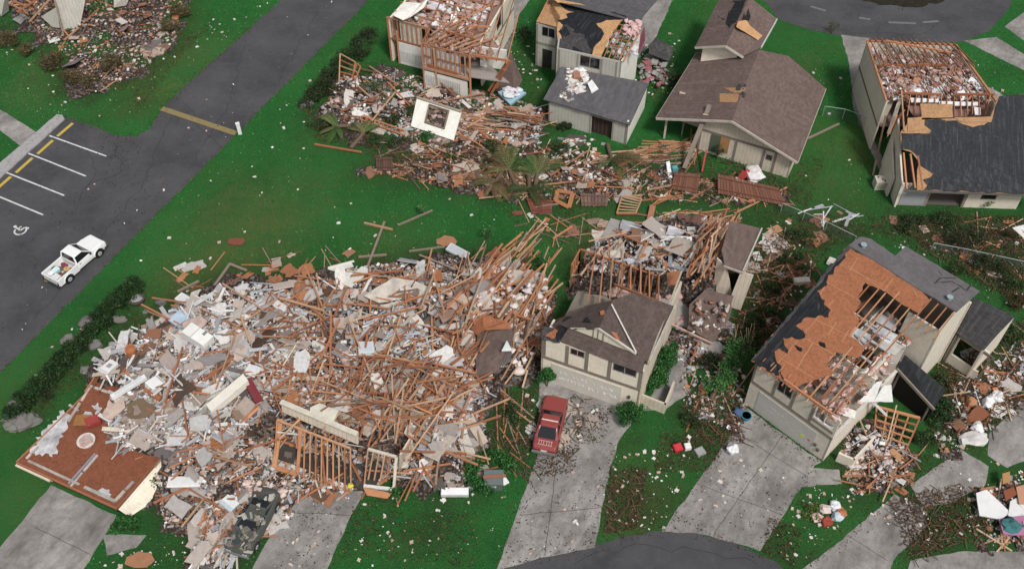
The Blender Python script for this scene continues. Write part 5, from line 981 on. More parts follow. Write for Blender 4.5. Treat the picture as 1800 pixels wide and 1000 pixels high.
    place(t, 137, 466, 60.0); return t
PT = pickup(); bpy.context.view_layer.update(); PM = Matrix.Translation(PT.location) @ Matrix.Rotation(PT.rotation_euler.z, 4, 'Z')
def inbed(mb, name, mat, label, cat):
    mb.v = [PM @ p for p in mb.v]; return tag(mb.build(name, mat), label, cat)
b = MB(); b.tube((-2.0, .3, .54), (-2.0, .3, .86), .17, (.75, .75, .74), 14, r2=.19); b.tube((-2.0, .3, .86), (-2.0, .3, .875), .20, (.82, .82, .81), 14); inbed(b, 'bucket', 'piece_clean', 'white bucket with lid in the pickup bed near the tailgate', 'bucket')
b = MB(); b.tube((-1.05, -.3, .54), (-1.05, -.3, .78), .19, (.42, .25, .10), 14); b.tube((-1.05, -.3, .78), (-1.05, -.3, .80), .22, (.60, .40, .18), 14); b.tube((-1.05, -.3, .80), (-1.05, -.3, .86), .05, (.3, .18, .08), 8); inbed(b, 'drum', 'piece', 'round tan drum in the pickup bed behind the cab', 'drum')
b = MB(); b.abox(-1.85, -1.3, .12, .5, .54, .82, (.42, .66, .68)); b.prism([(-1.87, .1, .86), (-1.28, .1, .86), (-1.28, .52, .86), (-1.87, .52, .86)], .05, (.60, .76, .77)); inbed(b, 'cooler', 'piece_clean', 'pale turquoise cool box in the pickup bed', 'cooler')
b = MB(); b.abox(-2.2, -1.75, -.45, .05, .54, .78, (.70, .70, .70)); b.abox(-2.2, -1.75, -.22, -.18, .78, .785, (.5, .5, .5)); inbed(b, 'white_box', 'piece_clean', 'low white box against the pickup tailgate', 'box')
b = MB(); b.blob((-.8, .2, .68), .22, .3, .14, (.22, .03, .06), 4, .4); inbed(b, 'bag', 'piece', 'dark red bag in the pickup bed against the cab', 'bag')
b = MB(); junk(b, lambda: Vector((U(-1.7, -.7), U(-.6, .5), .56)), 40, .06, .22, [(.15, .07, .04), (.05, .10, .09), (.3, .12, .06), (.1, .1, .1)]); inbed(b, 'loose_scrap', 'piece', 'brown and dark scraps lying on the pickup bed floor', 'scrap')['kind'] = 'stuff'
def sedan(label, cat, col, u, v, ang, wreck=False):
    t = thing('car', (0, 0, 0), label, cat); hw = .86; b = MB()
    def dz(x): return -.16 if wreck and -1 < x < 1 else 0
    loft(b, [ring(2.2, .70, .36, .66), ring(2.1, .80, .28, .80), ring(1.7, .85, .24, .88), ring(.75, .87, .24, .95), ring(-.2, .87, .24, .95), ring(-1.2, .86, .24, .95), ring(-1.9, .83, .28, .90), ring(-2.12, .78, .34, .82), ring(-2.18, .72, .4, .74)], col); 
    for s in (-1, 1):
        for x in (1.4, -1.3): b.tube((x, s * .70, .33), (x, s * .868, .33), .37, (.015, .015, .015), 16)
    b.build('body', 'paint' if not wreck else 'weathered', t)
    h = MB(); h.prism([(1.98, -.66, .875), (1.98, .66, .875), (.82, .74, .975), (.82, -.74, .975)], .02, vary(col, .04)); h.build('hood', 'paint' if not wreck else 'weathered', t)
    z1 = 1.34 - (.22 if wreck else 0); rf = MB()
    def cr(x, w, z): return [(x, -w, z - .06), (x, -w + .07, z), (x, w - .07, z), (x, w, z - .06)]
    loft(rf, [cr(.28, .56, z1 - .04), cr(.15, .60, z1), cr(-.55, .60, z1 + (.0 if not wreck else -.08)), cr(-.72, .57, z1 - .04)], vary(col, .05))
    for s in (-1, 1): rf.beam((.82, s * .70, .95), (.25, s * .57, z1 - .04), .05, .05, col); rf.beam((-1.45, s * .70, .95), (-.68, s * .575, z1 - .05), .13, .08, col); rf.beam((-.3, s * .76, .95), (-.25, s * .6, z1 - .06), .09, .05, col)
    rf.build('roof', 'paint' if not wreck else 'weathered', t)
    g = MB(); g.prism([(.8, -.66, .965), (.8, .66, .965), (.27, .54, z1 - .05), (.27, -.54, z1 - .05)], .02, (.03, .03, .03)); g.build('windshield', 'glass', t)
    g = MB(); g.prism([(-1.42, -.62, .965), (-1.42, .62, .965), (-.72, .52, z1 - .05), (-.72, -.52, z1 - .05)], .02, (.03, .03, .05)); g.build('rear_window', 'glass', t)
    for s in (-1, 1):
        g = MB(); g.prism([(.74, s * .73, .955), (-1.3, s * .73, .955), (-.66, s * .60, z1 - .08), (.26, s * .60, z1 - .08)], .02, (.03, .03, .03), 0, Vector((0, s, .4)).normalized()); g.build('side_window', 'glass', t)
        m = MB(); m.abox(-2.2, -2.15, s * .52 - .2, s * .52 + .2, .58, .70, (.16, .02, .02)); m.build('taillight', 'piece_clean', t); m = MB(); m.abox(2.14, 2.21, s * .52 - .16, s * .52 + .16, .52, .64, (.55, .55, .52)); m.build('headlight', 'piece_clean', t)
    for x in (1.4, -1.3):
        for s in (-1, 1): wheel(t, x, s * .76, .30, .2)
    for x0, x1, n in ((-2.3, -2.18, 'rear_bumper'), (2.2, 2.3, 'front_bumper')): m = MB(); m.abox(x0, x1, -.8, .8, .36, .52, (.16, .16, .16)); m.build(n, 'piece_clean', t)
    if not wreck:
        m = MB(); m.prism([(-.18, -.55, z1 + .012), (-.18, .55, z1 + .012), (-.27, .55, z1 + .012), (-.27, -.55, z1 + .012)], .012, (.66, .58, .54)); tag(m.build('roof_band', 'piece_clean', t), 'pale band across the roof')
        m = MB()
        for y in (-.42, -.26, -.1, .1, .26, .42): m.abox(-1.93, -1.62, y - .014, y + .014, .955, .975, (.62, .48, .46))
        for x in (-1.62, -1.94): m.abox(x - .012, x + .012, -.48, .48, .957, .978, (.62, .48, .46))
        m.build('luggage_rack', 'piece_clean', t); m = MB(); m.abox(-2.235, -2.19, -.2, .2, .58, .70, (.6, .58, .55)); m.build('licence_plate', 'piece_clean', t)
        for s in (-1, 1): m = MB(); m.beam((-1.44, s * .64, .985), (-.72, s * .545, z1 - .03), .03, .02, (.62, .58, .56)); m.build('window_trim', 'piece_clean', t)
    place(t, u, v, ang); return t
sedan('red two door car on the driveway below the spray-painted garage', 'car', (.25, .05, .045), 967, 753, 77).scale = (.96, .96, .96)
WRK = sedan('crushed dark green car half buried under rubble at the bottom', 'car', (.075, .085, .08), 450, 922, 252, True)
WM = Matrix.Translation(WRK.location) @ Matrix.Rotation(WRK.rotation_euler.z, 4, 'Z'); m = MB(); CAMO = [(.06, .08, .06), (.16, .145, .12), (.03, .05, .055), (.25, .22, .2), (.09, .06, .05), (.42, .40, .33), (.5, .42, .38)]
for _ in range(75):
    x = U(-2.1, 2.1); y = U(-.8, .8); z = 1.14 if -.8 < x < .3 else .98
    if abs(y) > .55 and -.9 < x < .5: z = .97
    s_ = U(.06, .34); a_ = U(0, 6.3); p_ = WM @ Vector((x, y, z)); d_ = Vector((math.cos(a_), math.sin(a_), U(-.15, .15))); e_ = Vector((-math.sin(a_), math.cos(a_), U(-.1, .1))); m.box(p_, d_ * s_, e_ * s_ * U(.2, .7), Z * .012, vary(rng.choice(CAMO), .2))
tag(m.build('fallen_scraps', 'weathered'), 'dull green, grey and tan scraps covering the crushed dark car', 'scrap', kind='stuff')

# ================================================================ SINGLE THINGS THE PHOTO SHOWS
def solo(mb, name, mat, label, cat, **k): return tag(mb.build(name, mat, smooth=k.pop('smooth', False)), label, cat, **k)
def obox(u, v, dz, l, w, h, ang, c, tilt=0.0, roll=0.0, mb=None, fine=.0):
    """a box whose underside centre stands on the heap at photo point (u, v)"""
    mb = mb or MB(); p = drop(u, v) + Z * dz; r = Matrix.Rotation(math.radians(ang), 3, 'Z') @ Matrix.Rotation(math.radians(tilt), 3, 'Y') @ Matrix.Rotation(math.radians(roll), 3, 'X')
    mb.box(p + r @ Vector((0, 0, h / 2)), r @ Vector((l / 2, 0, 0)), r @ Vector((0, w / 2, 0)), r @ Vector((0, 0, h / 2)), c); mb.last = (p, r); return mb
def lid(mb, l, w, h, c, pr=.02, k=.9):
    p, r = mb.last; mb.box(p + r @ Vector((0, 0, h + pr / 2)), r @ Vector((l * k / 2, 0, 0)), r @ Vector((0, w * k / 2, 0)), r @ Vector((0, 0, pr / 2)), c); return mb
def hlid(mb, x0, x1, y0, y1, z, c, t=.012):
    p, r = mb.last; mb.box(p + r @ Vector(((x0 + x1) / 2, (y0 + y1) / 2, z)), r @ Vector(((x1 - x0) / 2, 0, 0)), r @ Vector((0, (y1 - y0) / 2, 0)), r @ Vector((0, 0, t)), c); return mb
b = obox(422, 235, 0, .3, .3, 1.05, 20, (.78, .78, .76)); lid(b, .3, .3, 1.05, (.7, .7, .68), .06, 1.1); solo(b, 'bollard', 'piece_clean', 'short white post at the end of the yellow road line', 'bollard')
b = obox(352, 603, .3, 1.9, .95, .75, -32, (.76, .76, .72), 6); hlid(b, .25, .45, .15, .48, .76, (.2, .2, .19)); hlid(b, -.95, -.2, -.47, .47, .757, (.70, .70, .67)); hlid(b, -.22, -.18, -.47, .47, .76, (.35, .35, .33)); solo(b, 'refrigerator', 'piece_clean', 'large white refrigerator lying on its back in the rubble', 'refrigerator')
b = obox(276, 690, .35, .95, .8, .8, 52, (.80, .80, .78), 10, 8); hlid(b, -.4, .4, -.33, .33, .81, (.74, .74, .72)); hlid(b, .3, .44, -.36, .36, .812, (.4, .4, .4)); solo(b, 'washing_machine', 'piece_clean', 'white square appliance tipped among grey metal strips', 'appliance')
b = obox(195, 656, .2, 1.1, .75, .5, 62, (.74, .74, .72), 8); hlid(b, -.1, .25, -.15, .15, .51, (.3, .3, .3)); hlid(b, -.5, -.42, -.3, .3, .51, (.5, .5, .5)); solo(b, 'stove', 'piece_clean', 'white stove lying above the red-brown deck', 'appliance')
b = obox(232, 690, .5, 2.4, .32, .28, 38, (.72, .73, .73), -5); lid(b, 2.4, .32, .28, (.6, .61, .61), .02, .8); solo(b, 'white_beam', 'piece_clean', 'thick white beam slanting over the upper edge of the deck', 'beam')
b = obox(335, 855, .55, 2.4, .78, .09, 4, (.80, .80, .79), 4, -10); hlid(b, -1.16, 1.16, -.34, .34, .09, (.77, .77, .76)); solo(b, 'white_door', 'piece_clean', 'clean white door lying flat on the lower rubble', 'door')
b = MB(); p = drop(235, 628); b.tube(p + Z * .1, p + Vector((.1, -.1, 1.1)), .36, (.42, .15, .06), 14); b.tube(p + Vector((.1, -.1, 1.1)), p + Vector((.1, -.1, 1.2)), .3, (.36, .13, .05), 14, r2=.12); solo(b, 'water_tank', 'piece', 'upright rust-orange water tank at the left edge of the rubble', 'tank')
b = MB(); p = drop(276, 702) + Z * .6; b.tube(p - Vector((.65, -.4, 0)), p + Vector((.55, -.45, .05)), .2, (.34, .13, .06), 10); b.tube(p + Vector((.55, -.45, .05)), p + Vector((.60, -.49, .05)), .13, (.16, .07, .04), 10); solo(b, 'carpet_roll', 'piece', 'rolled rust-brown carpet beside the tipped white appliance', 'carpet')
b = MB(); p = drop(247, 728); b.prism(ragged([p + Vector(q) for q in ((-1.0, .3, .5), (.1, .75, .75), (1.1, .2, .6), (.7, -.5, .45), (-.3, -.6, .4), (-1.1, -.3, .4))], .1, .4), .08, (.16, .115, .07)); solo(b, 'rug', 'weathered', 'crumpled olive-brown rug in the left rubble', 'rug')
b = MB(); p = drop(206, 722); b.prism(ragged([p + Vector(q) for q in ((-.4, .6, .6), (.5, .7, .7), (.7, -.1, .6), (.0, -.9, .4), (-.7, -.6, .4))], .1, .3), .1, (.56, .43, .36)); solo(b, 'pink_blanket', 'weathered', 'pale pink blanket beside the olive-brown rug', 'blanket')
b = MB(); p = Q(153, 777, 1.0); b.tube(p, p + Z * .22, .5, (.66, .60, .55), 16, r2=.58); b.tube(p + Z * .22, p + Z * .24, .42, (.45, .36, .33), 16); fluff(b, lambda: p + Vector((U(-.4, .4), U(-.4, .4), .22)), 6, .08, .16, (.6, .35, .3)); solo(b, 'round_cushion', 'piece', 'round pinkish white cushion on the red-brown deck', 'cushion')
b = obox(172, 757, .95, .9, .7, .3, 30, (.30, .035, .035), 8); lid(b, .9, .7, .3, (.34, .05, .045), .06, .8); solo(b, 'red_cushion', 'piece', 'dark red seat cushion at the deck edge', 'cushion')
b = MB(); p = Q(150, 745, 1.0); 
for sx in (-1, 1):
    for sy in (-1, 1): b.beam(p + Vector((sx * .42, sy * .28, 0)), p + Vector((sx * .45, sy * .3, .42)), .07, .07, (.22, .09, .03))
b.prism([p + Vector(q) for q in ((-.55, -.4, .46), (.55, -.4, .46), (.55, .4, .46), (-.55, .4, .46))], .05, (.30, .14, .045)); solo(b, 'small_table', 'piece', 'small amber wooden table standing on the deck', 'table')
# room corner with cream band and dark red carpeted side
ct = thing('wall_fragment', drop(425, 722), 'tilted wall corner with a cream top and a dark red side in the rubble', 'wall'); p = BASE[ct.name]; ca = Vector((.72, .62, .25)); cb_ = Vector((.62, -.76, -.1)); 
m = MB(); m.box(p + Vector((-.6, .2, 1.5)), ca * 1.5, cb_ * .32, Z * .28, (.70, .67, .58)); m.build('cream_band', 'piece_clean', ct)
m = MB(); m.prism([p + Vector((.25, 1.1, 1.9)), p + Vector((.7, 1.35, 1.8)), p + Vector((1.6, .1, 1.1)), p + Vector((1.15, -.2, 1.2))], .25, (.17, .025, .035)); m.build('red_carpet', 'weathered', ct)
m = MB(); m.prism([p + Vector((.35, .5, 1.0)), p + Vector((1.1, -.2, 1.05)), p + Vector((.3, -1.2, .5)), p + Vector((-.5, -.5, .5))], .1, (.40, .33, .28)); m.prism([p + Vector((.1, -1.3, .45)), p + Vector((1.3, -.3, 1.0)), p + Vector((1.35, -.4, .85)), p + Vector((.15, -1.45, .3))], .1, lum()); m.beam(p + Vector((-1.6, -.1, 1.3)), p + Vector((.2, 1.3, 2.0)), .1, .14, lum()); m.build('wall_back', 'piece', ct)
b = MB(); p = drop(412, 662); b.prism([p + Vector(q) for q in ((-.9, .35, .55), (.2, .25, .7), (1.0, -.25, .7), (1.0, -.6, .3), (-.8, .0, .25))], .15, (.42, .44, .42)); b.beam(p + Vector((-.9, .4, .6)), p + Vector((1.0, -.2, .75)), .3, .06, (.16, .15, .16)); solo(b, 'countertop', 'piece', 'grey-green worktop with a dark edge above the tilted wall corner', 'worktop')
b = obox(395, 783, .9, .95, .75, .06, 70, (.47, .48, .50), 35, 15); lid(b, .95, .75, .06, (.42, .43, .46), .01, .85); solo(b, 'grey_panel', 'piece', 'grey angular panel propped below the tilted wall corner', 'panel')
b = obox(408, 898, .9, .8, .95, .12, 60, (.50, .56, .58), 14, 14); hlid(b, -.05, .38, -.44, .44, .125, (.66, .70, .70)); hlid(b, -.1, -.04, -.45, .45, .13, (.75, .78, .78)); solo(b, 'appliance_door', 'piece_clean', 'pale blue and white appliance panel beside the crushed dark car', 'panel')
b = MB(); b.blob(drop(617, 858) + Z * .35, .2, .2, .18, (.62, .55, .04), 3, .25); solo(b, 'yellow_bag', 'piece_clean', 'bright yellow bag at the foot of the collapsed house front', 'bag')
b = obox(320, 572, .5, 1.15, 1.0, .2, -35, (.38, .48, .58), 6, 5); lid(b, 1.15, 1.0, .2, (.42, .52, .62), .03, .85); solo(b, 'blue_mattress', 'piece', 'small light blue mattress on the upper left rubble', 'mattress')
b = MB(); p = drop(290, 575); b.prism([p + Vector(q) for q in ((-.9, -.6, .4), (.3, -.3, .5), (.9, .8, .6), (-.2, .7, .5))], .08, (.56, .50, .44)); solo(b, 'beige_board', 'weathered', 'pale beige board left of the small blue mattress', 'board')
b = MB(); p = drop(298, 592); b.prism([p + Vector(q) for q in ((-.8, .1, .5), (.2, .6, .7), (.8, .1, .6), (-.1, -.6, .4))], .08, (.22, .12, .08)); solo(b, 'brown_board', 'weathered', 'brown board below the small blue mattress', 'board')
b = MB(); p = drop(345, 580); b.prism(ragged([p + Vector(q) for q in ((-.8, .1, .6), (.3, .7, .8), (.9, .2, .8), (.4, -.6, .5), (-.5, -.6, .5))], .12, .3), .1, (.52, .40, .35)); solo(b, 'pink_rug', 'weathered', 'pinkish rug right of the small blue mattress', 'rug')
b = obox(335, 541, .4, 2.0, .7, .3, -33, (.72, .73, .72), 3); hlid(b, -.9, .9, -.25, .25, .31, (.60, .62, .62)); solo(b, 'white_cabinet', 'piece_clean', 'long white cabinet on its side at the upper left edge of the rubble', 'cabinet')
b = MB(); b.prism([Q(298, 545, .1), Q(322, 515, .3), Q(338, 520, .9), Q(314, 550, .6)], .08, (.27, .26, .27)); solo(b, 'grey_slab', 'piece', 'flat grey slab sticking out over the lawn at the rubble edge', 'panel')
# roof slab, orange panels
b = MB(); b.prism(ragged([Q(838, 586, 2.0), Q(900, 576, 3.0), Q(897, 610, 2.7), Q(876, 655, 2.0), Q(834, 664, 1.7)], .12, .4), .12, (.1, .07, .06)); solo(b, 'roof_piece', 'shingle_brown', 'broken piece of brown shingle roof lying in the rubble', 'roof piece')
b = MB(); b.prism([Q(822, 572, 2.1), Q(848, 552, 3.0), Q(892, 566, 3.2), Q(900, 578, 3.06), Q(850, 580, 2.7), Q(838, 588, 2.2)], .06, (.33, .12, .05)); solo(b, 'sheathing_piece', 'osb', 'bright rust-orange sheathing above the broken brown roof piece', 'board')
b = MB(); p0, p1, p2 = Q(882, 616, 2.9), Q(900, 615, 2.9), Q(891, 598, 3.4); b.prism([p0, p1, p2], .06, (.48, .53, .52), n=Vector((0, -.8, .6)).normalized()); b.beam(p0, p1, .1, .1, (.7, .7, .68)); solo(b, 'gable_vent', 'piece_clean', 'small white triangular vent on the broken brown roof piece', 'vent')
b = MB(); b.prism(ragged([Q(852, 450, .5), Q(873, 433, .6), Q(884, 448, .6), Q(864, 463, .5)], .04, .3), .05, (.34, .15, .07)); solo(b, 'plywood_square', 'osb', 'square of orange-brown sheathing on the upper rubble edge', 'board')
for u0, v0, s, lab in ((785, 426, 1.0, 'oval scrap of orange-brown board on the lawn above the rubble'), (417, 426, .75, 'dark red-brown scrap lying alone on the wide lawn'), (245, 985, .9, 'brown diamond-shaped scrap on the grass at the bottom left'), (910, 376, .45, 'small reddish scrap on the lawn by the fallen fence boards')):
    b = MB(); p = Q(u0, v0); b.prism(ragged([p + Vector((s * math.cos(t) * U(.8, 1.1), s * .6 * math.sin(t) * U(.8, 1.1), .1)) for t in np.arange(0, 6.2, .9)], .05, .3), .04, (.2, .06, .035) if v0 in (376,) or u0 == 417 else (.36, .17, .09)); solo(b, 'board_scrap', 'piece', lab, 'board')
b = MB(); p = Q(700, 512, 1.7)
for q in ([Q(640, 520, 2.4), Q(690, 488, 2.6), Q(728, 493, 2.7), Q(710, 525, 2.5), Q(666, 532, 2.4)], [Q(712, 526, 2.55), Q(730, 494, 2.75), Q(758, 505, 2.7), Q(752, 526, 2.6)], [Q(668, 536, 2.35), Q(706, 528, 2.45), Q(702, 546, 2.35), Q(672, 544, 2.3)]): b.prism(ragged(q, .04, .5), .05, vary((.58, .52, .45), .06))
solo(b, 'plaster_ceiling', 'weathered', 'large cracked beige ceiling panel on top of the rubble', 'panel')
b = MB(); b.prism(ragged([Q(778, 532, 2.4), Q(815, 515, 2.7), Q(824, 530, 2.6), Q(800, 545, 2.4)], .05, .3), .06, (.50, .38, .31)); b.prism(ragged([Q(770, 552, 2.2), Q(800, 542, 2.3), Q(806, 550, 2.3), Q(778, 568, 2.1)], .05, .3), .06, (.34, .20, .16)); solo(b, 'wall_panel', 'weathered', 'pinkish tan wall panel right of the cracked ceiling panel', 'panel')
for u0, v0, l, w_, ang, lab in ((628, 495, 2.2, .9, 55, 'cream door lying on the upper rubble edge'), (612, 490, .8, .6, 60, 'small white square panel left of the cream door'), (601, 473, 2.0, .16, 25, 'upper of two white boards near the lawn edge'), (596, 480, 2.2, .5, 25, 'lower of two white boards near the lawn edge'), (500, 510, 1.4, .7, 20, 'tan panel lying flat beside the orange ladder frame')):
    b = obox(u0, v0, .45, l, w_, .1, ang, (.74, .73, .66) if v0 != 510 else (.48, .40, .35), 5, -12); lid(b, l, w_, .1, (.70, .69, .63) if v0 != 510 else (.45, .37, .32), .01, .86); solo(b, 'panel', 'piece_clean', lab, 'panel')
b = obox(805, 452, .5, 1.7, .75, .2, -32, (.55, .57, .58), 5); hlid(b, -.75, .75, -.28, .28, .2, (.44, .46, .48)); solo(b, 'bathtub_panel', 'piece_clean', 'oblong silver-white sheet with rounded look at the top of the rubble', 'panel')
b = obox(645, 628, .7, 1.0, 1.1, .35, 8, (.62, .66, .68), 10, -10); hlid(b, -.4, .4, -.45, .45, .36, (.55, .60, .63)); solo(b, 'white_cabinet', 'piece_clean', 'pale blue-white cabinet among grey metal strips in mid rubble', 'cabinet')
b = obox(690, 770, .7, 1.2, 1.1, .45, -20, (.40, .42, .45), 5); hlid(b, -.5, .5, -.42, .42, .46, (.13, .05, .035)); solo(b, 'crate', 'piece', 'open crate with a rust-red inside behind the white window bay', 'crate')
fr = thing('wall_fragment', drop(635, 765), 'beige wall sections toppled outward at the right of the rubble', 'wall')
for pts, c in (([Q(803, 770, 1.2), Q(822, 762, 1.2), Q(842, 812, .4), Q(822, 822, .4)], (.50, .45, .38)), ([Q(796, 738, 1.5), Q(814, 735, 1.5), Q(822, 760, 1.2), Q(802, 768, 1.2)], (.60, .58, .54)), ([Q(818, 742, 1.0), Q(832, 730, 1.1), Q(858, 775, .4), Q(846, 784, .4)], (.48, .40, .33))):
    m = MB(); m.prism(pts, .25, c); m.build('wall_section', 'piece', fr)
for u0, v0, l, ang, lab in ((800, 868, 1.7, 0, 'white metal box lying at the lower edge of the rubble'), (1, 1, 0, 0, '')):
    if l: b = obox(u0, v0, .1, l, .5, .35, ang, (.62, .62, .62), 0, 8); hlid(b, -.8, .8, -.2, .2, .36, (.8, .8, .8)); solo(b, 'metal_box', 'piece_clean', lab, 'box')
b = obox(885, 843, .0, .75, .4, .1, 120, (.76, .77, .78)); lid(b, .75, .4, .1, (.8, .8, .8), .01, .9); solo(b, 'small_board', 'piece_clean', 'small white board right of the ring-shaped green bush', 'panel')
# green utility cabinet
t = thing('utility_box', Q(868, 862), 'dark green-grey utility box in front of the ring-shaped bush', 'utility box'); p = BASE[t.name]
m = MB(); m.abox(p.x - .55, p.x + .55, p.y, p.y + .95, 0, .75, (.10, .125, .12)); m.build('cabinet', 'piece_clean', t); m = MB(); m.abox(p.x - .6, p.x + .6, p.y - .05, p.y + 1.0, .75, .82, (.13, .155, .15)); m.build('lid', 'piece_clean', t); m = MB(); m.abox(p.x - .2, p.x + .15, p.y - .02, p.y, .38, .52, (.62, .64, .62)); m.build('label_plate', 'piece_clean', t); m = MB(); m.beam(p + Vector((-.65, .45, .87)), p + Vector((.75, .55, .87)), .2, .06, (.30, .12, .07)); solo(m, 'plank', 'piece', 'short rusty plank lying across the utility box', 'plank')
# blue mattress in front of house B, fallen window wall, other middle things
t = thing('mattress', drop(900, 165), 'light blue mattress with white bedding in front of the roofless house', 'mattress'); p = BASE[t.name]; m = MB(); m.prism([Q(875, 162, .7), Q(895, 152, .9), Q(925, 163, .8), Q(897, 184, .5)], .25, (.30, .46, .54)); m.build('pad', 'piece', t); m = MB(); fluff(m, lambda: Q(U(888, 912), U(156, 168), .85), 16, .15, .4, (.66, .67, .70)); junk(m, lambda: Q(U(890, 908), U(160, 170), .9), 6, .1, .2, [(.45, .1, .1)]); m.build('bedding', 'piece', t)
t = thing('wall_fragment', Q(750, 240), 'fallen cream wall section with a dark window opening', 'wall')
A_, B_, C_, D_ = Q(733, 172, 1.5), Q(811, 197, 1.5), Q(797, 247, .25), Q(722, 222, .25); 
def bl(s, k): return A_.lerp(B_, s).lerp(D_.lerp(C_, s), k)
m = MB()
for s0, s1, k0, k1 in ((0, .3, 0, 1), (.74, 1, 0, 1), (.3, .74, 0, .12), (.3, .74, .74, 1)): m.prism([bl(s0, k0), bl(s1, k0), bl(s1, k1), bl(s0, k1)], .14, (.68, .65, .52))
m.build('panel', 'siding_white', t); m = MB()
for a, b_ in ((bl(.29, .12), bl(.75, .12)), (bl(.29, .74), bl(.75, .74)), (bl(.3, .12), bl(.3, .74)), (bl(.74, .12), bl(.74, .74))): m.beam(a + Z * .06, b_ + Z * .06, .12, .12, (.20, .16, .12))
m.beam(bl(0, 0), bl(1, 0), .2, .16, (.35, .3, .24)); m.build('window_frame', 'piece', t)
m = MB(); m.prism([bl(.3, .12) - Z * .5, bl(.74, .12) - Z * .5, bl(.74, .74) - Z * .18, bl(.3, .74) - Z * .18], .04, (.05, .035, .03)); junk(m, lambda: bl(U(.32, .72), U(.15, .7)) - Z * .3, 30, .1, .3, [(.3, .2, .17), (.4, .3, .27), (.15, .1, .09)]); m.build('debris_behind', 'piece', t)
def ladder(name, label, cat, a, b, c2, d, n, w=.1, c=None, group=None):
    t = thing(name, flat((a + c2) / 2), label, cat, group); m = MB(); m.beam(a, b, w, w, lum()); m.beam(d, c2, w, w, lum()); m.build('rail', 'piece', t)
    for k in range(n): m = MB(); s = k / (n - 1); m.beam(a.lerp(b, s), d.lerp(c2, s), w * .8, w, lum()); m.build('rung', 'piece', t)
    return t
ladder('stud_frame', 'orange ladder-like stud frame lying across the ground left of the cream window wall', 'frame', Q(602, 192, .35), Q(712, 230, .35), Q(710, 238, .25), Q(600, 198, .25), 16, .1)
ladder('stud_frame', 'orange stud frame standing at the left edge of the roofless house rubble', 'frame', Q(598, 95, 1.6), Q(596, 148, .3), Q(618, 148, .3), Q(625, 110, 1.6), 6, .1); ladder('stud_frame', 'second orange stud frame leaning beside the left rubble edge', 'frame', Q(628, 112, 1.5), Q(614, 150, .3), Q(620, 152, .3), Q(634, 118, 1.4), 4, .1)
ladder('stud_frame', 'pale slatted stud frame lying on the grass behind the open house', 'frame', Q(1094, 344, .5), Q(1128, 350, .5), Q(1117, 376, .25), Q(1084, 376, .25), 2, .12); 
m = MB()
for k in range(6): s = k / 5; m.beam(Q(1094, 346, .5).lerp(Q(1086, 374, .25), s), Q(1124, 354, .5).lerp(Q(1116, 374, .25), s), .1, .06, (.44, .32, .18))
m.beam(Q(1148, 361, .4), Q(1142, 386, .3), .45, .05, (.36, .16, .09)); m.beam(Q(1100, 344, .45), Q(1128, 344, .4), .08, .08, (.5, .33, .18)); m.beam(Q(1117, 376, .2), Q(1142, 380, .2), .1, .1, (.3, .14, .09)); m.beam(Q(1150, 360, .3), Q(1185, 345, .3), .1, .08, lum()); solo(m, 'slatted_frame', 'piece', 'yellowish slats and boards lying around the pale frame on the grass', 'frame')
ladder('stud_frame', 'orange stud frame fallen flat beside the entry of the brown-sheathed house', 'frame', Q(1541, 714, .9), Q(1617, 734, .9), Q(1590, 797, .3), Q(1536, 770, .3), 5, .12)
m = MB()
for k in range(6): s = k / 5; m.beam(Q(1545, 716, .95).lerp(Q(1536, 772, .35), s), Q(1614, 735, .95).lerp(Q(1592, 794, .35), s), .1, .1, lum())
m.beam(Q(1576, 712, 1.1), Q(1560, 775, .5), .08, .08, (.55, .4, .25)); solo(m, 'stud_frame', 'piece', 'loose crosswise studs over the fallen stud frame near the entry', 'frame')
ladder('stud_frame', 'orange ladder-like frame at the upper left edge of the big rubble', 'frame', Q(357, 508, .9), Q(446, 517, .9), Q(440, 540, .6), Q(350, 525, .6), 10, .12)
for (a, b_), lab in ((((405, 463), (373, 508)), 'grey-brown post standing askew at the lawn edge'), (((404, 464), (434, 476)), 'short grey-brown rail running from the askew post'), (((312, 513), (350, 494)), 'grey weathered post lying on dry grass'), (((676, 390), (642, 480)), 'long grey post lying from the lawn into the rubble'), (((630, 452), (680, 448)), 'grey plank crossing the long grey post'), (((719, 442), (782, 434)), 'grey board lying on grass above the rubble'), (((940, 365), (985, 358)), 'grey plank beside the fallen red fence'), (((640, 392), (690, 404)), 'orange stud crossing the tip of the long grey post'), (((700, 396), (760, 370)), 'thin broken branch-like plank on the lawn'), (((553, 254), (636, 268)), 'single orange plank on the grass left of the palms'), (((972, 420), (1006, 398)), 'orange stud alone on the grass between both rubble heaps'), (((1420, 244), (1475, 218)), 'grey beam lying on grass right of the brown roofed house'), (((425, 480), (412, 500)), 'short grey stick at the rubble edge'), (((505, 492), (470, 512)), 'grey-brown board at the rubble edge below the tan panel')):
    m = MB(); u0 = a[1] < 470 and a[0] in (405,); m.beam(Q(*a, .5 if a[0] in (405, 404) else .12), Q(*b_, .2), .17 if 'post' in lab or 'beam' in lab else .12, .14, (.24, .19, .145) if 'orange' not in lab else lum()); solo(m, 'plank' if 'post' not in lab else 'post', 'piece', lab, 'plank' if 'post' not in lab else 'post')
m = MB(); m.beam(Q(1248, 184, 4.2), Q(1203, 296, .2), .34, .24, (.26, .215, .175)); solo(m, 'leaning_post', 'weathered', 'thick grey weathered post leaning against the brown roof', 'post')
m = MB(); m.beam(Q(1557, 204, 4.4), Q(1534, 309, .1), .14, .12, (.22, .14, .09)); solo(m, 'leaning_pole', 'weathered', 'thin brown pole leaning at the left of the open-roofed house', 'pole')
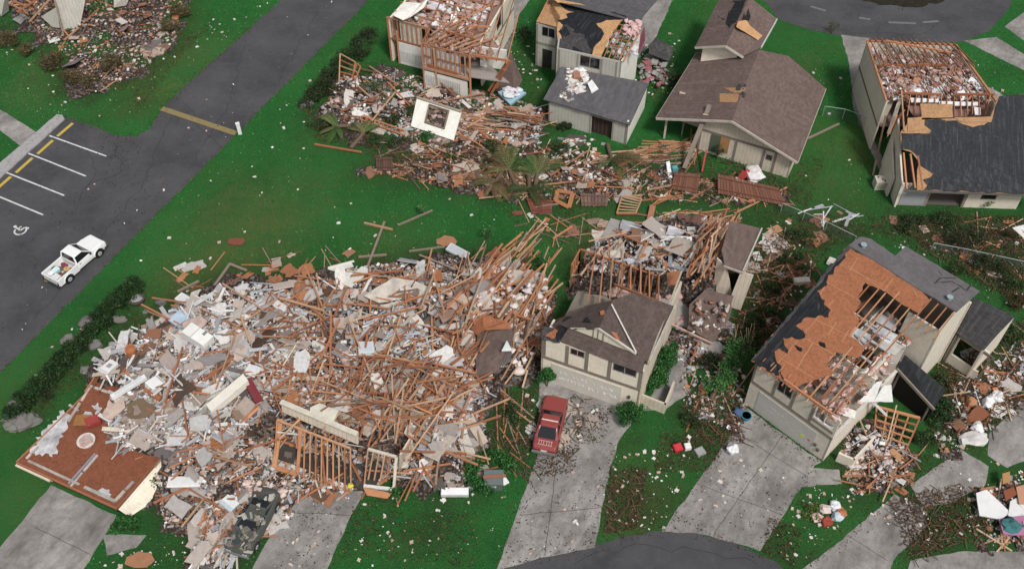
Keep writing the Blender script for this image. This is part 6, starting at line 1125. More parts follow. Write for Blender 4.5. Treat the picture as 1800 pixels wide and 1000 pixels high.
m = MB(); m.beam(Q(1584, 140, 5.2), Q(1546, 218, 2.4), .5, .1, (.42, .37, .30)); m.beam(Q(1588, 158, 5.0), Q(1562, 236, 2.2), .3, .1, (.5, .45, .38)); solo(m, 'siding_strip', 'piece', 'beige siding strips hanging across the left wall of the open-roofed house', 'siding')
for pts, c, lab in (([(1120, 468), (1164, 426), (1176, 440), (1144, 478)], (.78, .80, .80), 'broad white sheet sloping across the middle of the open house'), ([(1162, 415), (1216, 416), (1216, 424), (1162, 423)], (.80, .80, .79), 'white plank along the top of the white sheet in the open house'), ([(1216, 428), (1236, 422), (1232, 438), (1220, 440)], (.72, .75, .74), 'small pale square sheet beside the stud bundle in the open house'), ([(1054, 434), (1098, 426), (1096, 452), (1060, 452)], (.58, .53, .47), 'beige plaster sheet at the left of the open house'), ([(1176, 396), (1206, 406), (1196, 414), (1170, 412)], (.46, .45, .47), 'grey sheet at the back of the open house'), ([(1094, 386), (1130, 396), (1112, 408), (1090, 402)], (.44, .43, .45), 'long grey sheet at the far left of the open house'), ([(1190, 376), (1234, 380), (1230, 392), (1194, 388)], (.16, .075, .06), 'dark red-brown sheet at the back of the open house'), ([(1100, 455), (1138, 448), (1140, 456), (1104, 464)], (.55, .58, .62), 'crumpled silver sheet before the broad white sheet'), ([(1196, 470), (1222, 438), (1228, 444), (1204, 478)], (.70, .73, .74), 'narrow white sheet below the stud bundle')):
    m = MB(); m.prism(ragged([drop(u, v, .45) for u, v in pts], .06, .35), .05, c); solo(m, 'loose_sheet', 'piece_clean', lab, 'sheet')
# air conditioner
t = thing('air_conditioner', Q(1546, 330), 'cream air conditioner box on the grass by the black roofed front', 'air conditioner'); p = BASE[t.name]; m = MB(); m.abox(p.x - .5, p.x + .5, p.y - .3, p.y + .5, 0, .85, (.56, .52, .44)); m.build('case', 'piece_clean', t)
m = MB()
for a, b_, z in ((-.25, .3, .856), (.05, .05, .856), (.2, -.1, .856)): m.tube(p + Vector((a, b_, z - .002)), p + Vector((a, b_, z)), .09, (.04, .035, .03), 8)
for k in range(4): m.abox(p.x - .35, p.x + .35, p.y - .306, p.y - .3, .2 + .14 * k, .26 + .14 * k, (.25, .22, .18))
m.build('grille', 'piece', t)
m = MB(); m.prism([Q(1171, 285, .5), Q(1177, 283, .5), Q(1182, 312, .3), Q(1175, 314, .3)], .06, (.78, .79, .79)); solo(m, 'white_board', 'piece_clean', 'upright-looking white board in front of the leaning grey post', 'board')
b = obox(1185, 302, .1, .45, .4, .4, 15, (.08, .30, .33)); lid(b, .45, .4, .4, (.1, .35, .38), .04, .8); solo(b, 'teal_crate', 'piece_clean', 'teal crate beside the white board', 'crate')
m = MB(); m.beam(Q(1242, 264, 1.2), Q(1234, 302, .2), .12, .12, (.40, .03, .03)); solo(m, 'red_pole', 'piece_clean', 'bright red pole beside the leaning grey post', 'pole')
m = MB(); m.blob(Q(1325, 306, .5), .75, .75, .4, (.74, .70, .70), 12, .5, 12, 7); solo(m, 'white_sack', 'piece', 'white crumpled sack in front of the beige gable wall', 'sack'); m = MB(); m.beam(Q(1310, 302, .9), Q(1300, 316, .3), .5, .16, (.40, .05, .04)); m.beam(Q(1316, 298, .9), Q(1308, 312, .4), .3, .1, (.42, .08, .07)); solo(m, 'red_plank', 'piece', 'red board beside the white crumpled sack', 'board')
b = obox(1408, 497, 0, 1.15, .5, .35, 5, (.70, .64, .54)); lid(b, 1.15, .5, .35, (.74, .68, .58), .03, .9); solo(b, 'concrete_block', 'piece', 'cream block lying on grass right of the leaning wall', 'block')
b = obox(1460, 462, .0, .9, .5, .25, 60, (.70, .66, .58), 20); lid(b, .9, .5, .25, (.72, .68, .6), .02, .85); solo(b, 'cream_block', 'piece', 'cream slab at the left verge of the brown-sheathed roof', 'block')
for pts, lab in (([Q(1508, 707, 3.3), Q(1541, 671, 4.0), Q(1552, 669, 4.0), Q(1536, 706, 3.3)], 'left white drywall sheet hanging over the side wall of the sheathed house'), ([Q(1536, 706, 3.2), Q(1553, 677, 3.8), Q(1567, 676, 3.5), Q(1570, 706, 2.9)], 'right white drywall sheet hanging over the side wall of the sheathed house')):
    m = MB(); m.prism(ragged(pts, .03, .4), .04, (.66, .66, .63)); solo(m, 'drywall_sheet', 'piece', lab, 'drywall')
m = MB(); m.beam(Q(1536, 708, 2.8), Q(1558, 729, 1.2), .2, .1, (.72, .72, .71)); solo(m, 'white_plank', 'piece_clean', 'white plank below the hanging drywall sheets', 'plank')
for k, (pts, c, nm, lab) in enumerate([([(1716, 866), (1734, 860), (1776, 900), (1760, 912), (1722, 905)], (.74, .74, .73), 'white_board', 'large white board on the kerbside junk heap'), ([(1776, 880), (1800, 868), (1830, 900), (1800, 918), (1772, 905)], (.70, .70, .69), 'white_board', 'white mattress-like board at the right end of the junk heap'), ([(1756, 912), (1800, 905), (1815, 940), (1764, 938)], (.42, .17, .30), 'pink_blanket', 'mauve pink blanket on the kerbside junk heap'), ([(1764, 862), (1782, 855), (1788, 868), (1768, 880)], (.24, .07, .03), 'brown_board', 'rust-brown board on the kerbside junk heap'), ([(1786, 855), (1806, 850), (1812, 885), (1792, 885)], (.48, .25, .16), 'shutter', 'salmon pink slatted board on the kerbside junk heap'), ([(1762, 832), (1775, 828), (1776, 846), (1763, 850)], (.40, .22, .09), 'carton', 'small brown carton above the white boards')]):
    m = MB(); m.prism(ragged([Q(u, v, .6 + .05 * k) for u, v in pts], .03, .5), .09, c); solo(m, nm, 'piece_clean', lab, nm.split('_')[-1])
m = MB(); m.blob(Q(1778, 922, .7), .6, .5, .3, (.04, .16, .17), 8, .5, 10, 6); solo(m, 'teal_cloth', 'piece', 'dark teal cloth on the mauve pink blanket', 'cloth')
m = MB(); m.blob(Q(1710, 772, .2), 1.0, .55, .3, (.60, .58, .56), 5, .3, 12, 6); m.prism([Q(1690, 770, .45), Q(1730, 768, .45), Q(1728, 778, .42), Q(1692, 780, .42)], .1, (.66, .65, .63)); solo(m, 'white_cushion', 'piece', 'greyish white sofa cushion at the edge of the broken path', 'cushion')
m = MB(); m.prism(ragged([Q(1698, 730, .4), Q(1722, 712, .6), Q(1740, 728, .5), Q(1718, 748, .3), Q(1700, 745, .2)], .06, .3), .05, (.22, .075, .035)); solo(m, 'rust_panel', 'piece', 'rust-brown panel on the grass near the right edge', 'panel'); m = MB(); m.blob(Q(1707, 706, .4), .35, .4, .35, (.42, .19, .10), 3, .3); solo(m, 'orange_bag', 'piece', 'orange-brown bag above the rust-brown panel', 'bag')
for u0, v0, lab in ((1737, 706, 'left white bag near the right edge'), (1752, 698, 'right white bag near the right edge'), (1720, 752, 'small white bag beside the greyish sofa cushion'), (1288, 790, 'white bag standing on the edge of the broad driveway')):
    m = MB(); m.blob(Q(u0, v0, .3), .4, .4, .38, (.74, .74, .75), rng.randint(0, 99), .4, 10, 6); solo(m, 'white_bag', 'piece_clean', lab, 'bag')
m = MB(); m.prism(ragged([Q(1780, 400, 1.6), Q(1800, 395, 1.7), Q(1815, 430, .6), Q(1796, 415, .6)], .06, .4), .06, (.66, .66, .64)); solo(m, 'white_sheet', 'piece', 'crumpled white sheet at the right edge below the black roof', 'sheet')
b = obox(1190, 789, 0, .55, .5, .35, 20, (.45, .02, .03), 0, 10); lid(b, .55, .5, .35, (.5, .03, .04), .04, .8); solo(b, 'red_box', 'piece_clean', 'bright red box in the strip of grass between the driveways', 'box')
b = obox(1208, 787, 0, .4, .4, .3, 10, (.74, .74, .73)); lid(b, .4, .4, .3, (.78, .78, .77), .03, .8); solo(b, 'white_box', 'piece_clean', 'white box beside the bright red box', 'box'); b = obox(1230, 795, 0, .6, .55, .2, 25, (.30, .30, .30)); lid(b, .6, .55, .2, (.34, .34, .34), .02, .8); solo(b, 'grey_slab', 'piece', 'grey paving slab beside the bright red box', 'slab')
m = MB(); p = Q(1311, 734); m.tube(p, p + Z * .3, .28, (.03, .22, .32), 12, r2=.36); m.tube(p + Z * .295, p + Z * .3, .3, (.02, .10, .14), 12); solo(m, 'blue_tub', 'piece_clean', 'blue plastic tub at the corner of the stained garage', 'tub'); m = MB(); m.blob(Q(1299, 724, .2), .3, .4, .25, (.06, .11, .22), 2, .4); solo(m, 'blue_bag', 'piece', 'dark blue bag next to the blue plastic tub', 'bag')
for u0, v0, c, lab in ((1437, 908, (.62, .42, .40), 'pink pillow in the bin heap on the small lawn'), (1450, 895, (.66, .56, .52), 'pale pink cushion at the back of the bin heap'), (1468, 888, (.74, .76, .78), 'white crumpled bag in the bin heap'), (1472, 908, (.50, .58, .64), 'light blue bag in the bin heap'), (1452, 916, (.30, .05, .03), 'dark red bag in the bin heap'), (1480, 900, (.42, .16, .07), 'orange bag at the right of the bin heap')):
    m = MB(); m.blob(Q(u0, v0, .2), .36, .32, .22, c, rng.randint(0, 99), .4, 9, 6); solo(m, 'bag', 'piece', lab, 'bag')
# ================================================================ LOOSE BOARDS, SHEETS AND SCRAPS
def unit(name, mat):
    me = bpy.data.meshes.new(name); mb = MB(); mb.box((0, 0, 0), Vector((.5, 0, 0)), Vector((0, .5, 0)), Vector((0, 0, .5)), (.5, .5, .5)); me.from_pydata([tuple(p) for p in mb.v], [], mb.f); me.materials.append(M[mat]); me.update(); return me
def unit_sheet(name, mat, seed):          # a broken sheet: ragged outline, real thickness
    r = random.Random(seed); pts = []
    for (x, y), (x2, y2) in (((-.5, -.5), (.5, -.5)), ((.5, -.5), (.5, .5)), ((.5, .5), (-.5, .5)), ((-.5, .5), (-.5, -.5))):
        for k in range(3): t = k / 3; j = .13 if k or r.random() < .5 else .02; pts.append((x + (x2 - x) * t + r.uniform(-j, j), y + (y2 - y) * t + r.uniform(-j, j)))
    me = bpy.data.meshes.new(name); mb = MB(); mb.prism([Vector((x, y, .5)) for x, y in pts], 1, (.5, .5, .5), n=Z); me.from_pydata([tuple(p) for p in mb.v], [], mb.f); me.materials.append(M[mat]); me.update(); return me
KIND = {
 'lumber': dict(name='timber_board', meshes=[unit('timber_board', 'stud')], cols=[(.48, .215, .105), (.38, .155, .07), (.30, .115, .055), (.46, .26, .15), (.22, .09, .05), (.54, .38, .25), (.30, .22, .17), (.16, .10, .07)], cap=300, cat='board', noun='bare orange-brown timber board'),
 'sheet': dict(name='plasterboard_piece', meshes=[unit_sheet('plasterboard_piece', 'sheet', i) for i in range(6)], cols=[(.56, .54, .51), (.36, .34, .33), (.46, .38, .31), (.26, .18, .135), (.52, .42, .35), (.2, .19, .19), (.17, .09, .06), (.66, .65, .62)], cap=300, cat='panel', noun='broken pale wall board'),
 'strip': dict(name='metal_strip', meshes=[unit('metal_strip', 'strip')], cols=[(.75, .75, .73), (.45, .47, .50), (.62, .63, .64), (.35, .37, .40)], cap=300, cat='strip', noun='white or grey metal strip'),
 'ply': dict(name='plywood_piece', meshes=[unit_sheet('plywood_piece', 'ply', 20 + i) for i in range(5)], cols=[(.36, .14, .06), (.42, .19, .09), (.25, .13, .09)], cap=200, cat='board', noun='rust-brown piece of plywood'),
 'scrap': dict(name='scrap', meshes=[unit_sheet('scrap', 'scrap', 40 + i) for i in range(6)], cols=[(.75, .74, .70), (.60, .55, .48), (.80, .79, .77), (.42, .33, .26), (.55, .40, .33)], cap=300, cat='scrap', noun='small pale scrap'),
 'slab': dict(name='panel_chunk', meshes=[unit_sheet('panel_chunk', 'slab', 60 + i) for i in range(7)], cols=[(.5, .45, .4)], cap=300, cat='panel', noun='large tilted wall panel'),
 'beam': dict(name='long_timber', meshes=[unit('long_timber', 'stud')], cols=[(.4, .2, .1)], cap=300, cat='timber', noun='long bare timber'),
}
ITEMS = []
SP = {
 'slab': lambda: (U(.8, 1.8), U(.45, 1.0), U(.05, .12), 34), 'beam': lambda: (U(3.2, 5.6), U(.08, .13), U(.07, .12), 12),
 'lumber': lambda: (U(1.0, 3.8), U(.06, .105), U(.05, .08), 16), 'sheet': lambda: ((lambda s: (s, s * U(.45, .95), U(.02, .06), 24))(.22 + 1.7 * rng.random() ** 3.2)), 'strip': lambda: (U(.6, 2.4), U(.05, .12) if rng.random() < .7 else U(.15, .32), U(.03, .06), 16),
 'ply': lambda: ((lambda s: (s, s * U(.4, .8), .03, 18))(.35 + 1.1 * rng.random() ** 2)), 'scrap': lambda: ((lambda s: (s, s * U(.4, .9), s * U(.15, .4), 12))(.06 + .24 * rng.random() ** 3))}
def scatter(kind, n, poly, where, ang=None, spread=90, dz=(.02, .5), sc=1.0):
    for _ in range(n):
        u, v = randin(poly); l, w, h, tl = SP[kind](); p = drop(u, v); hh = H(p.x, p.y); up = U(*dz) * min(1, hh / .5) if hh > .03 else 0
        a = math.radians((ang if ang is not None else 0) + U(-spread, spread)); k = tl if hh > .1 else 2
        ITEMS.append([kind, p + Z * (up + h * .5 * sc + (.02 if hh < .05 else .05)), (math.radians(U(-k, k)), math.radians(U(-k, k)) * .7, a), (l * sc, w * sc, h * sc), where])
stp0 = PILES['strip'][0]
big = PILES['main'][0]
left = [(165, 660), (210, 600), (340, 525), (480, 500), (540, 560), (490, 700), (440, 760), (400, 800), (270, 810), (290, 700), (180, 670)]
lowl = [(270, 800), (480, 770), (490, 870), (520, 900), (400, 990), (335, 990), (335, 920), (290, 930)]
mid = [(480, 520), (640, 470), (800, 460), (840, 560), (830, 720), (700, 780), (500, 720)]; midr = [(820, 460), (920, 470), (965, 540), (950, 620), (860, 660), (790, 560)]
low = [(480, 700), (720, 700), (860, 660), (850, 800), (830, 860), (680, 840), (600, 870), (500, 880)]
G_ = 'in the big rubble heap'
scatter('lumber', 130, left, 'in the left part of the big rubble heap', 35, 70); scatter('lumber', 190, mid, 'in the middle of the big rubble heap', 40, 80, (.1, .9)); scatter('lumber', 105, midr, 'in the fan of boards at the right of the big heap', 60, 48, (.1, 1.1)); scatter('lumber', 36, midr, 'in the fan of boards at the right of the big heap', 62, 16, (.4, 1.3), 1.5); scatter('lumber', 95, low, 'over the collapsed stud frames', 50, 75, (.1, 1.1), 1.1); scatter('lumber', 45, lowl, 'in the lower left of the big rubble heap', 60, 70)
scatter('lumber', 75, [(560, 690), (680, 640), (760, 650), (790, 720), (700, 790), (600, 760)], 'tangled above the collapsed house front', 30, 60, (.6, 1.6), 1.05); scatter('lumber', 42, [(855, 470), (930, 395), (950, 400), (930, 480), (900, 520)], 'in the tongue of boards reaching over the lawn', 58, 14, (.1, .6), 1.15)
scatter('lumber', 34, [(950, 470), (972, 460), (965, 560), (920, 680), (905, 640)], 'in the fan of boards at the right of the big heap', 68, 10, (.3, 1.2), 1.2); scatter('lumber', 34, [(950, 590), (1030, 535), (1060, 520), (1040, 560), (960, 620)], 'sliding down beside the gabled house', 38, 10, (.8, 2.2), 1.25)
scatter('sheet', 45, [(195, 695), (300, 690), (310, 800), (268, 812), (220, 800), (192, 775)], 'spilling over the red-brown deck'); scatter('strip', 36, [(195, 695), (300, 690), (310, 800), (268, 812), (220, 800), (192, 775)], 'spilling over the red-brown deck', 30, 70); scatter('sheet', 240, left, 'in the left part of the big rubble heap'); scatter('sheet', 200, mid, 'in the middle of the big rubble heap'); scatter('sheet', 70, lowl, 'in the lower left of the big rubble heap'); scatter('sheet', 110, low, 'over the collapsed stud frames'); scatter('sheet', 90, midr, 'in the fan of boards at the right of the big heap')
scatter('strip', 270, left, 'in the left part of the big rubble heap', 20, 80, (.1, .6)); scatter('strip', 110, [(600, 560), (740, 560), (760, 640), (640, 660)], 'in the silvery tangle in mid heap', 60, 60, (.1, .6)); scatter('strip', 90, mid, 'in the middle of the big rubble heap'); scatter('strip', 50, [(340, 930), (430, 910), (420, 1000), (340, 1000)], 'in the lower left of the big rubble heap', 80, 30); scatter('strip', 80, low, 'over the collapsed stud frames')
scatter('ply', 40, mid, 'in the middle of the big rubble heap'); scatter('ply', 24, left, 'in the left part of the big rubble heap'); scatter('ply', 26, [(430, 500), (560, 465), (640, 470), (600, 520), (470, 540)], 'along the upper edge of the big rubble heap'); scatter('ply', 22, midr, 'in the fan of boards at the right of the big heap'); scatter('ply', 18, low, 'over the collapsed stud frames')
for q, n1, n2, w_ in ((left, 40, 14, 'in the left part of the big rubble heap'), (mid, 30, 46, 'in the middle of the big rubble heap'), (low, 14, 24, 'over the collapsed stud frames'), (lowl, 10, 10, 'in the lower left of the big rubble heap'), (midr, 8, 10, 'in the fan of boards at the right of the big heap')):
    scatter('slab', n1, q, w_, dz=(.2, .7)); scatter('beam', n2, q, w_, 40, 80, (.3, 1.0))
rear = [(1015, 500), (1025, 450), (1060, 410), (1170, 378), (1270, 385), (1300, 420), (1250, 510), (1180, 505), (1100, 500)]
scatter('sheet', 90, rear, 'inside the open stud-walled house'); scatter('strip', 45, rear, 'inside the open stud-walled house', 30, 70); scatter('lumber', 40, rear, 'inside the open stud-walled house', 30, 70, (.1, .8)); scatter('lumber', 70, [(1215, 400), (1285, 375), (1300, 400), (1240, 500), (1215, 490)], 'in the bundle of studs on the right of the open house', 62, 16, (.5, 1.6), 1.15); scatter('lumber', 18, [(1170, 375), (1285, 370), (1270, 390), (1180, 400)], 'in the bundle of studs on the right of the open house', 10, 25, (.4, 1.2)); scatter('ply', 10, rear, 'inside the open stud-walled house')
scatter('slab', 7, rear, 'inside the open stud-walled house', dz=(.2, .5)); scatter('beam', 8, rear, 'inside the open stud-walled house', 30, 60, (.3, .8)); scatter('slab', 9, [(560, 200), (600, 140), (690, 125), (850, 160), (950, 250), (760, 250), (640, 230)], 'in front of the roofless cream house', dz=(.2, .5)); scatter('beam', 12, [(560, 200), (600, 140), (690, 125), (850, 160), (950, 250), (760, 250), (640, 230)], 'in front of the roofless cream house', 0, 80, (.2, .5)); scatter('beam', 14, stp0, 'in the rubble band between the house rows', 10, 60, (.1, .4))
upp = [(560, 200), (600, 140), (690, 125), (850, 160), (955, 190), (950, 255), (760, 250), (640, 230)]
scatter('sheet', 70, upp, 'in front of the roofless cream house'); scatter('lumber', 45, upp, 'in front of the roofless cream house', -20, 60); scatter('lumber', 70, [(790, 195), (930, 190), (935, 225), (880, 240), (815, 230)], 'in the fan of boards beside the cream window wall', -14, 16, (.1, .8), 1.15); scatter('strip', 25, upp, 'in front of the roofless cream house'); scatter('ply', 16, upp, 'in front of the roofless cream house'); scatter('lumber', 26, [(800, 235), (870, 240), (880, 275), (830, 275)], 'in the fan of boards beside the cream window wall', -30, 20)
stp = PILES['strip'][0]
scatter('lumber', 50, [(1090, 268), (1210, 245), (1230, 265), (1190, 290), (1100, 285)], 'between the grey garage and the brown roofed house', 8, 16, (.1, .7), 1.2); scatter('lumber', 34, stp, 'in the rubble band between the house rows', 10, 70); scatter('ply', 40, stp, 'in the rubble band between the house rows'); scatter('sheet', 30, stp, 'in the rubble band between the house rows'); scatter('sheet', 30, [(985, 240), (1060, 240), (1070, 320), (990, 330)], 'in the pale heap before the grey garage'); scatter('lumber', 18, [(1190, 270), (1240, 215), (1215, 300)], 'around the leaning grey post', 60, 25, (.1, .9))
cor = [(10, 5), (320, 0), (310, 70), (240, 130), (170, 160), (100, 80)]
scatter('lumber', 30, cor, 'in the rubble of the top left corner', 20, 80); scatter('sheet', 34, cor, 'in the rubble of the top left corner'); scatter('scrap', 130, cor, 'in the rubble of the top left corner'); scatter('ply', 20, cor, 'in the rubble of the top left corner')
yd = PILES['yard'][0]; en = PILES['entry'][0]; rt = PILES['right'][0]; kb = PILES['kerbside'][0]
for q, w_ in ((yd, 'between the hedge and the fallen tree'), (en, 'by the fallen stud frame'), ([(1650, 690), (1800, 600), (1800, 680), (1690, 790)], 'near the right edge'), ([(1720, 870), (1798, 840), (1798, 955), (1745, 955)], 'on the kerbside junk heap')):
    scatter('sheet', 16, q, w_); scatter('lumber', 10, q, w_); scatter('scrap', 55, q, w_); scatter('ply', 7, q, w_); scatter('strip', 5, q, w_)
scatter('strip', 14, [(1390, 365), (1480, 360), (1510, 385), (1440, 400)], 'by the sagging wire fence', 20, 70); scatter('ply', 10, [(1340, 365), (1480, 365), (1500, 420), (1360, 450)], 'by the sagging wire fence'); scatter('sheet', 40, [(1340, 400), (1395, 380), (1390, 450), (1345, 450)], 'on the grass between the two rear houses', sc=.6); scatter('lumber', 12, [(1300, 560), (1350, 520), (1400, 440), (1340, 620)], 'on the grass between the two rear houses')
scatter('lumber', 14, [(880, 700), (920, 690), (915, 840), (870, 780)], 'on the grass left of the red car', -70, 30); scatter('sheet', 14, [(910, 680), (1000, 700), (1020, 760), (930, 830)], 'around the red car'); scatter('scrap', 50, [(920, 690), (1030, 700), (1030, 800), (930, 850)], 'around the red car'); scatter('sheet', 12, [(1000, 690), (1060, 715), (1040, 760), (1000, 760)], 'before the spray-painted garage')
for q, n, w_ in (([(1300, 430), (1400, 410), (1460, 430), (1340, 640), (1290, 600)], 44, 'on the grass between the two rear houses'), ([(640, 240), (780, 250), (900, 300), (880, 345), (660, 300)], 34, 'in the rubble band between the house rows'), (stp, 60, 'in the rubble band between the house rows'), ([(880, 370), (1020, 360), (1080, 400), (960, 440)], 16, 'on the lawn by the fallen fence boards'), ([(1560, 385), (1800, 385), (1800, 520), (1640, 440)], 24, 'on the dark grass below the black front roof'), ([(1500, 800), (1640, 790), (1600, 870), (1480, 860)], 14, 'by the fallen stud frame'), ([(1650, 620), (1800, 560), (1800, 700), (1690, 780)], 22, 'near the right edge'), ([(280, 470), (480, 440), (640, 440), (560, 480), (330, 520)], 20, 'along the upper edge of the big rubble heap')):
    scatter('ply', n // 2, q, w_, sc=.8); scatter('lumber', n, q, w_, 10, 90, sc=.85); scatter('sheet', n // 3, q, w_, sc=.8)
# litter strewn over grass and paving
L_ = 'lying on the open lawn'
for poly, n, w_ in (([(420, 250), (560, 120), (540, 280), (660, 330), (900, 360), (900, 430), (640, 440), (400, 460), (260, 480), (330, 360)], 70, L_), ([(0, 700), (230, 470), (290, 400), (270, 500), (60, 690)], 16, 'on the grass beside the road'), ([(620, 880), (890, 860), (880, 960), (620, 1000)], 60, 'on the grass at the bottom'), ([(1060, 800), (1230, 760), (1170, 930), (1060, 940)], 110, 'on the grass between the driveways'), ([(1380, 600), (1300, 650), (1290, 560), (1350, 440), (1460, 400)], 60, 'on the grass between the two rear houses'), ([(1500, 400), (1800, 390), (1800, 560), (1640, 470)], 80, 'on the dark grass below the black front roof'), ([(1340, 60), (1480, 80), (1500, 200), (1520, 330), (1430, 380)], 26, 'on the lawn beside the brown roofed house'), ([(0, 60), (230, 60), (260, 200), (90, 210), (0, 170)], 50, 'on the grass at the upper left'), ([(300, 60), (480, 0), (360, 100), (230, 200)], 40, 'on the grass beside the road'), ([(640, 300), (900, 240), (1080, 300), (1050, 340), (760, 330)], 80, 'in the rubble band between the house rows'), ([(1520, 900), (1760, 800), (1740, 950), (1640, 970)], 110, 'on the torn verge at the bottom right'), ([(1350, 960), (1420, 850), (1520, 880), (1400, 1000)], 60, 'on the small lawn at the bottom right'), ([(180, 970), (340, 940), (330, 1000), (150, 1000)], 30, 'on the grass at the bottom left'), ([(540, 870), (620, 870), (560, 1000), (480, 1000)], 25, 'on the driveway beside the crushed car'), ([(1100, 90), (1200, 40), (1180, 170), (1120, 180)], 50, 'beside the black-roofed house'), ([(890, 40), (960, 30), (950, 160), (890, 130)], 60, 'beside the roofless cream house'), ([(1690, 90), (1800, 150), (1800, 280)], 25, 'on the grass in the upper right'), ([(0, 640), (640, 0), (500, 0), (290, 190), (100, 390)], 30, 'on the asphalt road'), ([(950, 850), (1060, 800), (1040, 950), (900, 980)], 25, 'on the driveway below the red car'), ([(1280, 780), (1400, 830), (1330, 930), (1200, 910)], 25, 'on the broad stained driveway')):
    scatter('scrap', n, poly, w_)
for kind, K in KIND.items():
    its = [i for i in ITEMS if i[0] == kind]
    def px(i):
        d = (i[1] - CO).dot(FW); s = i[3]; return s[0] * (s[1] + .05) / (d * d)
    its.sort(key=px, reverse=True); mb = MB()
    for n_, (k_, p, rot, s, where) in enumerate(its):
        if n_ < K['cap']:
            o = bpy.data.objects.new(K['name'], rng.choice(K['meshes'])); COL.objects.link(o); o.location = p; o.rotation_euler = rot; o.scale = s
            tag(o, K['noun'] + ' ' + where, K['cat'], K['cat'] + 's ' + where)
        else:
            r = Matrix.Rotation(rot[2], 3, 'Z') @ Matrix.Rotation(rot[1], 3, 'Y') @ Matrix.Rotation(rot[0], 3, 'X')
            mb.box(p, r @ Vector((s[0] / 2, 0, 0)), r @ Vector((0, s[1] / 2, 0)), r @ Vector((0, 0, s[2] / 2)), vary(rng.choice(K['cols']), .15))
    if mb.f: tag(mb.build('loose_' + K['name'], 'piece'), 'countless smaller pieces like ' + K['noun'] + ' all over the rubble', K['cat'], kind='stuff')
# fine chips and insulation tufts that nobody could count
CH = [(.62, .60, .57), (.45, .43, .41), (.36, .24, .19), (.50, .38, .33), (.25, .23, .22), (.22, .10, .05), (.74, .73, .71), (.12, .10, .09), (.38, .16, .08), (.30, .33, .36)]
mb = MB()
def chips(poly, n, cols=CH, s0=.05, s1=.19, dz=.4):
    junk(mb, lambda: (lambda p: p + Z * (U(0, dz) * min(1, H(p.x, p.y) * 2) + .02))(drop(*randin(poly))), n, s0, s1, cols)
chips([(190, 695), (300, 690), (310, 800), (268, 815), (220, 805), (188, 780)], 2600, CH[:2] + CH[3:5] + CH[6:8]); chips(left, 6500, CH + CH[:2] + [(.72, .72, .73), (.78, .78, .77), (.74, .75, .77), (.58, .60, .63)]); chips(mid, 6500); chips(midr, 1500); chips(low, 3000); chips(lowl, 2600); chips(rear, 1900); chips(upp, 2600); chips(stp, 1500, CH[2:6] + CH[7:9] + CH[:1]); chips(cor, 1500, CH[2:6] + CH[7:9] + CH[:1] + CH[2:3]); chips(yd, 500); chips(en, 450); chips(rt, 500); chips(kb, 400)
tag(mb.build('rubble_chips', 'piece'), 'countless small chips of plaster, wood and siding over the rubble', 'rubble', kind='stuff')
mb = MB()
def tufts(poly, n, s0=.08, s1=.26, c=(.58, .39, .34), dz=.4): fluff(mb, lambda: (lambda p: p + Z * (U(.05, dz) * min(1, H(p.x, p.y) * 2) + .05))(drop(*randin(poly))), n, s0, s1, c)
tufts([(520, 520), (820, 470), (840, 700), (560, 690)], 150); tufts([(890, 540), (960, 490), (955, 620), (905, 670)], 120, .12, .34, (.70, .63, .60), .9); tufts([(830, 480), (900, 480), (900, 560), (840, 560)], 90, .1, .28, (.68, .60, .57), .9); tufts([(740, 650), (840, 640), (850, 740), (760, 760)], 60); tufts(lowl, 70, .08, .26, (.56, .42, .37)); tufts([(430, 830), (520, 850), (500, 890), (430, 880)], 26, .1, .3, (.62, .5, .45)); tufts([(1020, 470), (1180, 500), (1190, 530), (1060, 520)], 70, .15, .35); tufts(left, 70, .12, .3, (.6, .5, .47)); tufts(upp, 60, .12, .3, (.5, .36, .33)); tufts([(985, 245), (1050, 245), (1060, 320), (1000, 320)], 45, .07, .2, (.66, .6, .58)); tufts([(1170, 520), (1230, 520), (1240, 580), (1180, 570)], 30, .15, .3, (.5, .3, .27)); junk(mb, lambda: Q(U(1215, 1280), U(530, 585), 1.45), 60, .06, .3, CH); tufts(rear, 50, .1, .25, (.6, .5, .5)); tufts([(1480, 760), (1560, 770), (1570, 830), (1490, 840)], 35, .12, .3, (.6, .52, .5))
tag(mb.build('insulation_tufts', 'piece', smooth=True), 'pink and cream tufts of torn insulation over the rubble', 'insulation', kind='stuff')
mb = MB(); TW = [(.07, .04, .022), (.12, .06, .03), (.045, .03, .02), (.16, .085, .045), (.10, .075, .05)]
for poly, n in ((stp, 900), ([(640, 240), (780, 250), (900, 300), (880, 345), (660, 300)], 380), ([(1300, 430), (1400, 410), (1460, 430), (1340, 640), (1290, 600)], 420), ([(1200, 690), (1300, 690), (1310, 780), (1220, 780)], 220), (en, 160), ([(1650, 620), (1800, 560), (1800, 720), (1690, 790)], 420), ([(1520, 390), (1800, 390), (1800, 540), (1640, 450)], 480), (cor, 420), ([(1560, 880), (1690, 850), (1740, 940), (1600, 985)], 260), ([(1070, 830), (1140, 820), (1120, 930), (1060, 940)], 120), ([(880, 690), (940, 690), (930, 850), (860, 790)], 140), ([(530, 190), (640, 200), (660, 260), (560, 250)], 160), ([(1090, 260), (1240, 250), (1400, 320), (1380, 350), (1180, 340)], 420), (low, 260), (midr, 240), ([(930, 700), (1030, 700), (1010, 830), (940, 830)], 160)):
    for _ in range(n):
        p = drop(*randin(poly)); a = U(0, 6.3); l = U(.2, .9); d = Vector((math.cos(a), math.sin(a), U(-.05, .25))) * l; mb.beam(p + Z * U(.03, .15), p + d + Z * U(.03, .15), U(.018, .05), .025, vary(rng.choice(TW), .2))
tag(mb.build('twigs', 'piece'), 'thin dark brown twigs and splinters strewn over grass and rubble', 'twigs', kind='stuff')
mb = MB()
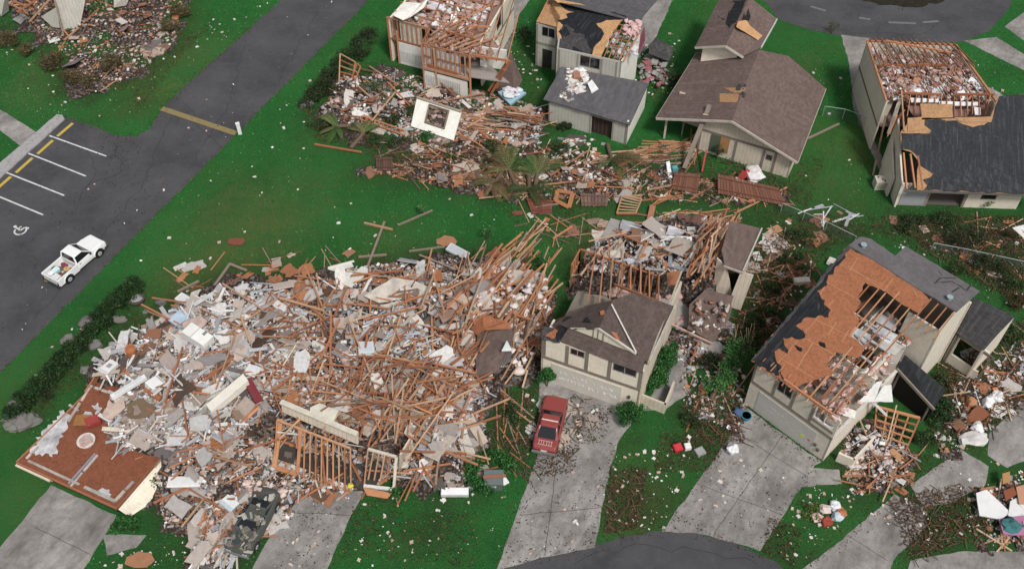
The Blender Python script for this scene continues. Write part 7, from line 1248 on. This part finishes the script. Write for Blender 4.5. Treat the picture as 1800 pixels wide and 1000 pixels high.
LC = [(.06, .035, .02), (.10, .05, .025), (.04, .025, .016), (.14, .08, .04), (.05, .05, .02)]
for poly, n in ((stp, 3000), ([(1070, 830), (1140, 820), (1120, 930), (1060, 940)], 1200), ([(1200, 700), (1300, 690), (1310, 780), (1220, 780)], 900), ([(1560, 880), (1690, 850), (1740, 940), (1600, 985)], 2200), ([(1500, 800), (1640, 800), (1600, 860), (1480, 860)], 700), ([(1650, 640), (1800, 560), (1800, 720), (1700, 780)], 3600), ([(1560, 380), (1800, 380), (1800, 540), (1640, 450)], 4600), ([(1640, 640), (1700, 640), (1690, 760), (1630, 780)], 1200), ([(1400, 380), (1560, 400), (1480, 430), (1380, 440)], 1000), ([(60, 90), (250, 100), (220, 160), (100, 140)], 1600), ([(230, 130), (390, 30), (330, 90), (240, 200)], 900), ([(690, 900), (840, 900), (840, 1000), (680, 980)], 500), ([(1350, 910), (1410, 930), (1400, 1000), (1340, 970)], 500), ([(20, 740), (240, 530), (250, 560), (50, 760)], 900), ([(940, 790), (1020, 770), (1010, 830), (950, 840)], 400), ([(1640, 660), (1720, 640), (1700, 760), (1640, 720)], 500), ([(1300, 430), (1400, 410), (1460, 430), (1340, 640), (1290, 600)], 4200), ([(1330, 370), (1500, 380), (1480, 430), (1350, 440)], 1000), ([(880, 690), (940, 690), (930, 850), (860, 790)], 900), ([(1160, 760), (1290, 770), (1240, 830), (1150, 830)], 1100), ([(640, 240), (780, 250), (900, 300), (880, 345), (660, 300)], 1500), ([(530, 190), (640, 200), (660, 260), (560, 250)], 700), ([(880, 370), (1020, 360), (1080, 400), (960, 440)], 800), ([(1100, 90), (1200, 60), (1170, 190), (1110, 190)], 800), ([(1400, 270), (1450, 280), (1420, 370), (1390, 350)], 500), ([(890, 60), (960, 90), (950, 180), (900, 170)], 600), ([(620, 890), (700, 870), (690, 980), (600, 980)], 500), ([(1520, 380), (1640, 380), (1640, 450), (1560, 420)], 500), ([(1000, 690), (1080, 720), (1060, 780), (1010, 780)], 500)):
    for _ in range(n):
        p = drop(*randin(poly)); mb.leaf(p + Z * U(.02, .12), U(.05, .13), vary(rng.choice(LC), .2), 1.5)
def edge(pts, n, w=.35):
    W_ = [Q(u, v) for u, v in pts]
    for a, b_ in zip(W_, W_[1:]):
        L = (b_ - a).length; d = (b_ - a).normalized(); s_ = d.cross(Z)
        for _ in range(int(n * L)): p = a + d * U(0, L) + s_ * rng.gauss(0, w); mb.leaf(p + Z * U(.02, .07), U(.04, .11), vary(rng.choice(LC), .2), 1.6)
edge([(880, 1000), (915, 880), (945, 800)], 26); edge([(1046, 962), (1066, 850), (1085, 780)], 34); edge([(1163, 934), (1310, 730)], 14, .25); edge([(1336, 968), (1432, 818)], 22, .25); edge([(1310, 712), (1444, 812)], 40, .3); edge([(872, 1003), (962, 978), (1046, 960), (1110, 940), (1165, 932), (1230, 938), (1300, 957), (1360, 984)], 16, .25)
edge([(575, 1000), (640, 862)], 14, .3); edge([(0, 655), (330, 322), (650, 0)], 12, .18); edge([(495, 0), (380, 103), (292, 183), (262, 228)], 26, .3); edge([(238, 241), (205, 239), (150, 217), (112, 206)], 20, .25); edge([(1545, 897), (1420, 990)], 24, .3); edge([(1600, 850), (1690, 790)], 20, .3)
for poly, n in (([(260, 230), (460, 40), (600, 0), (420, 230), (330, 300)], 260), ([(20, 330), (130, 230), (330, 310), (120, 480), (0, 600)], 420), ([(60, 400), (200, 280), (300, 330), (200, 440)], 200), ([(1240, 800), (1400, 830), (1320, 940), (1190, 920)], 240), ([(940, 830), (1060, 800), (1040, 950), (900, 980)], 240), ([(500, 880), (610, 870), (560, 1000), (480, 1000)], 200), ([(1420, 10), (1740, 10), (1680, 70), (1480, 60)], 260), ([(930, 760), (1010, 790), (1000, 840), (940, 820)], 220), ([(150, 230), (260, 240), (230, 300), (200, 290)], 260)):
    for _ in range(n): p = Q(*randin(poly)); mb.leaf(p + Z * U(.02, .05), U(.03, .11), vary(rng.choice([(.02, .018, .016), (.035, .025, .018), (.05, .03, .02)]), .2), 2.0)
tag(mb.build('dead_leaves', 'leaf'), 'dark brown dead leaves and twigs littering the grass', 'leaves', kind='stuff')
# ================================================================ PLANTS AND FENCES
GR = [(.030, .125, .028), (.02, .09, .02), (.05, .17, .04), (.012, .05, .013), (.07, .2, .05)]
DK = [(.02, .05, .016), (.03, .065, .02), (.012, .03, .01), (.05, .075, .03), (.05, .04, .02)]
BR = [(.12, .095, .045), (.16, .12, .06), (.08, .06, .03), (.10, .11, .04), (.20, .15, .08)]
def bush(name, label, cat, u, v, rx, ry, h, n, cols, leaf=.12, group=None, stems=5, z0=0.0, clumps=14, ang=0):
    p = Q(u, v, z0); t = thing(name, p, label, cat, group); R_ = Matrix.Rotation(math.radians(ang), 3, 'Z'); m = MB(); cl = []
    for k in range(clumps):
        a = U(0, 6.28); r = math.sqrt(rng.random()) * .8; c = R_ @ Vector((rx * r * math.cos(a), ry * r * math.sin(a), 0)); hz = h * (.35 + .55 * (1 - r * r) * U(.6, 1.15)); cl.append((c + Z * hz, U(.3, .5) * min(rx, ry, h) + .08, U(.75, 1.25)))
    for k in range(stems): c = rng.choice(cl)[0]; m.path([p + Vector((U(-.1, .1) * rx, U(-.1, .1) * ry, 0)), p + c * .5 + Vector((U(-.1, .1), U(-.1, .1), 0)), p + c], .035, (.08, .055, .035), 5, r2=.012)
    m.build('stem', 'piece', t); m = MB()
    for _ in range(n):
        c, r, br = rng.choice(cl); d = Vector((rng.gauss(0, 1), rng.gauss(0, 1), rng.gauss(0, 1))).normalized() * r * rng.random() ** .35; q = p + c + d; q.z = max(z0 + .05, q.z); cc = rng.choice(cols); m.leaf(q, leaf, tuple(x * br for x in vary(cc, .2)), .7)
    m.build('foliage', 'leaf', t); return t
bush('bush', 'bright green bush at the left corner of the spray-painted garage', 'bush', 961, 678, .55, .5, 1.7, 1300, GR); bush('bush', 'round green bush at the right corner of the spray-painted garage', 'bush', 1108, 738, 1.0, .8, 1.4, 1900, GR)
bush('bush', 'small green bush filling the low planter wall beside the gabled house', 'bush', 1155, 682, .75, .8, 1.3, 1200, GR); bush('hedge', 'dense green hedge along the right wall of the gabled house', 'hedge', 1168, 652, .65, 2.1, 2.0, 3000, GR, ang=-23, clumps=26); bush('bush', 'low green bush beside the short path of the flattened garage', 'bush', 222, 930, 1.0, .6, .8, 1300, GR)
bush('bush', 'small green plant by the fallen cream wall of the garage', 'bush', 288, 850, .6, .8, .7, 800, GR)
t = thing('bush', Q(858, 848), 'ring-shaped green bush around the utility box', 'bush'); m = MB(); c0 = Q(868, 845)
cl = []
for k in range(22): a = math.radians(20 + k * 11.5); cl.append((c0 + Vector((math.cos(a) * 1.25 - .15, math.sin(a) * 1.2 + .35, U(.35, .75))), U(.4, .6), U(.8, 1.2)))
for c, r, b_ in cl[::4]: m.path([flat(c), c], .03, (.08, .05, .03), 5)
m.build('stem', 'piece', t); m = MB()
for _ in range(3000): c, r, br = rng.choice(cl); d = Vector((rng.gauss(0, 1), rng.gauss(0, 1), rng.gauss(0, 1))).normalized() * r * rng.random() ** .35; q = c + d; q.z = max(.05, q.z); m.leaf(q, .12, tuple(x * br for x in vary(rng.choice(GR), .2)), .7)
m.build('foliage', 'leaf', t)
# dark hedge by the road with boulders
hp = [(240, 512), (222, 528), (205, 545), (188, 562), (170, 585), (150, 605), (130, 625), (112, 648), (92, 668), (72, 690), (50, 708), (32, 728)]
for k, (u, v) in enumerate(hp): bush('hedge_shrub', 'dark olive shrub in the hedge along the road', 'shrub', u, v, .75, .85, 1.1 + .25 * math.sin(k), 1200, DK[:3] + GR[1:2] + GR[3:4] + [(.07, .095, .03)], .12, 'dark hedge shrubs along the road', clumps=9)
for k, (u, v) in enumerate([(208, 540), (180, 570), (148, 615), (122, 642), (84, 690)]): bush('hedge_shrub', 'dark olive shrub in the hedge along the road', 'shrub', u, v, .9, .8, .8, 600, DK, .1, 'dark hedge shrubs along the road', clumps=8)
for k, (u, v, s) in enumerate([(155, 568, .55), (120, 597, .5), (210, 562, .4), (168, 606, .45), (30, 712, .5), (15, 735, .45), (22, 750, .5), (40, 742, .7), (55, 738, .6), (282, 532, .3), (256, 548, .22), (150, 650, .35), (545, 180, .35), (533, 186, .3)]):
    m = MB(); p = Q(u, v, s * .3); m.blob(p, s * U(.9, 1.2), s * U(.8, 1.1), s * .75, vary((.17, .165, .155), .2), k, .35, 12, 8); loc = 'beside the dark roadside hedge' if u < 250 and v > 300 else 'at the corner of the upper hedge' if v < 300 else 'on the lawn near the rubble edge'
    solo(m, 'boulder', 'weathered', 'rough grey boulder ' + loc, 'boulder', group='grey boulders ' + loc)
m = MB(); p = Q(242, 530); m.tube(p, p + Z * .35, .5, (.07, .06, .055), 14, r2=.6); m.blob(p + Z * .3, .4, .4, .25, (.3, .29, .28), 3, .5); solo(m, 'planter', 'weathered', 'round dark planter with pale scrap at the upper end of the hedge', 'planter')
# upper hedge left of the roofless house
for k, (u, v) in enumerate([(650, 72), (632, 88), (612, 108), (598, 125), (582, 142), (568, 158), (556, 172), (545, 185), (640, 100), (576, 165)]): bush('hedge_shrub', 'dark green shrub in the upper hedge left of the roofless house', 'shrub', u, v, .9, .9, 1.1, 750, DK, .12, 'upper hedge shrubs', clumps=9)
for u, v, s, lab in ((130, 145, .9, 'left one of two round dead shrubs at the upper left'), (163, 152, .85, 'right one of two round dead shrubs at the upper left'), (18, 80, 1.0, 'dead olive shrub at the left edge'), (50, 96, .8, 'dead brownish shrub with a bare stick at the left edge'), (95, 118, 1.2, 'low brown dead shrub left of the round pair'), (205, 125, 1.3, 'wide dead shrub beneath the corner rubble'), (318, 30, 1.0, 'tall dead shrub beside the road at the top'), (300, 55, .9, 'ragged dead shrub right of the corner rubble')):
    bush('dead_shrub', lab, 'shrub', u, v, s, s * .85, s * 1.1, int(1500 * s), BR + ([(.07, .05, .03)] * 3 if 'low brown' in lab or 'wide' in lab else []), .11, clumps=12)
# fallen palms: trunk on the ground, fronds fanned over the grass
def palm(u, v, ang, n, L, lab, cols, z=.5):
    p = Q(u, v, z); t = thing('palm', flat(p), lab, 'palm'); m = MB(); a = math.radians(ang); d = Vector((math.cos(a), math.sin(a), 0)); m.path([p, p - d * .8 - Z * .2, p - d * 2.0 - Z * .3], .14, (.13, .09, .06), 8, r2=.18); m.build('trunk', 'piece', t)
    for k in range(n):
        m = MB(); b_ = a + math.radians(U(-95, 95)); l = L * U(.7, 1.15); rise = U(.2, .9); c = vary(rng.choice(cols), .15); pts = []
        for i in range(9): s = i / 8; pts.append(p + Vector((math.cos(b_), math.sin(b_), 0)) * l * s + Z * (rise * math.sin(s * 2.6) * l * .4 - .25 * s))
        for q in pts: q.z = max(q.z, .06)
        m.path(pts, .025, tuple(x * 1.2 for x in c), 4, r2=.008)
        for i in range(1, 9):
            for h in (0, .5):
                q = pts[i].lerp(pts[i - 1], h); fd = (pts[i] - pts[i - 1]).normalized(); sd_ = fd.cross(Z).normalized(); ll = l * .26 * (1 - abs(i / 8 - .5))
                for s in (-1, 1): e = q + (fd * .55 + sd_ * s * .8 - Z * .25).normalized() * ll; e.z = max(e.z, .03); m.face((q, q.lerp(e, .4) + fd * .05, e, q.lerp(e, .4) - fd * .05), vary(c, .15))
        m.build('frond', 'leaf', t)
PG = [(.07, .15, .035), (.11, .17, .05), (.05, .11, .03), (.17, .16, .07)]; PB = [(.17, .12, .06), (.12, .08, .04), (.10, .12, .04), (.22, .16, .08)]
palm(895, 298, 110, 15, 2.6, 'toppled palm with green and yellow fronds in front of the fan of boards', PG + PB[:2]); palm(945, 305, 80, 14, 2.4, 'toppled palm right of the first one with drooping fronds', PG + PB); palm(870, 320, 250, 12, 2.0, 'dead palm clump with hanging straw-coloured fronds', PB); palm(930, 330, 270, 12, 2.0, 'brown palm clump with dark hanging fronds near the red fence', [(.07, .04, .02), (.12, .07, .04), (.06, .09, .03)])
palm(1075, 278, 275, 9, 2.4, 'palm with long bent green leaves in front of the grey garage door', [(.05, .12, .03), (.12, .13, .05), (.17, .10, .06)]); palm(592, 222, 200, 13, 1.9, 'bushy palm left of the fallen cream window wall', PG); palm(640, 232, 60, 9, 1.6, 'smaller palm beside the ladder-like stud frame', PG)
bush('bush', 'light green plant at the foot of the cream window wall', 'plant', 752, 248, .6, .5, .9, 500, GR); bush('bush', 'grey-green vine over the rubble before the roofless house', 'plant', 665, 165, 1.6, 1.0, .9, 900, [(.08, .12, .06), (.10, .14, .08), (.06, .09, .05)], .09)
for u, v, a, b_, h, n, lab in ((700, 255, 1.3, .7, .5, 700, 'flattened dark shrub below the cream window wall'), (660, 250, 1.0, .7, .6, 600, 'flattened shrub left of the cream window wall'), (800, 280, 1.2, .7, .5, 700, 'low dark shrub in the rubble right of the cream window wall'), (985, 262, 1.1, .6, .5, 600, 'low green shrub before the grey garage'), (1010, 300, .8, .6, .5, 500, 'low shrub in the pale heap before the garage'), (560, 225, 1.0, .8, .6, 700, 'dark shrub inside the small wooden edging'), (1345, 560, 1.6, 1.0, .6, 900, 'dark low shrub left of the brown-sheathed house'), (1385, 455, 1.2, .9, .5, 700, 'low weedy shrub on the grass by the wire fence'), (1360, 510, 1.0, .8, .5, 500, 'second low dark shrub left of the brown-sheathed house'), (1620, 770, 1.0, .9, .6, 700, 'dark shrub right of the fallen stud frame'), (1215, 740, .9, .7, .5, 500, 'low green shrub beside the paved entry path'), (900, 730, .7, .9, .5, 450, 'weedy green strip left of the red car'), (1325, 590, 1.4, 1.0, .7, 900, 'dark ragged shrub at the left base of the brown-sheathed house'), (1400, 420, 1.3, .9, .5, 700, 'dark weeds under the sagging wire fence'), (1600, 400, 1.8, 1.0, .8, 1100, 'dark ragged shrub before the black-roofed front'), (1660, 395, 1.4, 1.0, .8, 900, 'twiggy dark shrub under the black eaves'), (1770, 500, 1.5, 1.0, .7, 800, 'dark undergrowth below the low wire fence'), (1680, 480, 1.3, .8, .6, 700, 'low dark undergrowth behind the grey roof slope'), (1770, 590, 1.2, .9, .6, 700, 'dark undergrowth right of the side entrance block'), (720, 200, 1.0, .7, .6, 600, 'green shrub left of the fallen window wall'), (690, 215, .9, .7, .6, 500, 'green shrub over the ladder-like frame'), (860, 262, 1.2, .8, .6, 700, 'green shrub below the fan of boards')):
    bush('shrub', lab, 'shrub', u, v, a, b_, h, n, DK + GR[:2] + BR[:1], .11, clumps=12)
bush('bush', 'dark bush before the grey garage wall', 'bush', 990, 228, .7, .4, .6, 500, DK)
bush('sapling', 'thin leafy sapling standing on the lawn above the rubble', 'sapling', 858, 420, .5, .5, 1.5, 260, [(.06, .20, .05), (.08, .24, .06)], .1, stems=4); bush('sapling', 'yellow-green sapling tip on the lawn by the long grey post', 'sapling', 742, 375, .35, .35, .9, 140, [(.08, .18, .05)], .1, stems=3); bush('bush', 'green bush between the big heap and the open house', 'bush', 945, 468, .8, .6, .9, 700, GR)
# fallen tree by the sheathed house
t = thing('tree', Q(1262, 690), 'uprooted light green tree lying between the two front houses', 'tree'); m = MB(); r0 = Q(1250, 700, .2); tip = Q(1306, 612, 1.2); m.path([r0, r0.lerp(tip, .35) + Z * .3, r0.lerp(tip, .7) + Z * .4, tip + Z * .3], .14, (.12, .08, .05), 7, r2=.05); m.build('trunk', 'piece', t)
m = MB()
for k in range(9): s = .3 + .08 * k; a = r0.lerp(tip, s) + Z * .4; m.path([a, a + Vector((U(-1, 1), U(-.4, 1), U(0, .6)))], .04, (.16, .10, .06), 5, r2=.015)
for k in range(10): a = tip + Vector((U(-.6, .6), U(-.4, .4), .2)); m.path([a, a + Vector((U(-.2, .6), U(.6, 1.4), U(.2, .7)))], .03, rng.choice([(.35, .2, .1), (.42, .3, .16)]), 5, r2=.015)
m.build('branch', 'piece', t); m = MB(); cl = [(r0.lerp(tip, U(.1, .95)) + Vector((U(-.7, .7), U(-.5, .6), U(.2, .9))), U(.3, .6), U(.75, 1.25)) for _ in range(34)]
for _ in range(3600): c, r, br = rng.choice(cl); d = Vector((rng.gauss(0, 1), rng.gauss(0, 1), rng.gauss(0, 1))).normalized() * r * rng.random() ** .35; q = c + d; q.z = max(.05, q.z); m.leaf(q, .12, tuple(x * br for x in vary(rng.choice([(.07, .20, .05), (.05, .14, .035), (.10, .24, .07), (.03, .09, .025)]), .2)), .7)
m.build('crown', 'leaf', t)
bush('bush', 'dark bush behind the uprooted tree', 'bush', 1250, 645, 1.0, .9, .8, 800, DK + [(.05, .03, .02)]); bush('bush', 'green plant tucked in the planter of the sheathed house', 'plant', 1512, 757, .4, .4, .5, 300, GR); bush('shrub', 'dark green shrub mass right of the collapsed porch roof', 'shrub', 1640, 722, 1.3, 1.6, .9, 1800, DK + GR[:2]); bush('shrub', 'dark shrub beside the side entrance block', 'shrub', 1650, 675, .8, .8, .6, 600, DK + BR[:2])
bush('shrub', 'dark twiggy shrub on the grass behind the sheathed house', 'shrub', 1700, 430, 2.2, 1.5, 1.2, 1800, DK + [(.06, .03, .03)], .1); bush('shrub', 'dark shrub along the wire fence at the right', 'shrub', 1745, 470, 2.4, 1.0, .9, 1500, DK, .1); bush('shrub', 'reddish twiggy shrub at the right edge', 'shrub', 1790, 535, 1.0, 1.0, .8, 700, [(.10, .04, .025), (.06, .04, .02), (.05, .06, .02)], .1); bush('bush', 'pale green plant before the beige window wall at the right edge', 'plant', 1728, 362, .9, .5, .9, 600, [(.10, .16, .07), (.13, .19, .09)], .1)
bush('bush', 'dark green bush beside the black-roofed house rear', 'bush', 920, 70, 1.0, 1.0, 1.1, 900, DK + GR[:1]); bush('bush', 'dark bush under the dark lean-to roof', 'bush', 1180, 150, 1.0, 1.2, 1.0, 900, DK); bush('bush', 'yellow-green plants around the bin heap', 'plant', 1425, 900, .8, .9, .4, 500, [(.16, .22, .05), (.08, .14, .04)], .1)
bush('sapling', 'small bare sapling on the lawn beside the street', 'sapling', 1462, 60, .6, .6, 1.2, 160, [(.06, .08, .03), (.08, .07, .04)], .1, stems=6); bush('bush', 'weedy green plants under the cream wall at lower centre', 'plant', 700, 870, .5, .5, .5, 250, GR)
bush('bush', 'dark climbing plant on the beige gable wall', 'plant', 1260, 280, .5, .3, 1.5, 500, [(.07, .10, .05), (.05, .08, .04)], .09)
# wire fences
def wirefence(pts, label, h=1.1):
    t = thing('wire_fence', Q(*pts[0]), label, 'fence'); W_ = [Q(u, v) for u, v in pts]; m = MB(); c = (.22, .28, .27)
    for a in W_: m = MB(); m.tube(a, a + Z * h, .04, c, 6); m.build('post', 'piece_clean', t)
    m = MB()
    for a, b_ in zip(W_, W_[1:]): m.tube(a + Z * h, b_ + Z * h, .03, (.30, .36, .35), 6)
    m.build('top_rail', 'piece_clean', t); m = MB()
    for a, b_ in zip(W_, W_[1:]):
        L = (b_ - a).length; d = (b_ - a).normalized(); n = int(L / .22)
        for k in range(n):
            x = L * k / n
            for s in (-1, 1):
                x1 = min(L, max(0, x + s * h)); hh = abs(x1 - x); p0 = a + d * x + Z * (0 if s > 0 else 0); m.tube(p0 + Z * .02, a + d * x1 + Z * max(.05, hh), .006, (.14, .19, .18), 3, cap=False)
    m.build('mesh_wire', 'piece_clean', t)
wirefence([(1445, 205), (1480, 210), (1508, 220), (1530, 235)], 'green-grey wire fence between the brown roofed and the open-roofed house'); wirefence([(1372, 372), (1410, 388), (1450, 405), (1500, 430)], 'sagging wire fence beside scattered white rails', .9); wirefence([(1636, 440), (1690, 450), (1745, 462), (1810, 476)], 'low wire fence behind the brown-sheathed house', .8)
# fallen board fences
def fence_panel(a, b_, c2, d, n, label, col=(.16, .065, .04)):
    t = thing('fence_panel', flat((a + c2) / 2), label, 'fence'); 
    for k in range(n):
        s0, s1 = k / n, (k + .88) / n; m = MB(); m.prism([a.lerp(b_, s0), a.lerp(b_, s1), d.lerp(c2, s1), d.lerp(c2, s0)], .03, vary(col, .25)); m.build('slat', 'piece', t)
    m = MB(); m.beam(a.lerp(d, .2) + Z * .06, b_.lerp(c2, .2) + Z * .06, .08, .06, col); m.beam(a.lerp(d, .8) + Z * .06, b_.lerp(c2, .8) + Z * .06, .08, .06, col); m.build('rail', 'piece', t)
fence_panel(Q(1262, 306, 1.0), Q(1368, 330, 1.0), Q(1384, 362, .2), Q(1262, 340, .2), 22, 'reddish brown board fence panel tipped over below the beige gable'); fence_panel(Q(1186, 304, .6), Q(1232, 306, .7), Q(1226, 340, .2), Q(1180, 332, .2), 12, 'weathered brown fence panel left of the tipped one'); fence_panel(Q(925, 348, .3), Q(972, 352, .3), Q(970, 374, .1), Q(935, 376, .1), 9, 'fallen dark red fence boards on the grass', (.17, .05, .035)); fence_panel(Q(1020, 340, .3), Q(1072, 342, .3), Q(1068, 362, .12), Q(1022, 362, .12), 8, 'fallen grey-brown fence boards beside the square wooden frame', (.15, .09, .07)); fence_panel(Q(660, 278, .3), Q(690, 276, .3), Q(692, 300, .12), Q(662, 300, .12), 7, 'fallen dark brown fence boards below the palms', (.10, .05, .035))
t = thing('wooden_frame', Q(992, 350), 'square orange wooden frame with a dark hole on the grass', 'frame'); A_, B_, C_, D_ = Q(980, 335, .4), Q(1007, 340, .4), Q(1000, 365, .25), Q(976, 352, .25); m = MB()
for a, b_ in ((A_, B_), (B_, C_), (C_, D_), (D_, A_)): m.beam(a, b_, .35, .1, (.38, .16, .07))
m.build('frame', 'piece', t)
# dark lean-to roof between the two rear houses
t = thing('lean_to', Q(1165, 110), 'dark fallen roof piece with stone rubble between the two rear houses', 'roof piece'); slab(t, ragged([Q(1140, 80, 1.6), Q(1152, 66, 2.0), Q(1185, 84, 1.4), Q(1176, 108, .9), Q(1140, 95, 1.3)], .08, .4), 'shingle_dark', .1, 'roof'); m = MB(); junk(m, lambda: Q(U(1125, 1175), U(95, 150), U(.1, .6)), 160, .1, .4, [(.3, .29, .27), (.22, .2, .18), (.4, .38, .36), (.35, .12, .14)]); tag(m.build('stone_rubble', 'piece'), 'grey stone rubble under the dark fallen roof piece between the rear houses', 'rubble', kind='stuff')
t = thing('cable_pole', Q(292, 940), 'thin dark cable hanging down over the lower left rubble', 'cable'); m = MB(); m.path([Q(284, 800, 2.0), Q(287, 850, 1.4), Q(290, 900, .6), Q(294, 940, .1)], .05, (.05, .045, .04), 6); m.build('cable', 'piece', t)
print('objects', len(bpy.data.objects), 'top', sum(1 for o in bpy.data.objects if o.parent is None))
